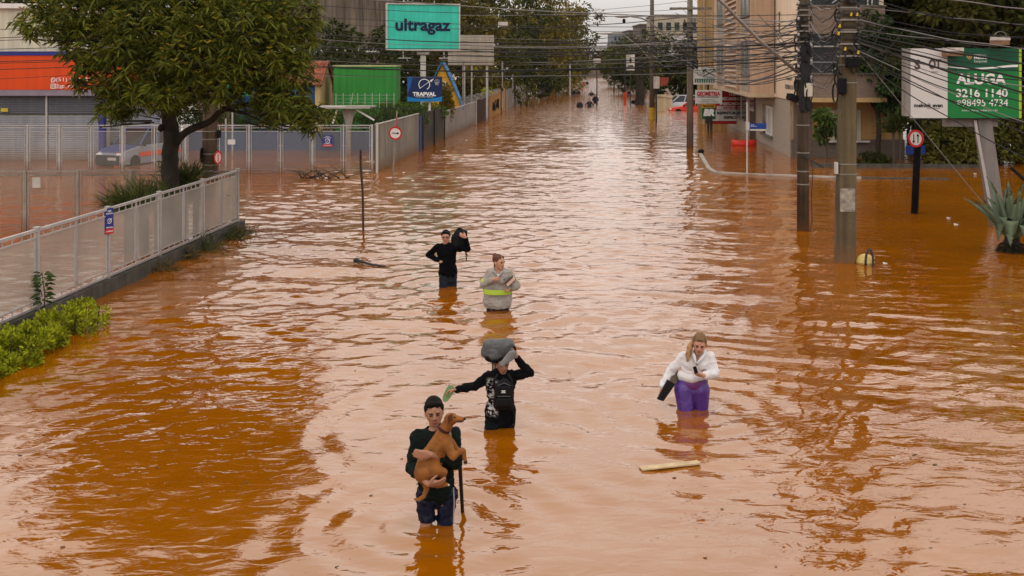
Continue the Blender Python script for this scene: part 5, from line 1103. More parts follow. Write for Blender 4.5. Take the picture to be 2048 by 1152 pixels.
    v, q = leaves(base, D, rng.uniform(.12, .2, nn * 5), .04, .5); npmesh("young_leaves", v, q, leafmat("young_olive_leaf", (.26, .21, .02), .4, .3, .6, tr=.3), t)
    m = MB(); rr = random.Random(4); idx = rr.sample(range(nC), 240)
    for i in idx:
        p = Vector(C[i]); m.tube([p, p + Vector((rr.uniform(-.2, .2), rr.uniform(-.2, .2), -.25)), p + (Vector((bx, d, max(2.8, p.z - 1.0))) - p).normalized() * .9], [.008, .012, .02], 4, cap=False)
    m.build("twigs", BARK, t, kind="stuff")
big_tree()

def tree(label, x, d, h, blobs, lm, leaf=.4, per=1.0, trunk_r=.25, name="street_tree", group=None, bark=BARKB, droop=.3):
    """blobs: (dx, dy, z, rx, rz, n)"""
    t = thing(name, label, "tree", (x, d, 0), group)
    m = MB(); top = max(b[2] for b in blobs); limb(m, [(x, d, -.4), (x + .1, d, top * .25), (x - .1, d, top * .55), (x, d, top)], [trunk_r, trunk_r * .85, trunk_r * .6, trunk_r * .15], 8); m.build("trunk", bark, t, smooth=True)
    for b in blobs[:6]:
        m = MB(); limb(m, [(x, d, top * .35), (x + b[0] * .5, d + b[1] * .5, (top * .35 + b[2]) / 2), (x + b[0], d + b[1], b[2])], [trunk_r * .5, trunk_r * .3, .04], 6); m.build("limb", bark, t, smooth=True)
    # break each blob into random sub-clumps so the outline is ragged
    sub = []
    for (dx, dy, z, rx, rz, n) in blobs:
        for k in range(9):
            u = unit(1)[0]; s = rng.uniform(.28, .5); sub.append(((x + dx + u[0] * rx * .72, d + dy + u[1] * rx * .72, z + u[2] * rz * .72), (rx * s, rx * s, rz * s * .8), n / 9))
    P, D = crown_points(sub, per); D = D + np.array([0, 0, .15]); v, q = leaves(P, D, rng.uniform(.6, 1.2, len(P)) * leaf, rng.uniform(.45, .75, len(P)) * leaf, droop)
    npmesh("crown", v, q, lm, t); return t
def rb(n, rx, zlo, zhi, r, per, ry=None):
    out = []
    for i in range(n):
        f = (i + .5) / n; a = i * 2.4; rr = rx * (0.35 + .65 * random.random()); out.append((rr * math.cos(a), (ry or rx) * .8 * math.sin(a), zlo + (zhi - zlo) * f, r * random.uniform(.8, 1.2), r * random.uniform(.6, .85), per))
    return out
# left side street trees
tree("olive green tree rising just left of the ribbed board's far end", -8.5, 92, 13, rb(9, 3.0, 3.5, 11, 2.2, 620), LF_M, .34)
tree("dark dense tree behind the teal billboard's pole", -12.0, 82, 9, rb(9, 4.2, 2.6, 6.6, 2.0, 620), LF_D, .32, bark=BARK)
tree("tall yellow-green tree over the maroon fence", -4.6, 98, 14, rb(11, 3.2, 1.6, 12, 2.4, 640), LF_Y, .36)
tree("mid green tree leaning over the ochre fence", -2.4, 112, 13, rb(11, 3.2, 1.5, 11.5, 2.5, 620), LF_M, .38)
tree("tall dark tree next along the left kerb", .4, 128, 14, rb(11, 3.4, 1.5, 12, 2.8, 600), LF_D, .42)
tree("broad yellow-topped tree overhanging the street", 4.0, 145, 14, rb(11, 4.0, 1.8, 12.2, 2.9, 640), LF_Y, .45)
tree("green tree reaching farthest over the water on the left", 6.0, 165, 14, rb(11, 4.6, 2.4, 12.5, 3.1, 600), LF_M, .5)
tree("sparse brownish tree at the far end of the left row", 9.6, 182, 13, rb(9, 3.8, 5.5, 12.5, 2.2, 320), LF_B, .42)
tree("low far green tree under the left row's end", 10.6, 215, 9, rb(7, 3.2, 2.5, 7, 2.6, 380), LF_M, .6)
tree("dark tree mass at the back left beyond the warehouse side", -7.5, 120, 13, rb(10, 5.0, 2, 11.5, 3.2, 560), LF_D, .45)
tree("shadowy tree behind the garden wall and big street tree", -17, 72, 7, rb(9, 5.0, 2.8, 5.2, 2.2, 520), LF_D, .32, bark=BARK)
tree("shadowy tree behind the tiled playhouse roof", -24, 70, 7, rb(8, 4.0, 2.8, 5.4, 2.2, 480), LF_D, .34, bark=BARK)
tree("dark round tree at the top left behind the shop roof", W(90, 0, 72).x, 72, 12, rb(8, 3.0, 7.4, 9.8, 2.0, 460), LF_D, .32)
# shrubs behind the left fence
def bush(name, label, cat, pts, lm, leaf, n, rx, rz, group=None, seed=0):
    c0 = pts[0]; t = thing(name, label, cat, (c0[0], c0[1], 0), group); sub = []
    for p in pts:
        for k in range(5):
            u = unit(1)[0]; sub.append(((p[0] + u[0] * rx * .5, p[1] + u[1] * rx * .5, p[2] + u[2] * rz * .5), (rx * .6, rx * .6, rz * .6), n / 5))
    P, D = crown_points(sub, 1.0, .2); P[:, 2] = np.maximum(P[:, 2], .0); v, q = leaves(P, D + np.array([0, 0, .3]), rng.uniform(.6, 1.2, len(P)) * leaf, rng.uniform(.4, .7, len(P)) * leaf, .2); npmesh("foliage", v, q, lm, t)
    m = MB(); p = pts[0]; m.tube([(p[0], p[1], -.2), (p[0] + .05, p[1], p[2])], [.05, .02], 6); m.build("stem", BARK, t); return t
bush("hedge", "clipped dark green hedge behind the railings of the blue wall", "hedge", [(-18.5 + k * .8, 57.3, 1.55) for k in range(18)], leafmat("hedge_green", (.06, .10, .015), .4, .3, .8), .13, 700, .75, .75)
bush("hedge", "lighter strip of hedge under the blue company sign", "hedge", [(-7.0 + k * .55, 60.5 + k * .5, 1.75) for k in range(6)], leafmat("hedge_light", (.09, .15, .02), .4, .3, .8), .13, 650, .6, .6)
bush("shrub", "yellow-green shrub between the blue sign and the steep blue roof", "shrub", [(W(893, 0, 66.5).x, 66.5, z) for z in (1.6, 2.2, 2.7)], LF_Y, .16, 600, .55, .6)
bush("creeper", "bright creeper spilling over the maroon fence top", "plant", [(LX(86.5) - .1, 86.5, 2.05), (LX(88) - .1, 88, 2.2)], LF_H, .16, 140, .4, .3)
# near hedge
pts = []
for k in range(17):
    y = 9.8 + k * .56; pts.append((FX(y) + .80 + .1 * math.sin(k * 1.7), y, .12 + .05 * math.sin(k * 2.1)))
t = thing("hedge", "bright lime green bushy hedge at the foot of the near fence", "hedge", (pts[8][0], pts[8][1], 0)); sub = []
for p in pts:
    for k in range(20): u = unit(1)[0]; rs = rng.uniform(.07, .19); sub.append(((p[0] + u[0] * .42, p[1] + u[1] * .3, p[2] + u[2] * .18 + .03), (rs, rs, rs * .8), 125))
P, D = crown_points(sub, 1.0, .5); P[:, 2] = np.maximum(P[:, 2], .0); v, q = leaves(P, D + np.array([0, 0, .6]), rng.uniform(.025, .085, len(P)), rng.uniform(.02, .045, len(P)), .15); npmesh("foliage", v, q, LF_H, t)
m = MB()
for p in pts[::1]:
    for k in range(3): x0 = p[0] + random.uniform(-.25, .25); m.tube([(x0, p[1], -.2), (x0 + random.uniform(-.1, .1), p[1] + .05, .35)], [.014, .007], 5)
m.build("stems", BARK, t, kind="stuff")
# sapling by the fence
b = G(82, 640); b = Vector((FX(18.9) + .16, 18.9, 0)); t = thing("sapling", "small dark leafy sapling growing from the lime hedge against the fence", "plant", tuple(b)); m = MB(); m.tube([(b.x, b.y, 0), (b.x + .03, b.y, .5), (b.x - .02, b.y, .92)], [.012, .01, .006], 5); m.build("stem", BARKB, t)
Ps = []; Ds = []
for k in range(60):
    z = .38 + .55 * (k / 60); a = k * 2.4; Ps.append((b.x + .05 * math.cos(a), b.y + .05 * math.sin(a), z)); Ds.append((math.cos(a), math.sin(a), rng.uniform(-.1, .5)))
v, q = leaves(np.array(Ps), np.array(Ds), rng.uniform(.10, .19, 60), .06, .3); npmesh("foliage", v, q, leafmat("sapling_leaf", (.05, .085, .02), .3, .2), t)
# spiky plants
def spiky(label, c, n, ln, wd, lm, up=.5, name="spiky_plant", trunk=0):
    t = thing(name, label, "plant", (c[0], c[1], 0)); u = unit(n); u[:, 2] = np.abs(u[:, 2]) + up * rng.random(n); base = np.array(c) + rng.normal(0, .12, (n, 3)) * np.array([1.6, 1, .5]); base[:, 2] = np.maximum(base[:, 2], 0)
    v, q = leaves(base, u, rng.uniform(.6, 1.1, n) * ln, wd, .22); npmesh("leaves", v, q, lm, t)
    if trunk: m = MB(); m.tube([(c[0], c[1], -.3), (c[0], c[1], c[2])], trunk, 8); m.build("trunk", BARKB, t)
for i, (px, o, ln) in enumerate(((258, 26.0, 1.0), (288, 26.8, 1.1), (318, 27.4, .8))):
    p = W(px, 0, o); spiky(["nearest of the spiky grass clumps at the big tree's foot", "middle spiky grass clump at the big tree's foot", "spiky grass clump touching the big tree's trunk"][i], (p.x, p.y, .98), 420, ln, .024, LF_G, .5, trunk=.12)
p = W(366, 0, 28.6); spiky("palm-like spiky plant right of the big trunk with stiff fanned blades", (p.x, p.y, 1.35), 300, 1.0, .028, LF_G, .8, trunk=.10)
p = W(392, 0, 28.2); spiky("low spiky clump between the trunk and the round pole", (p.x, p.y, 1.05), 220, .7, .026, LF_G, .2, trunk=.08)
for k, (y, o) in enumerate(((25.4, .2), (26.4, .22), (28.0, .25), (28.7, .3), (23.8, .2))):
    spiky(["grass tuft at the plinth, second from the near end", "thick grass tuft at the plinth's middle", "grass tuft near the plinth's far corner", "thin grass tuft at the plinth's far corner", "dry grass tuft nearest along the plinth"][k], (FX(y) + o, y, .0), 110, .42 if k != 1 else .62, .022, LF_G if k in (1, 2) else leafmat("dry_grass", (.12, .085, .03), .4, .3, 2), .3, name="grass_tuft")
# drifted branches by the far fence
t = thing("dead_branches", "tangle of dead branches drifted against the far fence", "branch", (W(650, 0, 42.8).x, 42.8, 0)); rr = random.Random(9)
for k in range(26):
    a = W(rr.uniform(600, 700), 0, 42.8); a.z = -.02; b = a + Vector((rr.uniform(-1.1, 1.1), rr.uniform(-.5, .5), rr.uniform(.05, .55))); mid = a.lerp(b, .5) + Vector((0, 0, rr.uniform(-.05, .15))); m = MB(); m.tube([a, mid, b], [.022, .014, .006], 5); m.build("twig", BARK, t)
# agave
def agave():
    c = G(2030, 505) + Vector((0, .15, 0)); t = thing("agave", "big grey-green agave with folded leaves in the water under the billboard", "agave", tuple(c)); AG = mat("agave_leaf", (.115, .15, .085), .5, .2, 2.5, trans=.05); rr = random.Random(12)
    m = MB(); m.tube([(c.x, c.y, -.3), (c.x, c.y, .35)], [.2, .17], 12); m.build("trunk", BARK, t)
    P = unit(260); P[:, 2] *= .35; base = np.array(c) + P * np.array([.22, .22, .25]) + np.array([0, 0, .12]); v, q = leaves(base, P + np.array([0, 0, -.25]), rng.uniform(.12, .22, 260), .035, .3); npmesh("dry_skirt", v, q, mat("dry_skirt_brown", (.03, .028, .016), .9, .4, 4), t)
    n = 22
    for k in range(n):
        a = k * 2.39996; el = R(44 + 42 * (k / n)); ln = rr.uniform(1.15, 1.55); w0 = rr.uniform(.12, .165); bend = .7 if k in (2, 5, 7, 10) else (.25 if k < 9 else .08); broken = k in (2, 5, 7, 10, 12)
        dirx, diry = math.cos(a), math.sin(a); p = Vector((c.x + .1 * dirx, c.y + .1 * diry, .30)); sv = Vector((-diry, dirx, 0)); vs = []; fs = []; e = el; ns = 12
        for i in range(ns + 1):
            f = i / ns; w_ = w0 * (.75 + .6 * math.sin(min(1, f * 1.6) * math.pi * .6)) * (1 - f ** 2.2) + .003; e2 = e - bend * f * f * 1.6
            if broken and f > .45: e2 = -1.25
            nrm = Vector((-math.sin(e2) * dirx, -math.sin(e2) * diry, math.cos(e2)))
            vs += [p - sv * w_ + nrm * w_ * .45, p - nrm * .01, p + sv * w_ + nrm * w_ * .45, p - nrm * (.03 * (1 - f) + .004)]
            p = p + Vector((math.cos(e2) * dirx, math.cos(e2) * diry, math.sin(e2))) * ln / ns
            if p.z < .02: p.z = .02
        for i in range(ns):
            for j, j2 in ((0, 1), (1, 2), (2, 3), (3, 0)): fs.append((i * 4 + j, i * 4 + j2, i * 4 + 4 + j2, i * 4 + 4 + j))
        m = MB(); m.add(vs, fs); m.build("leaf", AG, t, smooth=True)
agave()
for k, (x, y) in enumerate(((-7.2, 86), (-5.4, 92), (-4.2, 104), (-1.6, 120), (1.2, 134), (4.6, 158), (7.2, 178))):
    bush("shrub", ["dark undergrowth shrub behind the light grey fence", "dark undergrowth shrub behind the maroon fence", "undergrowth shrub behind the ochre fence", "undergrowth under the tall dark left tree", "undergrowth at the waterline under the broad yellow-topped tree", "undergrowth at the waterline beyond the blue banner", "last undergrowth clump of the left tree row"][k], "shrub", [(x - 1.5, y, 1.2), (x, y, 1.4), (x + 1, y + 3, 1.2), (x - 3, y + 2, 1.6)], LF_D, .4, 260, 1.7, 1.2)
bush("shrub", "low dark thicket between the warehouse and the steep blue roof", "shrub", [(-13 + k * 1.3, 90 + k, z) for k in range(6) for z in (1.2, 2.8)], LF_D, .4, 260, 1.7, 1.3)
bush("shrub", "dark thicket right behind the leaning post of the rental board", "shrub", [(23 + k * 1.3, 57, z) for k in range(6) for z in (1.0, 2.4)], LF_D, .36, 300, 1.7, 1.3)
# right side vegetation
tree("huge dark tree filling the sky behind the rental board", 21.0, 61, 15, rb(16, 4.5, 1.8, 13.5, 3.0, 1050), LF_D, .42, trunk_r=.35, bark=BARK)
tree("dark spreading tree just right of the apartment front", 18.0, 55, 14, rb(15, 1.9, 3.4, 12.5, 2.0, 1000), LF_D, .36, trunk_r=.3, bark=BARK)
tree("dense dark tree at the right edge above the leaning post", 25, 54, 14, rb(16, 4.5, 1.4, 12.5, 3.0, 1050), LF_D, .40, trunk_r=.35, bark=BARK)
tree("dark tree deep behind the apartment's right end", 29, 66, 15, rb(12, 4.5, 2, 13, 3.6, 1000), LF_D, .5, trunk_r=.35, bark=BARK)
tree("fern-leaved green tree between the apartment and the rental board", 20.6, 52, 13, rb(15, 2.4, 1.6, 12, 2.0, 1000), LF_M, .3, trunk_r=.2, bark=BARK)
tree("dark thicket tree far behind the rental board", 24.5, 72, 13, rb(12, 6, 1.2, 11, 3.4, 900), LF_D, .5, trunk_r=.3, bark=BARK)
tree("drooping dark green tree in front of the ochre wall", 16.9, 51.0, 7, rb(8, 1.2, 2.6, 6.5, 1.1, 760), leafmat("deep_green_leaf", (.03, .055, .014), .5, .4, .5), .2, trunk_r=.14, bark=BARK, droop=.6)
b = W(1650, 0, 48.3); tree("small upright leafy tree by the window with white shutters", b.x, 48.3, 2.4, [(0, 0, 1.9, .55, .5, 500), (.1, 0, 1.4, .5, .45, 400), (-.1, 0, 2.2, .3, .35, 200)], leafmat("glossy_mid_leaf", (.06, .10, .02), .4, .3, 1), .2, trunk_r=.04, name="small_tree", bark=BARKB)
bush("shrub", "low dark shrub in the planter under the ochre wall", "shrub", [(W(px, 0, 48.6).x, 48.6, .22) for px in (1735, 1750, 1765)], LF_D, .16, 200, .5, .35)
bush("shrub", "dark shrubbery right of the black pole beyond the kerb", "shrub", [(W(px, 0, 47.0 + (px % 7) * .3).x, 47 + (px % 7) * .3, z) for px in (1860, 1885, 1910, 1940, 1970, 2000, 2035, 2070) for z in (.6, 1.4, 2.1)], LF_M, .2, 330, 1.0, .6)
for k, px in enumerate((1787, 1800)): p = W(px, 0, 48); spiky(["left of two palm-like plants in the planter", "right of two palm-like plants in the planter"][k], (p.x, 48, 1.5 + .4 * k), 160, .9, .05, LF_D, .3, trunk=.06)
m = MB(); p = W(2035, 345, 34); m.tube([W(2022, 335, 34), W(2062, 372, 33.6), W(2090, 395, 33)], [.05, .06, .06], 8); tag(m.build("dark_rail", BLACK, org=p), "dark slanting bar at the right picture edge above the agave", "bar")
# far right side
tree("slender dark tree with planter ring in the middle of the far right kerb", W(1278, 0, 114).x, 114, 8, [(0, 0, 4.6, 1.7, 1.8, 420), (-.8, 0, 6.2, 1.5, 1.3, 320), (.9, 0, 6.6, 1.4, 1.3, 300), (1.2, 0, 3.6, 1.2, 1.2, 260)], LF_M, .3, trunk_r=.55, bark=BARK)
b = G(1276, 207); m = MB(); m.tube([(b.x, b.y, -.2), (b.x, b.y, .35)], [.75, .7], 12); tag(m.build("tree_planter", BLACK, org=b), "black ring round the far tree's foot", "planter")
tree("dark green tree behind the cream gate pillars", 18.6, 122, 9, rb(10, 3.2, 1.6, 5.8, 2.6, 560), LF_D, .4, bark=BARK)
tree("dark tree above the white car's roof", 22.0, 118, 7, rb(9, 3.2, 1.6, 4.8, 2.4, 560), LF_D, .38, bark=BARK)
tree("far dark tree right of the street's end", 17.2, 150, 8, rb(9, 3.2, 1.5, 5, 2.6, 480), LF_D, .48)
tree("hazy tree farther toward the street's end on the right", 20, 190, 9, rb(9, 3.6, 2.0, 5.6, 3.0, 420), LF_M, .6)
tree("far hazy green tree beside the blue-grey blocks", 26, 250, 12, rb(9, 5, 2.4, 6.4, 3.8, 380), LF_M, .8)
tree("farthest tree closing the street on the right", 33, 330, 12, rb(8, 6, 3, 7, 4.4, 340), LF_M, 1.0)
tree("farthest tree closing the street on the left", 14, 300, 10, rb(8, 5, 3, 6, 3.8, 340), LF_M, .9)
# far buildings
def fb(label, px0, px1, ytop, d, depth, col, rows, cols, roofpx=0, wz=1.2):
    mm = mat("render_" + label.replace(" ", "_")[:24], col, .85, .1, .3, streak=.15); t = block("apartment_block", label, "building", px0, px1, ytop, d, depth, mm); a, b = W(px0, ytop, d), W(px1, ytop, d)
    m = MB(); m.box(((a.x + b.x) / 2, d + depth / 2, a.z + .12), ((b.x - a.x) / 2 + .15, depth / 2 + .15, .11)); m.build("roof", CONC, t)
    for i in range(rows):
        for j in range(cols):
            x = a.x + (b.x - a.x) * (j + .5) / cols; z = a.z - 1.6 - i * 3.0
            if z < 1: continue
            m = MB(); m.box((x, d - .02, z), ((b.x - a.x) / cols * .28, .06, wz / 2)); m.build("window", GLASSD, t)
    return t
fb("beige flat-roofed block beyond the workshop signs", 1312, 1396, 32, 170, 12, (.42, .38, .28), 3, 5)
fb("narrow grey gabled block left of the beige one", 1281, 1312, 50, 190, 12, (.12, .10, .09), 4, 2)
fb("dark grey stepped block beyond the narrow gabled one", 1258, 1282, 62, 235, 14, (.10, .10, .095), 4, 2)
fb("blue-grey office block far down the street", 1227, 1258, 66, 330, 20, (.16, .19, .22), 5, 4)
fb("small pale house front at the far right behind trees", 1200, 1228, 96, 420, 20, (.4, .4, .38), 3, 3)
fb("white-walled building seen below the beige block", 1345, 1372, 70, 160, 4, (.5, .49, .46), 2, 3)
t = block("low_wall", "long low tan wall closing the far end of the street", "wall", 1130, 1240, 140, 300, 2, mat("far_tan_wall", (.20, .16, .12), .9, .1, .2))
t = block("low_building", "low blue-grey warehouse band across the street's end", "building", 1160, 1262, 112, 480, 10, mat("far_grey_wall", (.24, .25, .26), .9, .1, .2))
# ------------------------------------------------------------------ people and the dog
SKIN1 = mat("warm_skin", (.36, .17, .10), .5, .08, 8, spec=.4); SKIN2 = mat("fair_skin", (.50, .25, .16), .5, .08, 8, spec=.4)
HAIRB = mat("black_hair", (.005, .004, .003), .6, .4, 30, spec=.08); HAIRR = mat("auburn_hair", (.10, .028, .012), .5, .35, 25); HAIRL = mat("dark_blond_hair", (.16, .085, .035), .5, .35, 25)
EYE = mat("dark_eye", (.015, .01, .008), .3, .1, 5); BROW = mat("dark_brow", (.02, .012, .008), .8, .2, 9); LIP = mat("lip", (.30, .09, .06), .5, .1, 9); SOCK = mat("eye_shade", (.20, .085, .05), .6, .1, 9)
def ico(sub=2):
    bm = bmesh.new(); bmesh.ops.create_icosphere(bm, subdivisions=sub, radius=1); v = [Vector(x.co) for x in bm.verts]; bm.free(); return v
ICO = ico(2); ICO1 = ico(1)
class Blob:
    """closed convex lumps that are fused into one smooth surface"""
    def __init__(s): s.bm = bmesh.new()
    def hull(s, sph, pts=None):
        bm = bmesh.new()
        for c, r in sph:
            for p in (pts or ICO):
                rr = r if isinstance(r, (tuple, list)) else (r, r, r); bm.verts.new(Vector(c) + Vector((p.x * rr[0], p.y * rr[1], p.z * rr[2])))
        bmesh.ops.convex_hull(bm, input=bm.verts[:]); loose = [v for v in bm.verts if not v.link_faces]; bmesh.ops.delete(bm, geom=loose, context='VERTS')
        me = bpy.data.meshes.new("tmp"); bm.to_mesh(me); bm.free(); s.bm.from_mesh(me); bpy.data.meshes.remove(me); return s
    def chain(s, pts, rs):
        for a, b, r0, r1 in zip(pts[:-1], pts[1:], rs[:-1], rs[1:]): s.hull([(a, r0), (b, r1)])
        return s
    def ell(s, c, r, M=None):
        bm = bmesh.new(); bmesh.ops.create_icosphere(bm, subdivisions=3, radius=1); M = M or Matrix.Identity(3)
        for v in bm.verts: v.co = Vector(c) + M @ Vector((v.co.x * r[0], v.co.y * r[1], v.co.z * r[2]))
        me = bpy.data.meshes.new("tmp"); bm.to_mesh(me); bm.free(); s.bm.from_mesh(me); bpy.data.meshes.remove(me); return s
    def build(s, name, m, parent, voxel=.011, smooth=6, folds=0.0, fscale=9.0, fac=.5, zmax=None, cut=None, fdir=None):
        me = bpy.data.meshes.new("tmp"); s.bm.to_mesh(me); s.bm.free(); ob = bpy.data.objects.new("tmp", me); COL.objects.link(ob)
        md = ob.modifiers.new("r", 'REMESH'); md.mode = 'VOXEL'; md.voxel_size = voxel; md.use_smooth_shade = True
        ms = ob.modifiers.new("s", 'SMOOTH'); ms.factor = fac; ms.iterations = smooth
        dg = bpy.context.evaluated_depsgraph_get(); out = bpy.data.meshes.new_from_object(ob.evaluated_get(dg)); bpy.data.objects.remove(ob); bpy.data.meshes.remove(me)
        o0 = ORG[root_of(parent).name]; bm = bmesh.new(); bm.from_mesh(out)
        if cut:
            dl = [v for v in bm.verts if cut(v.co)]; bmesh.ops.delete(bm, geom=dl, context='VERTS')
        bm.normal_update()
        if folds:
            mv = []
            for v in bm.verts:
                c = v.co; w_ = mnoise.noise(Vector((c.x * fscale, c.y * fscale, c.z * fscale * .8))) + .55 * mnoise.noise(Vector((c.x * fscale * 2.4, c.y * fscale * 2.4, c.z * fscale * 2.2 + 5)))
                r_ = 1 - abs(mnoise.noise(Vector((c.x * fscale * .9 + 7, c.y * fscale * .9, c.z * fscale * 1.3)))) * 3
                mv.append(v.normal * (w_ * folds + max(0, r_) * folds * .6))
            for v, q in zip(bm.verts, mv): v.co += q
        for v in bm.verts: v.co -= o0
        bm.to_mesh(out); bm.free(); out.name = name
        for p in out.polygons: p.use_smooth = True
        return link(name, out, m, parent)

def hand(B, wrist, fdir, palm_n, side, curl=.5, k=1.0, spread=.10):
    """wrist point, direction towards the fingertips, direction the palm faces, side=+1/-1 where the thumb leaves"""
    f = Vector(fdir).normalized(); n = Vector(palm_n); n = (n - f * n.dot(f)).normalized(); s = f.cross(n).normalized() * side; w_ = Vector(wrist)
    kn = w_ + f * .088 * k
    B.hull([(w_ + f * .01, .024 * k), (w_ + f * .03 + s * .022 * k, .019 * k), (w_ + f * .03 - s * .022 * k, .017 * k), (kn + s * .030 * k, .013 * k), (kn - s * .032 * k, .012 * k)])
    for i, (u, ln) in enumerate(((.031, .070), (.011, .080), (-.011, .074), (-.032, .058))):
        p = kn + s * u * k; d = (f + s * u * spread * 20 * .35).normalized(); pts = [p]; a = curl * .6
        for seg_ in (.45, .32, .26):
            dd = d * math.cos(a) + n * math.sin(a); pts.append(pts[-1] + dd * ln * seg_ * k); a += curl * .9
        B.chain(pts, [.0105 * k, .0098 * k, .009 * k, .0078 * k])
    b = w_ + f * .022 * k + s * .026 * k; d1 = (f * .62 + s * .70 + n * .35).normalized(); d2 = (f * .85 + s * .25 + n * .45).normalized()
    B.chain([b, b + d1 * .038 * k, b + d1 * .038 * k + d2 * .030 * k, b + d1 * .038 * k + d2 * .052 * k], [.016 * k, .0125 * k, .011 * k, .009 * k])

def head(t, B, c, yaw, pitch, roll, skin, hair_m, style, k=1.0, beard=False, glasses=False, female=False):
    """adds the head to body blob B; face features and hair are children of t. yaw>0 turns the face to the picture's right"""
    M = Matrix.Rotation(yaw, 3, 'Z') @ Matrix.Rotation(pitch, 3, 'X') @ Matrix.Rotation(roll, 3, 'Y'); c = Vector(c); q = lambda x, y, z: c + M @ (Vector((x, y, z)) * k)
    B.ell(q(0, .012, .028), (.076 * k, .094 * k, .098 * k), M)
    jw = .052 if not female else .046
    B.hull([(q(-jw, -.02, -.045), .022 * k), (q(jw, -.02, -.045), .022 * k), (q(-.016, -.066, -.098), .019 * k), (q(.016, -.066, -.098), .019 * k), (q(-.05, -.035, .02), .026 * k), (q(.05, -.035, .02), .026 * k), (q(0, -.062, .045), .03 * k)])
    B.hull([(q(-.04, -.062, -.012), .020 * k), (q(-.02, -.072, -.045), .018 * k)]); B.hull([(q(.04, -.062, -.012), .020 * k), (q(.02, -.072, -.045), .018 * k)])
    B.hull([(q(-.034, -.080, .022), .013 * k), (q(.034, -.080, .022), .013 * k)])            # brow ridge
    B.hull([(q(0, -.088, .014), .009 * k), (q(0, -.108, -.024), .012 * k)]); B.hull([(q(-.012, -.098, -.030), .009 * k), (q(.012, -.098, -.030), .009 * k)])
    B.hull([(q(-.018, -.083, -.060), .010 * k), (q(.018, -.083, -.060), .010 * k)])
    for s in (-1, 1): B.ell(q(s * .080, .006, -.008), (.011 * k, .022 * k, .033 * k), M)
    B.chain([q(0, .02, -.06), q(0, .035, -.15)], [.054 * k, .058 * k])
    for s in (-1, 1):
        m = MB(); m.ell(q(s * .031, -.0835, .004), (.019 * k * (.8 if female else 1), .006 * k, .010 * k * (.75 if female else 1)), M, 10, 7); m.build("eye_socket_shade", SOCK, t, smooth=True)  # darker skin oval, the shade of the socket put into the colour
        m = MB(); m.ell(q(s * .031, -.0885, .0035), (.014 * k, .0045 * k, .0058 * k), M, 10, 7); m.build("eye", EYE, t, smooth=True)
        m = MB(); m.tube([q(s * .014, -.0955, .0225), q(s * .032, -.0965, .028), q(s * .052, -.085, .021)], [.0048 * k, .0062 * k, .0036 * k], 6); m.build("eyebrow", BROW, t)
    m = MB(); m.tube([q(-.022, -.0875, -.062), q(-.008, -.0955, -.0585), q(.008, -.0955, -.0585), q(.022, -.0875, -.062)], [.004 * k, .007 * k, .007 * k, .004 * k], 6); m.tube([q(-.016, -.088, -.069), q(0, -.095, -.071), q(.016, -.088, -.069)], [.003 * k, .006 * k, .003 * k], 6); m.build("lips", LIP, t, smooth=True)
    if glasses:
        m = MB(); fr = M @ Vector((0, -1, 0))
        for s in (-1, 1):
            m.ring(q(s * .033, -.106, .003), .021 * k, .0235 * k, fr, .004, 20); m.tube([q(s * .058, -.104, .007), q(s * .080, -.01, .005)], .003 * k, 5)
        m.tube([q(-.012, -.107, .008), q(.012, -.107, .008)], .003 * k, 5); m.build("glasses", BLACK, t)
    H_ = Blob()
    if style == "short":
        H_.ell(q(0, .022, .048), (.084 * k, .098 * k, .094 * k), M); H_.hull([(q(-.055, -.055, .088), .022 * k), (q(.055, -.055, .088), .022 * k), (q(0, -.055, .098), .024 * k), (q(0, .02, .105), .03 * k)])
        for s in (-1, 1): H_.hull([(q(s * .074, -.02, .03), .014 * k), (q(s * .076, .01, .05), .018 * k), (q(s * .07, .05, -.02), .018 * k)])
        cutf = lambda co: (lambda l: (l.y < -.045 and l.z < .066 + .014 * mnoise.noise(co * 60)) or (l.z < -.01 and l.y < .02) or l.z < -.065)((M.inverted() @ (co - c)) / k)
        H_.build("hair", hair_m, t, .0075, 3, .0035, 60, cut=cutf)
    elif style == "cap": pass
    elif style == "bun":
        H_.ell(q(0, .028, .045), (.084 * k, .098 * k, .090 * k), M); H_.ell(q(0, .10, .10), (.038 * k, .036 * k, .038 * k), M); H_.hull([(q(-.07, -.01, .02), .016 * k), (q(-.03, -.06, .088), .018 * k)]); H_.hull([(q(.07, -.01, .02), .016 * k), (q(.03, -.06, .088), .018 * k)])
        H_.hull([(q(-.04, .05, -.08), .022 * k), (q(.04, .05, -.08), .022 * k), (q(0, .06, 0), .04 * k)])
        cutf = lambda co: (lambda l: (l.y < -.05 and l.z < .075) or (l.z < -.02 and l.y < .01))((M.inverted() @ (co - c)) / k)
        H_.build("hair", hair_m, t, .0075, 3, .003, 45, cut=cutf)
    elif style == "ponytail":
        H_.ell(q(0, .026, .045), (.084 * k, .098 * k, .092 * k), M); H_.hull([(q(-.072, -.02, .0), .016 * k), (q(-.012, -.07, .098), .018 * k), (q(-.07, .02, .04), .02 * k)]); H_.hull([(q(.072, -.02, .0), .016 * k), (q(.012, -.07, .098), .018 * k), (q(.07, .02, .04), .02 * k)])
        cutf = lambda co: (lambda l: (l.y < -.052 and l.z < .07 and abs(l.x) < .058) or (l.z < -.03 and l.y < .02))((M.inverted() @ (co - c)) / k)
        H_.build("hair", hair_m, t, .0075, 3, .003, 45, cut=cutf)
    return q, M

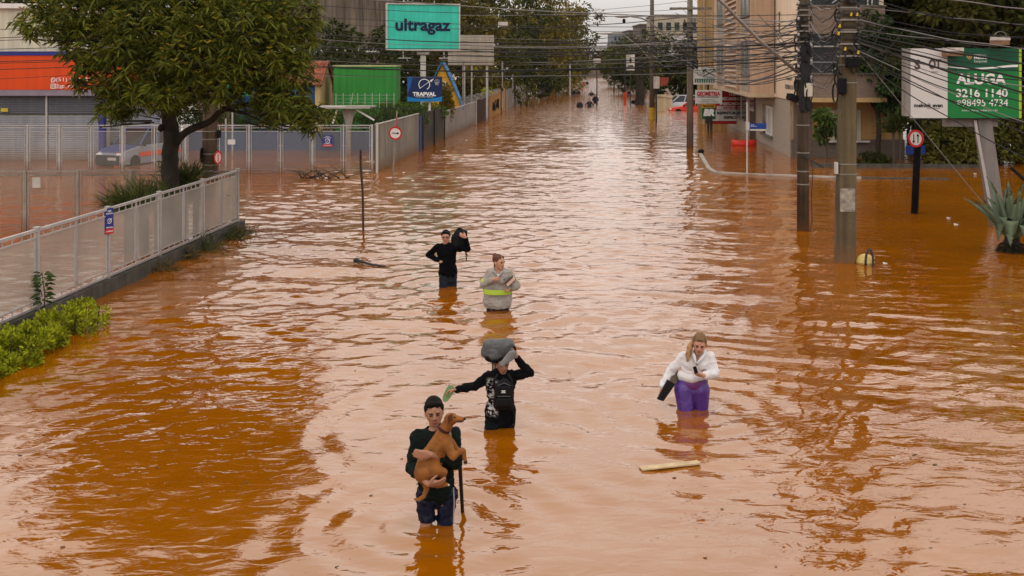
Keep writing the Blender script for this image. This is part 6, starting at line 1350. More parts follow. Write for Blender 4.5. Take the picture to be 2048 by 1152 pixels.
def P3d(d0):
    return lambda px, py, o=0.0: W(px, py, d0 + o)
def torso(B, sl, sr, hl, hr, infl=0.0, female=False, depth=1.0, belly=0.0):
    sl, sr, hl, hr = map(Vector, (sl, sr, hl, hr)); sm = (sl + sr) / 2; hm = (hl + hr) / 2; up = (sm - hm); L_ = up.length; up.normalize(); ax = (sr - sl).normalized(); fw = ax.cross(up).normalized()
    if fw.y > 0: fw = -fw
    W_ = (sr - sl).length / 2; Wh = (hr - hl).length / 2; e = infl
    ch = sm - up * L_ * .26; wa = sm - up * L_ * .66
    B.hull([(sl + ax * .015 - up * .02, .050 + e), (sr - ax * .015 - up * .02, .050 + e), (sm + up * .035, .055 + e), (ch - ax * W_ * .58, .085 * depth + e), (ch + ax * W_ * .58, .085 * depth + e), (ch - ax * W_ * .4 + fw * .035, .07 * depth + e), (ch + ax * W_ * .4 + fw * .035, .07 * depth + e)])
    B.hull([(ch - ax * W_ * .60, .082 * depth + e), (ch + ax * W_ * .60, .082 * depth + e), (wa - ax * (W_ * .42), .082 * depth + e), (wa + ax * (W_ * .42), .082 * depth + e), (wa + fw * (.02 + belly), .085 * depth + e)])
    B.hull([(wa - ax * (W_ * .42), .082 * depth + e), (wa + ax * (W_ * .42), .082 * depth + e), (wa + fw * (.02 + belly), .08 * depth + e), (hl + ax * .05, .095 * depth + e), (hr - ax * .05, .095 * depth + e)])
    if female:
        for s in (-1, 1): B.hull([(ch + ax * s * W_ * .42 + fw * .065 - up * .01, .058 + e), (ch + ax * s * W_ * .40 + fw * .02 + up * .05, .06 + e)])
    return sm, hm, up, ax, fw
def arm(B, a, b, c, r=(.056, .045, .030), e=0.0): B.chain([a, b], [r[0] + e, r[1] + e]); B.chain([b, c], [r[1] + e, r[2] + e])

# ---- man carrying the dog -----------------------------------------------------------
def man_with_dog():
    d = 10.82; J = P3d(d); t = thing("person", "young dark-haired man in black shirt wading with a brown dog in his arms", "person", (J(868, 1047).x, d, 0))
    sl, sr = J(836, 872), J(908, 868); hl, hr = J(851, 985, .02), J(896, 985, .02)
    el, wl = J(824, 935, -.10), J(857, 968, -.42); er, wr = J(912, 925, -.12), J(862, 909, -.40)
    kl, kr = J(852, 1050, -.02), J(889, 1050, .03)
    B = Blob(); torso(B, sl, sr, hl, hr); arm(B, sl, el, wl); arm(B, sr, er, wr)
    hc = J(868.5, 824, -.02); head(t, B, hc, R(6), R(6), R(-4), SKIN1, HAIRB, "short", 1.07)
    hand(B, wl, (1, -.12, .15), (0, .8, .75), 1, .35, 1.08); hand(B, wr, (-1, -.12, .06), (.0, 1, .1), 1, .35, 1.08)
    for h_, k_, s_ in ((hl, kl, 1), (hr, kr, -1)): B.chain([h_ + Vector((.045 * s_, 0, 0)), k_, k_ + Vector((0, .05, -.4))], [.085, .062, .05])
    B.build("body", SKIN1, t, .0095, 3)
    Sh = Blob(); torso(Sh, sl, sr, hl, hr, .017); cf = lambda a, b, f: Vector(a).lerp(Vector(b), f)
    arm(Sh, sl, el, cf(el, wl, .38), (.058, .050, .047), .012); arm(Sh, sr, er, cf(er, wr, .62), (.058, .049, .042), .012)
    Sh.build("shirt", mat("black_green_cotton", (.007, .011, .009), .9, .3, 6, spec=.08), t, .0105, 4, .014, 11, cut=lambda co: (co - J(868, 852)).length < .065 and co.z > J(0, 858).z)
    Sp = Blob(); e = -.008
    Sp.hull([(hl + Vector((.04, 0, .05)), .10 + e), (hr + Vector((-.04, 0, .05)), .10 + e), (hl + Vector((.03, 0, -.06)), .10 + e), (hr + Vector((-.03, 0, -.06)), .10 + e)])
    Sp.chain([hl, J(853, 1036, -.01)], [.10 + e, .094 + e]); Sp.chain([hr, J(890, 1040, .01)], [.10 + e, .094 + e])
    zc = lambda co: co.z < (J(0, 1040).z if co.x < J(868, 0).x else -.02)
    Sp.build("shorts", mat("navy_wet_shorts", (.004, .007, .022), .5, .4, 6, spec=.15), t, .0105, 4, .015, 10, cut=zc)
    m = MB(); m.tube([J(907, 975, -.09), J(908.5, 1005, -.10), J(907, 1043, -.09)], .006, 5); m.build("side_stripe", mat("grey_trim", (.3, .32, .38)), t)
man_with_dog()
def dog():
    d = 10.82; J0 = P3d(d); J = lambda px, py, o=0.0: J0(px + 4.5 * max(0, min(1, (880 - py) / 40)), py, o); t = thing("dog", "tan brown dog with dark collar and white toes held against the man's chest", "dog", tuple(J(868, 930, -.3)))
    B = Blob(); FUR = mat("tan_fur", (.27, .10, .022), .85, .38, 9, bump=.6, bscale=120)
    o = -.27
    B.hull([(J(849, 946, o), .105), (J(858, 930, o), .125), (J(866, 912, o), .115)])                 # rump and belly
    B.hull([(J(866, 912, o), .108), (J(881, 888, o - .01), .098), (J(886, 873, o - .02), .084)])     # rib cage
    B.hull([(J(884, 876, o - .02), .084), (J(886, 858, o - .03), .058)]); B.chain([J(886, 860, o - .03), J(895, 842, o - .04)], [.060, .052])
    B.ell(J(897, 838, o - .05), (.066, .056, .058)); B.chain([J(900, 838, o - .06), J(913, 838, o - .08), J(921, 839, o - .08)], [.045, .030, .021])
    # front legs
    B.chain([J(893, 886, o - .06), J(906, 914, o - .11), J(922, 901, o - .10), J(928, 902, o - .10), J(929, 918, o - .10)], [.058, .037, .025, .022, .019]); B.hull([(J(929, 916, o - .1), .021), (J(931, 924, o - .1), .017)])
    B.chain([J(897, 882, o + .03), J(915, 905, o + .04), J(926, 900, o + .03)], [.05, .034, .024])
    # hind legs: thigh, hock, paw
    B.hull([(J(850, 945, o - .05), .088), (J(872, 941, o - .11), .068)]); B.chain([J(872, 941, o - .11), J(888, 944, o - .13), J(886, 956, o - .13)], [.060, .036, .024])
    B.chain([J(860, 962, o - .02), J(876, 970, o - .08), J(892, 969, o - .12)], [.055, .030, .022])
    # tail
    B.chain([J(850, 962, o + .0), J(853, 978, o), J(848, 992, o - .02), J(838, 1000, o - .03), J(829, 998, o - .03)], [.038, .027, .023, .019, .012])
    B.build("body", FUR, t, .0085, 4, .0022, 40)
    for (a, b, c2, lb) in ((J(899, 829, o - .10), J(893, 833, o - .13), J(894, 845, o - .13), 0), (J(905, 829, o - .02), J(903, 829, o + .01), J(902, 838, o + .02), 1)):
        E = Blob(); E.hull([(a, .010), (b, .014), (c2, .009), (a.lerp(c2, .5) + Vector((.012, 0, 0)), .008)]); E.build("ear", mat("dark_brown_fur", (.10, .035, .014), .9, .3, 10), t, .006, 2)
    m = MB(); m.ell(J(924.5, 838, o - .085), (.013, .013, .011), nu=10, nv=7); m.build("nose", BLACK, t, smooth=True)
    m = MB(); m.tube([J(910, 843, o - .11), J(918, 843.5, o - .11), J(923, 842, o - .10)], [.008, .009, .006], 6); m.build("muzzle_edge", mat("dark_muzzle_fur", (.05, .02, .012), .9), t)
    m = MB(); m.ell(J(905, 834.5, o - .105), (.008, .006, .007), nu=8, nv=6); m.build("eye", BLACK, t, smooth=True)
    # collar
    c = J(885.5, 857, o - .03); ax = (J(895, 842, o - .04) - J(884, 868, o - .02)).normalized(); m = MB(); m.ring(c, .060, .070, ax, .024, 26); m.build("collar", mat("dark_red_collar", (.05, .012, .012), .5), t)
    m = MB(); m.disc(c + Vector((.062, -.05, -.03)), .013, (1, -1, 0), .005, 10); m.build("tag", STEEL, t)
    WF = mat("white_fur", (.62, .58, .52), .9, .1, 20)
    for px, py, oo in ((886, 957, -.16), (889, 943, -.165), (894, 969, -.15)):
        m = MB()
        for k in range(3): m.ell(J(px + k * 1.6 - 1, py + k * .5, o + oo + .13 - .03), (.016, .014, .011), nu=8, nv=6)
        m.build("paw", WF, t, smooth=True)
    m = MB(); m.ell(J(931, 924, o - .105), (.02, .018, .022), nu=8, nv=6); m.build("paw", mat("dark_muzzle_fur", (.05, .02, .012)), t, smooth=True)
dog()
a, b = W(918, 893, 10.72), G(925, 1024)
m = MB(); m.tube([a, tuple(W(921, 950, 10.80)), (b.x, b.y, 0), (b.x + .005, b.y, -.25)], [.020, .019, .018, .017], 8); tag(m.build("walking_stick", mat("black_stick", (.015, .012, .012), .5, .3, 6), org=(b.x, b.y, 0), smooth=True), "black stick reaching into the water beside the man with the dog", "stick")

# ---- person with grey bag on the head -------------------------------------------------
def bag_person():
    d = 13.71; J = P3d(d); t = thing("person", "person in black printed shirt wading, one arm out, a grey bag on the head", "person", (J(1000, 852).x, d, 0))
    sl, sr = J(977, 752), J(1025, 750); hl, hr = J(980, 826), J(1022, 826); el, wl = J(950, 772, -.05), J(912, 779, -.16); er, wr = J(1060, 746, -.02), J(1034, 716, -.04)
    B = Blob(); torso(B, sl, sr, hl, hr, 0, False, .95); arm(B, sl, el, wl, (.052, .042, .028)); arm(B, sr, er, wr, (.052, .042, .028))
    head(t, B, J(1005, 727, -.02), R(14), R(12), 0, SKIN1, HAIRB, "short", .98)
    hand(B, wl, (-1, -.1, -.2), (0, -.5, -1), 1, .9, 1.0); hand(B, wr, (-.25, -.1, 1), (-1, 0, .1), 1, .5, 1.0)
    for h_, k_ in ((hl, J(981, 856, -.03)), (hr, J(1018, 856, .04))): B.chain([h_.lerp((hl + hr) / 2, .3), k_, k_ + Vector((0, 0, -.45))], [.095, .072, .055])
    B.build("body", SKIN1, t, .0095, 3)
    Sh = Blob(); torso(Sh, sl, sr, hl, hr, .018, False, .95); Sh.hull([(hl + Vector((.055, 0, .03)), .125), (hr + Vector((-.055, 0, .03)), .125), (hl + Vector((.06, 0, -.05)), .12), (hr + Vector((-.06, 0, -.05)), .12)]); arm(Sh, sl, el, el.lerp(wl, .95), (.053, .044, .032), .011); arm(Sh, sr, er, er.lerp(wr, .92), (.053, .044, .032), .011)
    SM = bpy.data.materials.new("black_shirt_white_print"); SM.use_nodes = True; nd, ln = SM.node_tree.nodes, SM.node_tree.links.new; bb = nd["Principled BSDF"]; bb.inputs["Roughness"].default_value = .9; bb.inputs["Specular IOR Level"].default_value = .06
    tcn = nd.new("ShaderNodeTexCoord"); vo = nd.new("ShaderNodeTexNoise"); vo.inputs["Scale"].default_value = 21; vo.inputs["Detail"].default_value = 3; vo.inputs["Distortion"].default_value = 1.2; ln(tcn.outputs["Object"], vo.inputs["Vector"])
    rp = nd.new("ShaderNodeMapRange"); ln(vo.outputs["Fac"], rp.inputs[0]); rp.inputs[1].default_value = .50; rp.inputs[2].default_value = .56
    sx = nd.new("ShaderNodeSeparateXYZ"); ln(tcn.outputs["Object"], sx.inputs[0])
    def win(sock, a, b, s):
        r1 = nd.new("ShaderNodeMapRange"); ln(sock, r1.inputs[0]); r1.inputs[1].default_value = a - s; r1.inputs[2].default_value = a + s
        r2 = nd.new("ShaderNodeMapRange"); ln(sock, r2.inputs[0]); r2.inputs[1].default_value = b - s; r2.inputs[2].default_value = b + s; r2.inputs[3].default_value = 1; r2.inputs[4].default_value = 0
        q = nd.new("ShaderNodeMath"); q.operation = 'MULTIPLY'; ln(r1.outputs[0], q.inputs[0]); ln(r2.outputs[0], q.inputs[1]); return q.outputs[0]
    def mu(a, b): q = nd.new("ShaderNodeMath"); q.operation = 'MULTIPLY'; ln(a, q.inputs[0]); ln(b, q.inputs[1]); return q.outputs[0]
    f = mu(mu(win(sx.outputs[0], -.16, -.03, .02), win(sx.outputs[2], .17, .60, .03)), rp.outputs[0])
    yf = nd.new("ShaderNodeMath"); yf.operation = 'LESS_THAN'; ln(sx.outputs[1], yf.inputs[0]); yf.inputs[1].default_value = .0; f = mu(f, yf.outputs[0])
    mi = nd.new("ShaderNodeMix"); mi.data_type = 'RGBA'; ln(f, mi.inputs[0]); mi.inputs[6].default_value = (.004, .004, .005, 1); mi.inputs[7].default_value = (.42, .40, .38, 1); ln(mi.outputs[2], bb.inputs["Base Color"])
    Sh.build("shirt", SM, t, .0105, 4, .013, 11, cut=lambda co: (co - J(1004, 741)).length < .055 and co.z > J(0, 744).z)
    Tr = Blob(); Tr.hull([(hl + Vector((.06, 0, 0)), .112), (hr + Vector((-.06, 0, 0)), .112), (J(988, 842), .10), (J(1011, 842), .10)])
    for h_, k_ in ((hl + Vector((.055, 0, 0)), J(984, 856, -.03)), (hr + Vector((-.055, 0, 0)), J(1014, 856, .04))): Tr.chain([h_, k_, k_ + Vector((0, 0, -.3))], [.105, .095, .07])
    Tr.build("trousers", mat("black_trousers", (.005, .007, .010), .8, .3, 5, spec=.08), t, .0105, 4, .011, 10)
    # backpack worn on the front
    p = thing("backpack", "black backpack with small white logo worn on the chest of the person with the bag", "backpack", tuple(J(1009, 800, -.2))); BK = mat("black_nylon", (.006, .006, .007), .6, .3, 8, spec=.12)
    Q = Blob(); o = -.20
    Q.hull([(J(994, 812, o), .045), (J(1022, 812, o), .045), (J(996, 772, o), .04), (J(1020, 772, o), .04), (J(1008, 764, o), .05), (J(1008, 812, o + .05), .05)]); Q.build("body", BK, p, .009, 4, .004, 14)
    Q = Blob(); Q.hull([(J(994, 789, o - .06), .022), (J(1021, 789, o - .06), .022), (J(997, 775, o - .06), .02), (J(1018, 775, o - .06), .02)]); Q.build("front_pocket", BK, p, .008, 3)
    Q = Blob(); Q.hull([(J(995, 810, o - .065), .022), (J(1021, 810, o - .065), .022), (J(996, 799, o - .065), .02), (J(1020, 799, o - .065), .02)]); Q.build("lower_pocket", BK, p, .008, 3)
    m = MB(); m.tube([J(995, 792.5, o - .088), J(1021, 792.5, o - .088)], .004, 5); m.tube([J(996, 771, o - .05), J(1008, 766, o - .055), J(1020, 771, o - .05)], .004, 5); m.build("zip", mat("grey_zip", (.12, .12, .12)), p)
    m = MB(); c = J(1007, 783.5, o - .086)
    for a_, b_ in (((-.028, .012), (.028, .012)), ((-.028, -.012), (.028, -.012)), ((-.02, .010), (.02, -.010)), ((.02, .010), (-.02, -.010))): m.bar(c + Vector((a_[0], 0, a_[1])), c + Vector((b_[0], 0, b_[1])), .003)
    m.build("logo", WHITE, p)
    for s, x in ((-1, 992), (1, 1020)):
        m = MB(); pts = [J(x + s * 2, 778, o + .03), J(x + s * 4, 762, -.16), J(x - s * 4, 748, -.12)]; m.tube(pts, [.016, .018, .016], 6); m.build("strap", BK, p)
        m = MB(); m.tube([J(x + s * 3, 812, o + .08), J(x + s * 8, 830, -.12), J(x + s * 10, 846, -.08)] if s > 0 else [J(x - 2, 806, o + .06), J(x - 5, 800, -.1), J(x - 8, 790, -.02)], .007, 5); m.build("strap_end", BK, p)
    # grey dry bag on the head
    g_ = thing("duffel_bag", "grey roll-top dry bag balanced on the head of the wading person", "bag", tuple(J(998, 722, -.04))); GB = mat("grey_tarpaulin", (.075, .08, .08), .42, .15, 3, bump=.1, spec=.4)
    Q = Blob(); o = -.03
    Q.hull([(J(976, 689, o), .068), (J(1018, 687, o), .062), (J(973, 706, o), .07), (J(985, 712, o - .03), .062), (J(1012, 712, o), .055), (J(1024, 699, o), .05), (J(976, 696, o + .12), .07), (J(1018, 694, o + .12), .06)])
    Q.build("shell", GB, g_, .0105, 6, .010, 8)
    Q = Blob(); Q.hull([(J(1000, 728, o - .16), .012), (J(1004, 733, o - .17), .010), (J(1029, 704, o - .13), .02), (J(1031, 713, o - .12), .018), (J(1020, 704, o - .14), .016)]); Q.build("rolled_end", mat("light_grey_tarpaulin", (.17, .175, .17), .4), g_, .008, 3, .003, 12)
    Q = Blob(); Q.hull([(J(976, 716, o - .05), .04), (J(990, 722, o - .04), .03), (J(1000, 720, o), .03)]); Q.build("dark_base", BLACK, g_, .009, 3, .004, 12)
    for k in range(3): m = MB(); x = 984 + k * 3; m.tube([J(x, 720, -.12), J(x + 1, 731, -.14), J(x + 1.5, 741, -.13)], .008, 5); m.build("strap", BLACK, g_)
    m = MB(); m.tube([J(1024, 690, o), J(1030, 696, o - .05), J(1031, 703, o - .05)], [.012, .014, .01], 6); m.build("buckle", BLACK, g_)
    # sandal in the outstretched hand
    s_ = thing("sandal", "pale green flip-flop held in the outstretched hand", "sandal", tuple(J(896, 787, -.2))); m = MB(); n = 22; top = []; c = J(896.5, 787.5, -.19); ax = (J(904, 775, -.19) - J(890, 801, -.19)).normalized(); sd = ax.cross(Vector((0, -1, 0))).normalized(); nn = ax.cross(sd).normalized()
    pts = []
    for k in range(n):
        a_ = 2 * math.pi * k / n; u = math.cos(a_) * .112; w_ = math.copysign(abs(math.sin(a_)) ** .6, math.sin(a_)) * (.05 + .008 * math.cos(a_)) ; pts.append(c + ax * u + sd * w_)
    m.prism(pts, nn * .018); m.build("sole", mat("sage_green_foam", (.17, .28, .13), .8, .05, 4), s_, bevel=.004)
    m = MB(); m.tube([c + ax * .05 - nn * .002, c + nn * .03 + sd * .02, c - ax * .03 + sd * .035], .006, 6); m.tube([c + ax * .05, c + nn * .03 - sd * .02, c - ax * .03 - sd * .035], .006, 6); m.build("thong", mat("sage_green_foam", (.17, .28, .13)), s_)
bag_person()

# ---- man with glasses and rucksack ----------------------------------------------------
def rucksack_man():
    d = 22.24; J = P3d(d); t = thing("person", "man with glasses in black sweater, hand on hip, rucksack on his shoulder", "person", (J(896, 572).x, d, 0))
    sl, sr = J(876.5, 493), J(909, 493); hl, hr = J(883, 546), J(909, 546); el, wl = J(857, 510, .08), J(878, 521, -.06); er, wr = J(936, 499, -.08), J(931.5, 475, -.12)
    B = Blob(); torso(B, sl, sr, hl, hr); arm(B, sl, el, wl); arm(B, sr, er, wr)
    head(t, B, J(891.5, 473.5, -.04), R(-3), R(4), 0, SKIN2, HAIRB, "short", 1.02, glasses=True)
    hand(B, wl, (.9, -.3, -.45), (0, 1, 0), 1, .3); hand(B, wr, (-.9, -.1, .5), (0, 1, .2), -1, .6)
    for h_, k_ in ((hl, J(887, 574, -.04)), (hr, J(905, 574, .05))): B.chain([h_.lerp((hl + hr) / 2, .3), k_, k_ + Vector((0, .03, -.45))], [.095, .072, .055])
    B.build("body", SKIN2, t, .0095, 4)
    Sh = Blob(); torso(Sh, sl, sr, hl, hr, .017); Sh.hull([(hl + Vector((.06, 0, .10)), .11), (hr + Vector((-.06, 0, .10)), .11), (hl + Vector((.06, 0, -.02)), .108), (hr + Vector((-.06, 0, -.02)), .108)]); arm(Sh, sl, el, el.lerp(wl, .95), (.056, .047, .035), .011); arm(Sh, sr, er, er.lerp(wr, .88), (.056, .047, .035), .011)
    Sh.build("sweater", mat("black_knit", (.004, .004, .005), .95, .2, 6, spec=.04), t, .0115, 4, .011, 11, cut=lambda co: (co - J(891.5, 486)).length < .062 and co.z > J(0, 488).z)
    Tr = Blob(); Tr.hull([(hl + Vector((.06, 0, 0)), .100), (hr + Vector((-.06, 0, 0)), .100), (J(889, 560), .095), (J(903, 560), .095)]); Sh2 = 0
    for h_, k_ in ((hl + Vector((.05, 0, 0)), J(888, 574, -.04)), (hr + Vector((-.05, 0, 0)), J(904, 574, .05))): Tr.chain([h_, k_, k_ + Vector((0, 0, -.3))], [.108, .098, .09])
    Tr.build("jeans", mat("dark_wet_denim", (.012, .016, .024), .7, .35, 4, spec=.12), t, .0115, 4, .011, 10)
    p = thing("rucksack", "full black rucksack carried on the shoulder of the man with glasses", "backpack", tuple(J(918, 500, .02))); Q = Blob()
    Q.hull([(J(911, 494, .02), .085), (J(919, 497, .02), .08), (J(910, 476, .04), .085), (J(921, 466, .04), .085), (J(931, 464, .02), .035), (J(929, 472, .05), .06), (J(919, 461, .04), .06)]); Q.build("body", mat("black_nylon", (.014, .014, .015)), p, .0115, 4, .010, 9)
    for pp in ([J(930, 470, -.05), J(934, 478, -.08), J(930, 492, -.02)], [J(930.5, 500, .02), J(932, 510, 0), J(933, 521, 0)], [J(931.5, 505, .02), J(935, 511, 0)], [J(915, 460, .0), J(919, 455, -.01), J(923, 460, 0)]): m = MB(); m.tube(pp, .011, 5); m.build("strap", BLACK, p)
rucksack_man()

# ---- woman in grey work sweatshirt ----------------------------------------------------
def sweatshirt_woman():
    d = 20.18; J = P3d(d); t = thing("person", "auburn-haired woman in grey sweatshirt with lime reflective band looking to her side", "person", (J(994, 618).x, d, 0))
    sl, sr = J(979, 545), J(1017, 546); hl, hr = J(979, 602), J(1011, 602); el, wl = J(967, 570, -.02), J(985, 559, -.20); er, wr = J(1033, 571, .0), J(1019, 577, -.16)
    B = Blob(); torso(B, sl, sr, hl, hr, 0, True); arm(B, sl, el, wl, (.05, .042, .028)); arm(B, sr, er, wr, (.05, .042, .028))
    head(t, B, J(998, 524.5, -.02), R(48), R(3), 0, SKIN2, HAIRR, "bun", 1.12, female=True)
    hand(B, wl, (1, -.2, .25), (0, 1, 0), -1, .9, .95); hand(B, wr, (-.4, -.6, -.3), (0, .2, 1), 1, .5, .95)
    for h_, k_ in ((hl, J(984, 622, -.03)), (hr, J(1006, 622, .04))): B.chain([h_.lerp((hl + hr) / 2, .3), k_, k_ + Vector((0, .03, -.4))], [.10, .075, .055])
    B.build("body", SKIN2, t, .0095, 4)
    FL = mat("heather_grey_fleece", (.33, .30, .265), .95, .12, 8, bump=.4, bscale=90); cutn = lambda co: (co - J(997, 540, -.06)).length < .07 and co.z > J(0, 546).z
    Sh = Blob(); torso(Sh, sl, sr, hl, hr, .03, True); arm(Sh, sl, el, el.lerp(wl, .85), (.056, .054, .044), .014); arm(Sh, sr, er, er.lerp(wr, .7), (.056, .062, .052), .016)
    Sh.hull([(hl + Vector((.01, 0, .32)), .125), (hr + Vector((-.01, 0, .32)), .125), (hl + Vector((.01, 0, .0)), .125), (hr + Vector((-.01, 0, .0)), .125)]); Sh.hull([(hl + Vector((-.0, 0, .02)), .125), (hr + Vector((.0, 0, .02)), .13), (J(982, 611), .11), (J(1009, 611), .11), (J(995, 609, -.05), .12)])
    Sh.build("sweatshirt", FL, t, .0115, 5, .013, 9, cut=lambda co: cutn(co) or co.z < J(0, 615).z)
    Co = Blob(); Co.chain([J(985, 540, -.02), J(990, 545, -.11), J(996, 554, -.155)], [.025, .024, .012]); Co.chain([J(1008, 540, -.02), J(1003, 545, -.11), J(997, 554, -.155)], [.025, .024, .012]); Co.chain([J(985, 540, .0), J(989, 537, .08), J(1004, 537, .08), J(1008, 540, 0)], [.025, .028, .028, .025]); Co.build("collar", FL, t, .009, 3)
    m = MB(); m.add([J(991, 548, -.13), J(1002, 548, -.13), J(997, 556, -.15)], [(0, 1, 2)]); m.build("undershirt", WHITE, t)
    LM = mat("lime_reflective", (.42, .60, .06), .6, .05, 3); SV = mat("silver_reflective", (.45, .46, .42), .35)
    def bandring(name, z0, z1, m_):
        # sample sweatshirt radius: ellipse round the torso
        m = MB(); n = 36; c = (hl + hr) / 2; vs = []
        for z in (z0, z1):
            for k in range(n): a_ = 2 * math.pi * k / n; vs.append((J(995, 0).x + .262 * math.cos(a_), d - .018 + (.172 if math.sin(a_) < 0 else .15) * math.sin(a_), z))
        m.add(vs, [(k, (k + 1) % n, n + (k + 1) % n, n + k) for k in range(n)]); m.build(name, m_, t, smooth=True)
    z = J(0, 581).z; bandring("lime_band", z - .045, z + .045, LM); bandring("silver_strip", z - .014, z + .014, SV) if False else None
    for a_, b_, s in ((sl, el, .72), (sr, er, .78)):
        c = a_.lerp(b_, s); m = MB(); m.ring(c, .074, .080, b_ - a_, .055, 20); m.build("sleeve_band", LM, t)
    Tr = Blob(); Tr.hull([(J(984, 607), .11), (J(1007, 607), .11), (J(984, 625), .10), (J(1007, 625), .10)]); Tr.chain([J(984, 620), J(984, 620) + Vector((0, 0, -.35))], [.1, .08]); Tr.chain([J(1007, 620), J(1007, 620) + Vector((0, 0, -.35))], [.1, .08]); Tr.build("trousers", mat("dark_wet_denim", (.018, .024, .034)), t, .0125, 4, .005, 10)
    bk = thing("book", "thick pale-paged book clutched at the sweatshirt woman's elbow", "book", tuple(J(1021, 568, -.2))); a_, b_ = J(1013.5, 570, -.24), J(1028, 555, -.19); up = (b_ - a_).normalized(); m = MB(); M3 = Matrix.Rotation(math.atan2(-(b_ - a_).z, (b_ - a_).x), 3, 'Y')
    c = (a_ + b_) / 2; m.box(c, ((b_ - a_).length / 2 - .008, .075, .030), M=M3); m.build("pages", mat("pink_cream_paper", (.62, .42, .33), .8, .04, 30), bk); nz = M3 @ Vector((0, 0, 1)); m = MB()
    for s in (-1, 1): m.box(c + nz * s * .034, ((b_ - a_).length / 2, .08, .004), M=M3)
    m.build("cover", mat("dark_brown_cover", (.05, .025, .02), .5), bk)
    m = MB(); m.ell(J(1008.5, 559.5, -.175), (.022, .01, .012), nu=8, nv=6); m.build("logo", DARKM, t)
sweatshirt_woman()

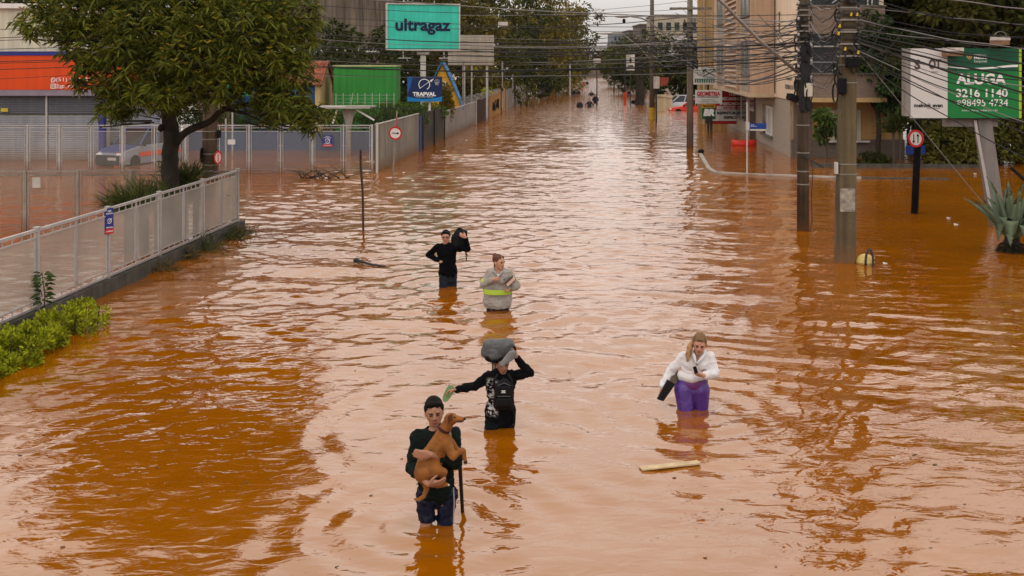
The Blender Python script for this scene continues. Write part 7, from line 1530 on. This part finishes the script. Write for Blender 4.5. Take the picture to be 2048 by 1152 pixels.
# ---- woman in white blouse and purple leggings ---------------------------------------
def purple_woman():
    d = 14.44; J = P3d(d); t = thing("person", "blond woman in white jacket and purple leggings wading with a box under her arm", "person", (J(1384, 815).x, d, 0))
    sl, sr = J(1369, 712, .02), J(1420, 714, -.02); hl, hr = J(1363, 776), J(1405, 776); el, wl = J(1341, 742, .06), J(1325, 773, -.04); er, wr = J(1430, 748, -.08), J(1407, 751, -.27)
    B = Blob(); torso(B, sl, sr, hl, hr, .004, True); arm(B, sl, el, wl, (.054, .043, .029)); arm(B, sr, er, wr, (.054, .043, .029))
    head(t, B, J(1399, 688, -.08), R(-10), R(16), R(6), SKIN2, HAIRL, "ponytail", 1.05, female=True)
    hand(B, wl, (-.35, -.1, -1), (.9, 0, -.2), 1, .5, .98); hand(B, wr, (-1, -.1, .25), (0, .7, .8), 1, .9, .98)
    for h_, k_ in ((hl, J(1369, 818, -.06)), (hr, J(1401, 820, .03))): B.chain([h_.lerp((hl + hr) / 2, .3), k_, k_ + Vector((0, 0, -.45))], [.088, .075, .06])
    B.build("body", SKIN2, t, .0095, 3)
    WJ = mat("white_fleece", (.66, .64, .64), .85, .04, 5); Sh = Blob(); torso(Sh, sl, sr, J(1369, 770), J(1403, 768), .012, True); arm(Sh, sl, el, el.lerp(wl, .95), (.056, .050, .036), .010); arm(Sh, sr, er, er.lerp(wr, .82), (.056, .054, .040), .010)
    nk = J(1395, 712, -.14)
    Sh.build("jacket", WJ, t, .0105, 4, .016, 9, cut=lambda co: co.z < J(0, 758).z and abs(co.x - J(1386, 0).x) < .19 or (abs(co.x - nk.x) < .042 * max(0, (co.z - J(0, 726).z) / .16) and co.y < d - .03 and co.z > J(0, 727).z) or (co - J(1396, 702)).length < .055)
    Hm = Blob(); Hm.hull([(J(1364, 755, -.02), .055), (J(1404, 754, -.02), .055), (J(1384, 757, -.09), .065), (J(1384, 756, .06), .06), (J(1364, 750, -.02), .06), (J(1404, 749, -.02), .06)]); Hm.build("jacket_hem", WJ, t, .0105, 3, .006, 9)
    Tp = Blob(); torso(Tp, sl + Vector((.03, 0, -.03)), sr + Vector((-.03, 0, -.03)), hl, hr, .008, True); Tp.build("top", mat("dusty_purple_cotton", (.10, .06, .16), .8), t, .0115, 4, cut=lambda co: co.z > J(0, 716).z or co.z < J(0, 728).z)
    for s, x0, x1 in ((-1, 1384, 1391), (1, 1411, 1397)): m = MB(); m.tube([J(x0 if s < 0 else 1410, 703, -.02), J(x0 + 4 * -s, 712, -.12), J(1393 - s * -1, 727, -.17)], [.022, .024, .012], 8); m.build("lapel", WJ, t, smooth=True)
    Lg = Blob(); Lg.hull([(J(1371, 762), .10), (J(1401, 762), .10), (hl + Vector((.04, 0, -.03)), .118), (hr + Vector((-.04, 0, -.03)), .118)])
    for h_, k_ in ((hl + Vector((.035, 0, -.02)), J(1371, 818, -.06)), (hr + Vector((-.035, 0, -.02)), J(1400, 820, .03))): Lg.chain([h_, k_, k_ + Vector((0, 0, -.3))], [.135, .105, .08])
    Lg.build("leggings", mat("purple_lycra", (.065, .018, .19), .42, .12, 5, spec=.5), t, .0105, 4, .004, 9)
    Wb = Blob(); Wb.hull([(J(1371, 764), .098), (J(1401, 764), .098), (J(1386, 768, -.04), .10)]); Wb.build("waistband", mat("plum_waistband", (.14, .03, .14), .5), t, .0105, 4, .003, 12)
    Pt = Blob(); Pt.chain([J(1388, 682, .0), J(1380, 694, -.07), J(1377, 708, -.12), J(1375, 722, -.15)], [.032, .040, .036, .014]); Pt.build("ponytail", mat("honey_blond_hair", (.30, .16, .055), .5, .4, 25), t, .008, 3, .006, 30)
    # phone and box
    m = MB(); m.box(J(1391, 740, -.37), (.022, .010, .045), M=Matrix.Rotation(R(-18), 3, 'Y')); tag(m.build("phone", BLACK, org=J(1391, 740, -.37), bevel=.003), "small dark phone in the hand of the woman in white", "phone")
    def plank(pts, th, name, m_, lab, cat):
        P = [J(*p) for p in pts]; nrm = (P[1] - P[0]).cross(P[3] - P[0]).normalized()
        if nrm.y < 0: nrm = -nrm
        mm = MB(); mm.prism(P, nrm * th); return tag(mm.build(name, m_, org=P[0], bevel=.004), lab, cat)
    plank([(1337, 761, -.02), (1352, 733, .03), (1361, 755, .04), (1352, 770, .0)], .20, "cardboard_box", mat("taupe_cardboard", (.16, .125, .085), .85, .1, 5), "taupe cardboard box tucked under the woman's arm", "box")
    plank([(1315, 799, -.14), (1336, 760, -.12), (1351, 769, -.10), (1327, 803, -.12)], .035, "folder", mat("black_folder", (.008, .008, .009), .6, .1, 5), "black folder hanging below the taupe box by her leg", "folder")
purple_woman()

# ---- far waders ----------------------------------------------------------------------
def wader(px, py_top, py_w, label, coat, hairm, wide=1.0, facing=1):
    b = G(px, py_w); d = b.y; s = F / d; hgt = (py_w - py_top) / s; sh = hgt - .30; t = thing("person", label, "person", (b.x, d, 0)); q = lambda x, y, z: Vector((b.x + x, d + y, z))
    B = Blob(); B.ell(q(0, 0, hgt - .12), (.08, .095, .12)); B.chain([q(0, 0, hgt - .18), q(0, 0, hgt - .3)], [.055, .06])
    B.hull([(q(-.10, 0, sh - .03), .05), (q(.10, 0, sh - .03), .05), (q(-.08, 0, sh * .4), .07), (q(.08, 0, sh * .4), .07)]); B.chain([q(-.07, 0, .2), q(-.09, 0, -.4)], [.07, .07]); B.chain([q(.07, 0, .2), q(.09, .05, -.4)], [.07, .07])
    B.chain([q(-.16, 0, sh - .04), q(-.27 * wide, -.03, sh - .28), q(-.25 * wide, -.08, sh - .50)], [.045, .035, .03]); B.chain([q(.16, 0, sh - .04), q(.27 * wide, -.03, sh - .28), q(.25 * wide, -.08, sh - .50)], [.045, .035, .03])
    B.build("body", SKIN1, t, .024, 2)
    C_ = Blob(); C_.hull([(q(-.12, 0, sh - .02), .075), (q(.12, 0, sh - .02), .075), (q(-.12, 0, -.1), .11), (q(.12, 0, -.1), .11)]); C_.chain([q(-.15, 0, sh - .03), q(-.27 * wide, -.03, sh - .28), q(-.25 * wide, -.08, sh - .47)], [.075, .062, .055]); C_.chain([q(.15, 0, sh - .03), q(.27 * wide, -.03, sh - .28), q(.25 * wide, -.08, sh - .47)], [.075, .062, .055])
    C_.build("coat", coat, t, .024, 2, .01, 8)
    Hh = Blob(); Hh.ell(q(0, .02, hgt - .09), (.092, .10, .10)); Hh.build("hair", hairm, t, .02, 1)
DK = mat("dark_coat", (.015, .015, .02), .8, .2, 4); DK2 = mat("charcoal_coat", (.035, .028, .025), .8, .2, 4); RC = mat("crimson_coat", (.42, .01, .02), .7, .1, 4)
wader(1159.5, 199.5, 215, "left of the nearest pair of far waders, dark coat, arms close", DK, HAIRB)
wader(1179, 197.5, 214.5, "right of the nearest pair of far waders, arms spread in a brown coat", DK2, HAIRB, 1.35)
wader(1191, 188, 206, "tallest-looking far wader in black just beyond the pair", DK, HAIRB, 1.1)
wader(1183, 181, 191, "far wader in a hooded cape ahead of the tall one", DK2, DK2, 1.3)
wader(1147, 177, 188, "left of two distant waders side by side near the left trees", DK, HAIRB)
wader(1156.5, 178, 187.5, "right of two distant waders side by side near the left trees", DK, HAIRB)
wader(1167, 161, 169, "distant wader in a crimson coat at the end of the street", RC, RC, 1.6)
wader(1174.5, 161, 168.5, "farthest dark wader beside the crimson coat", DK, HAIRB)
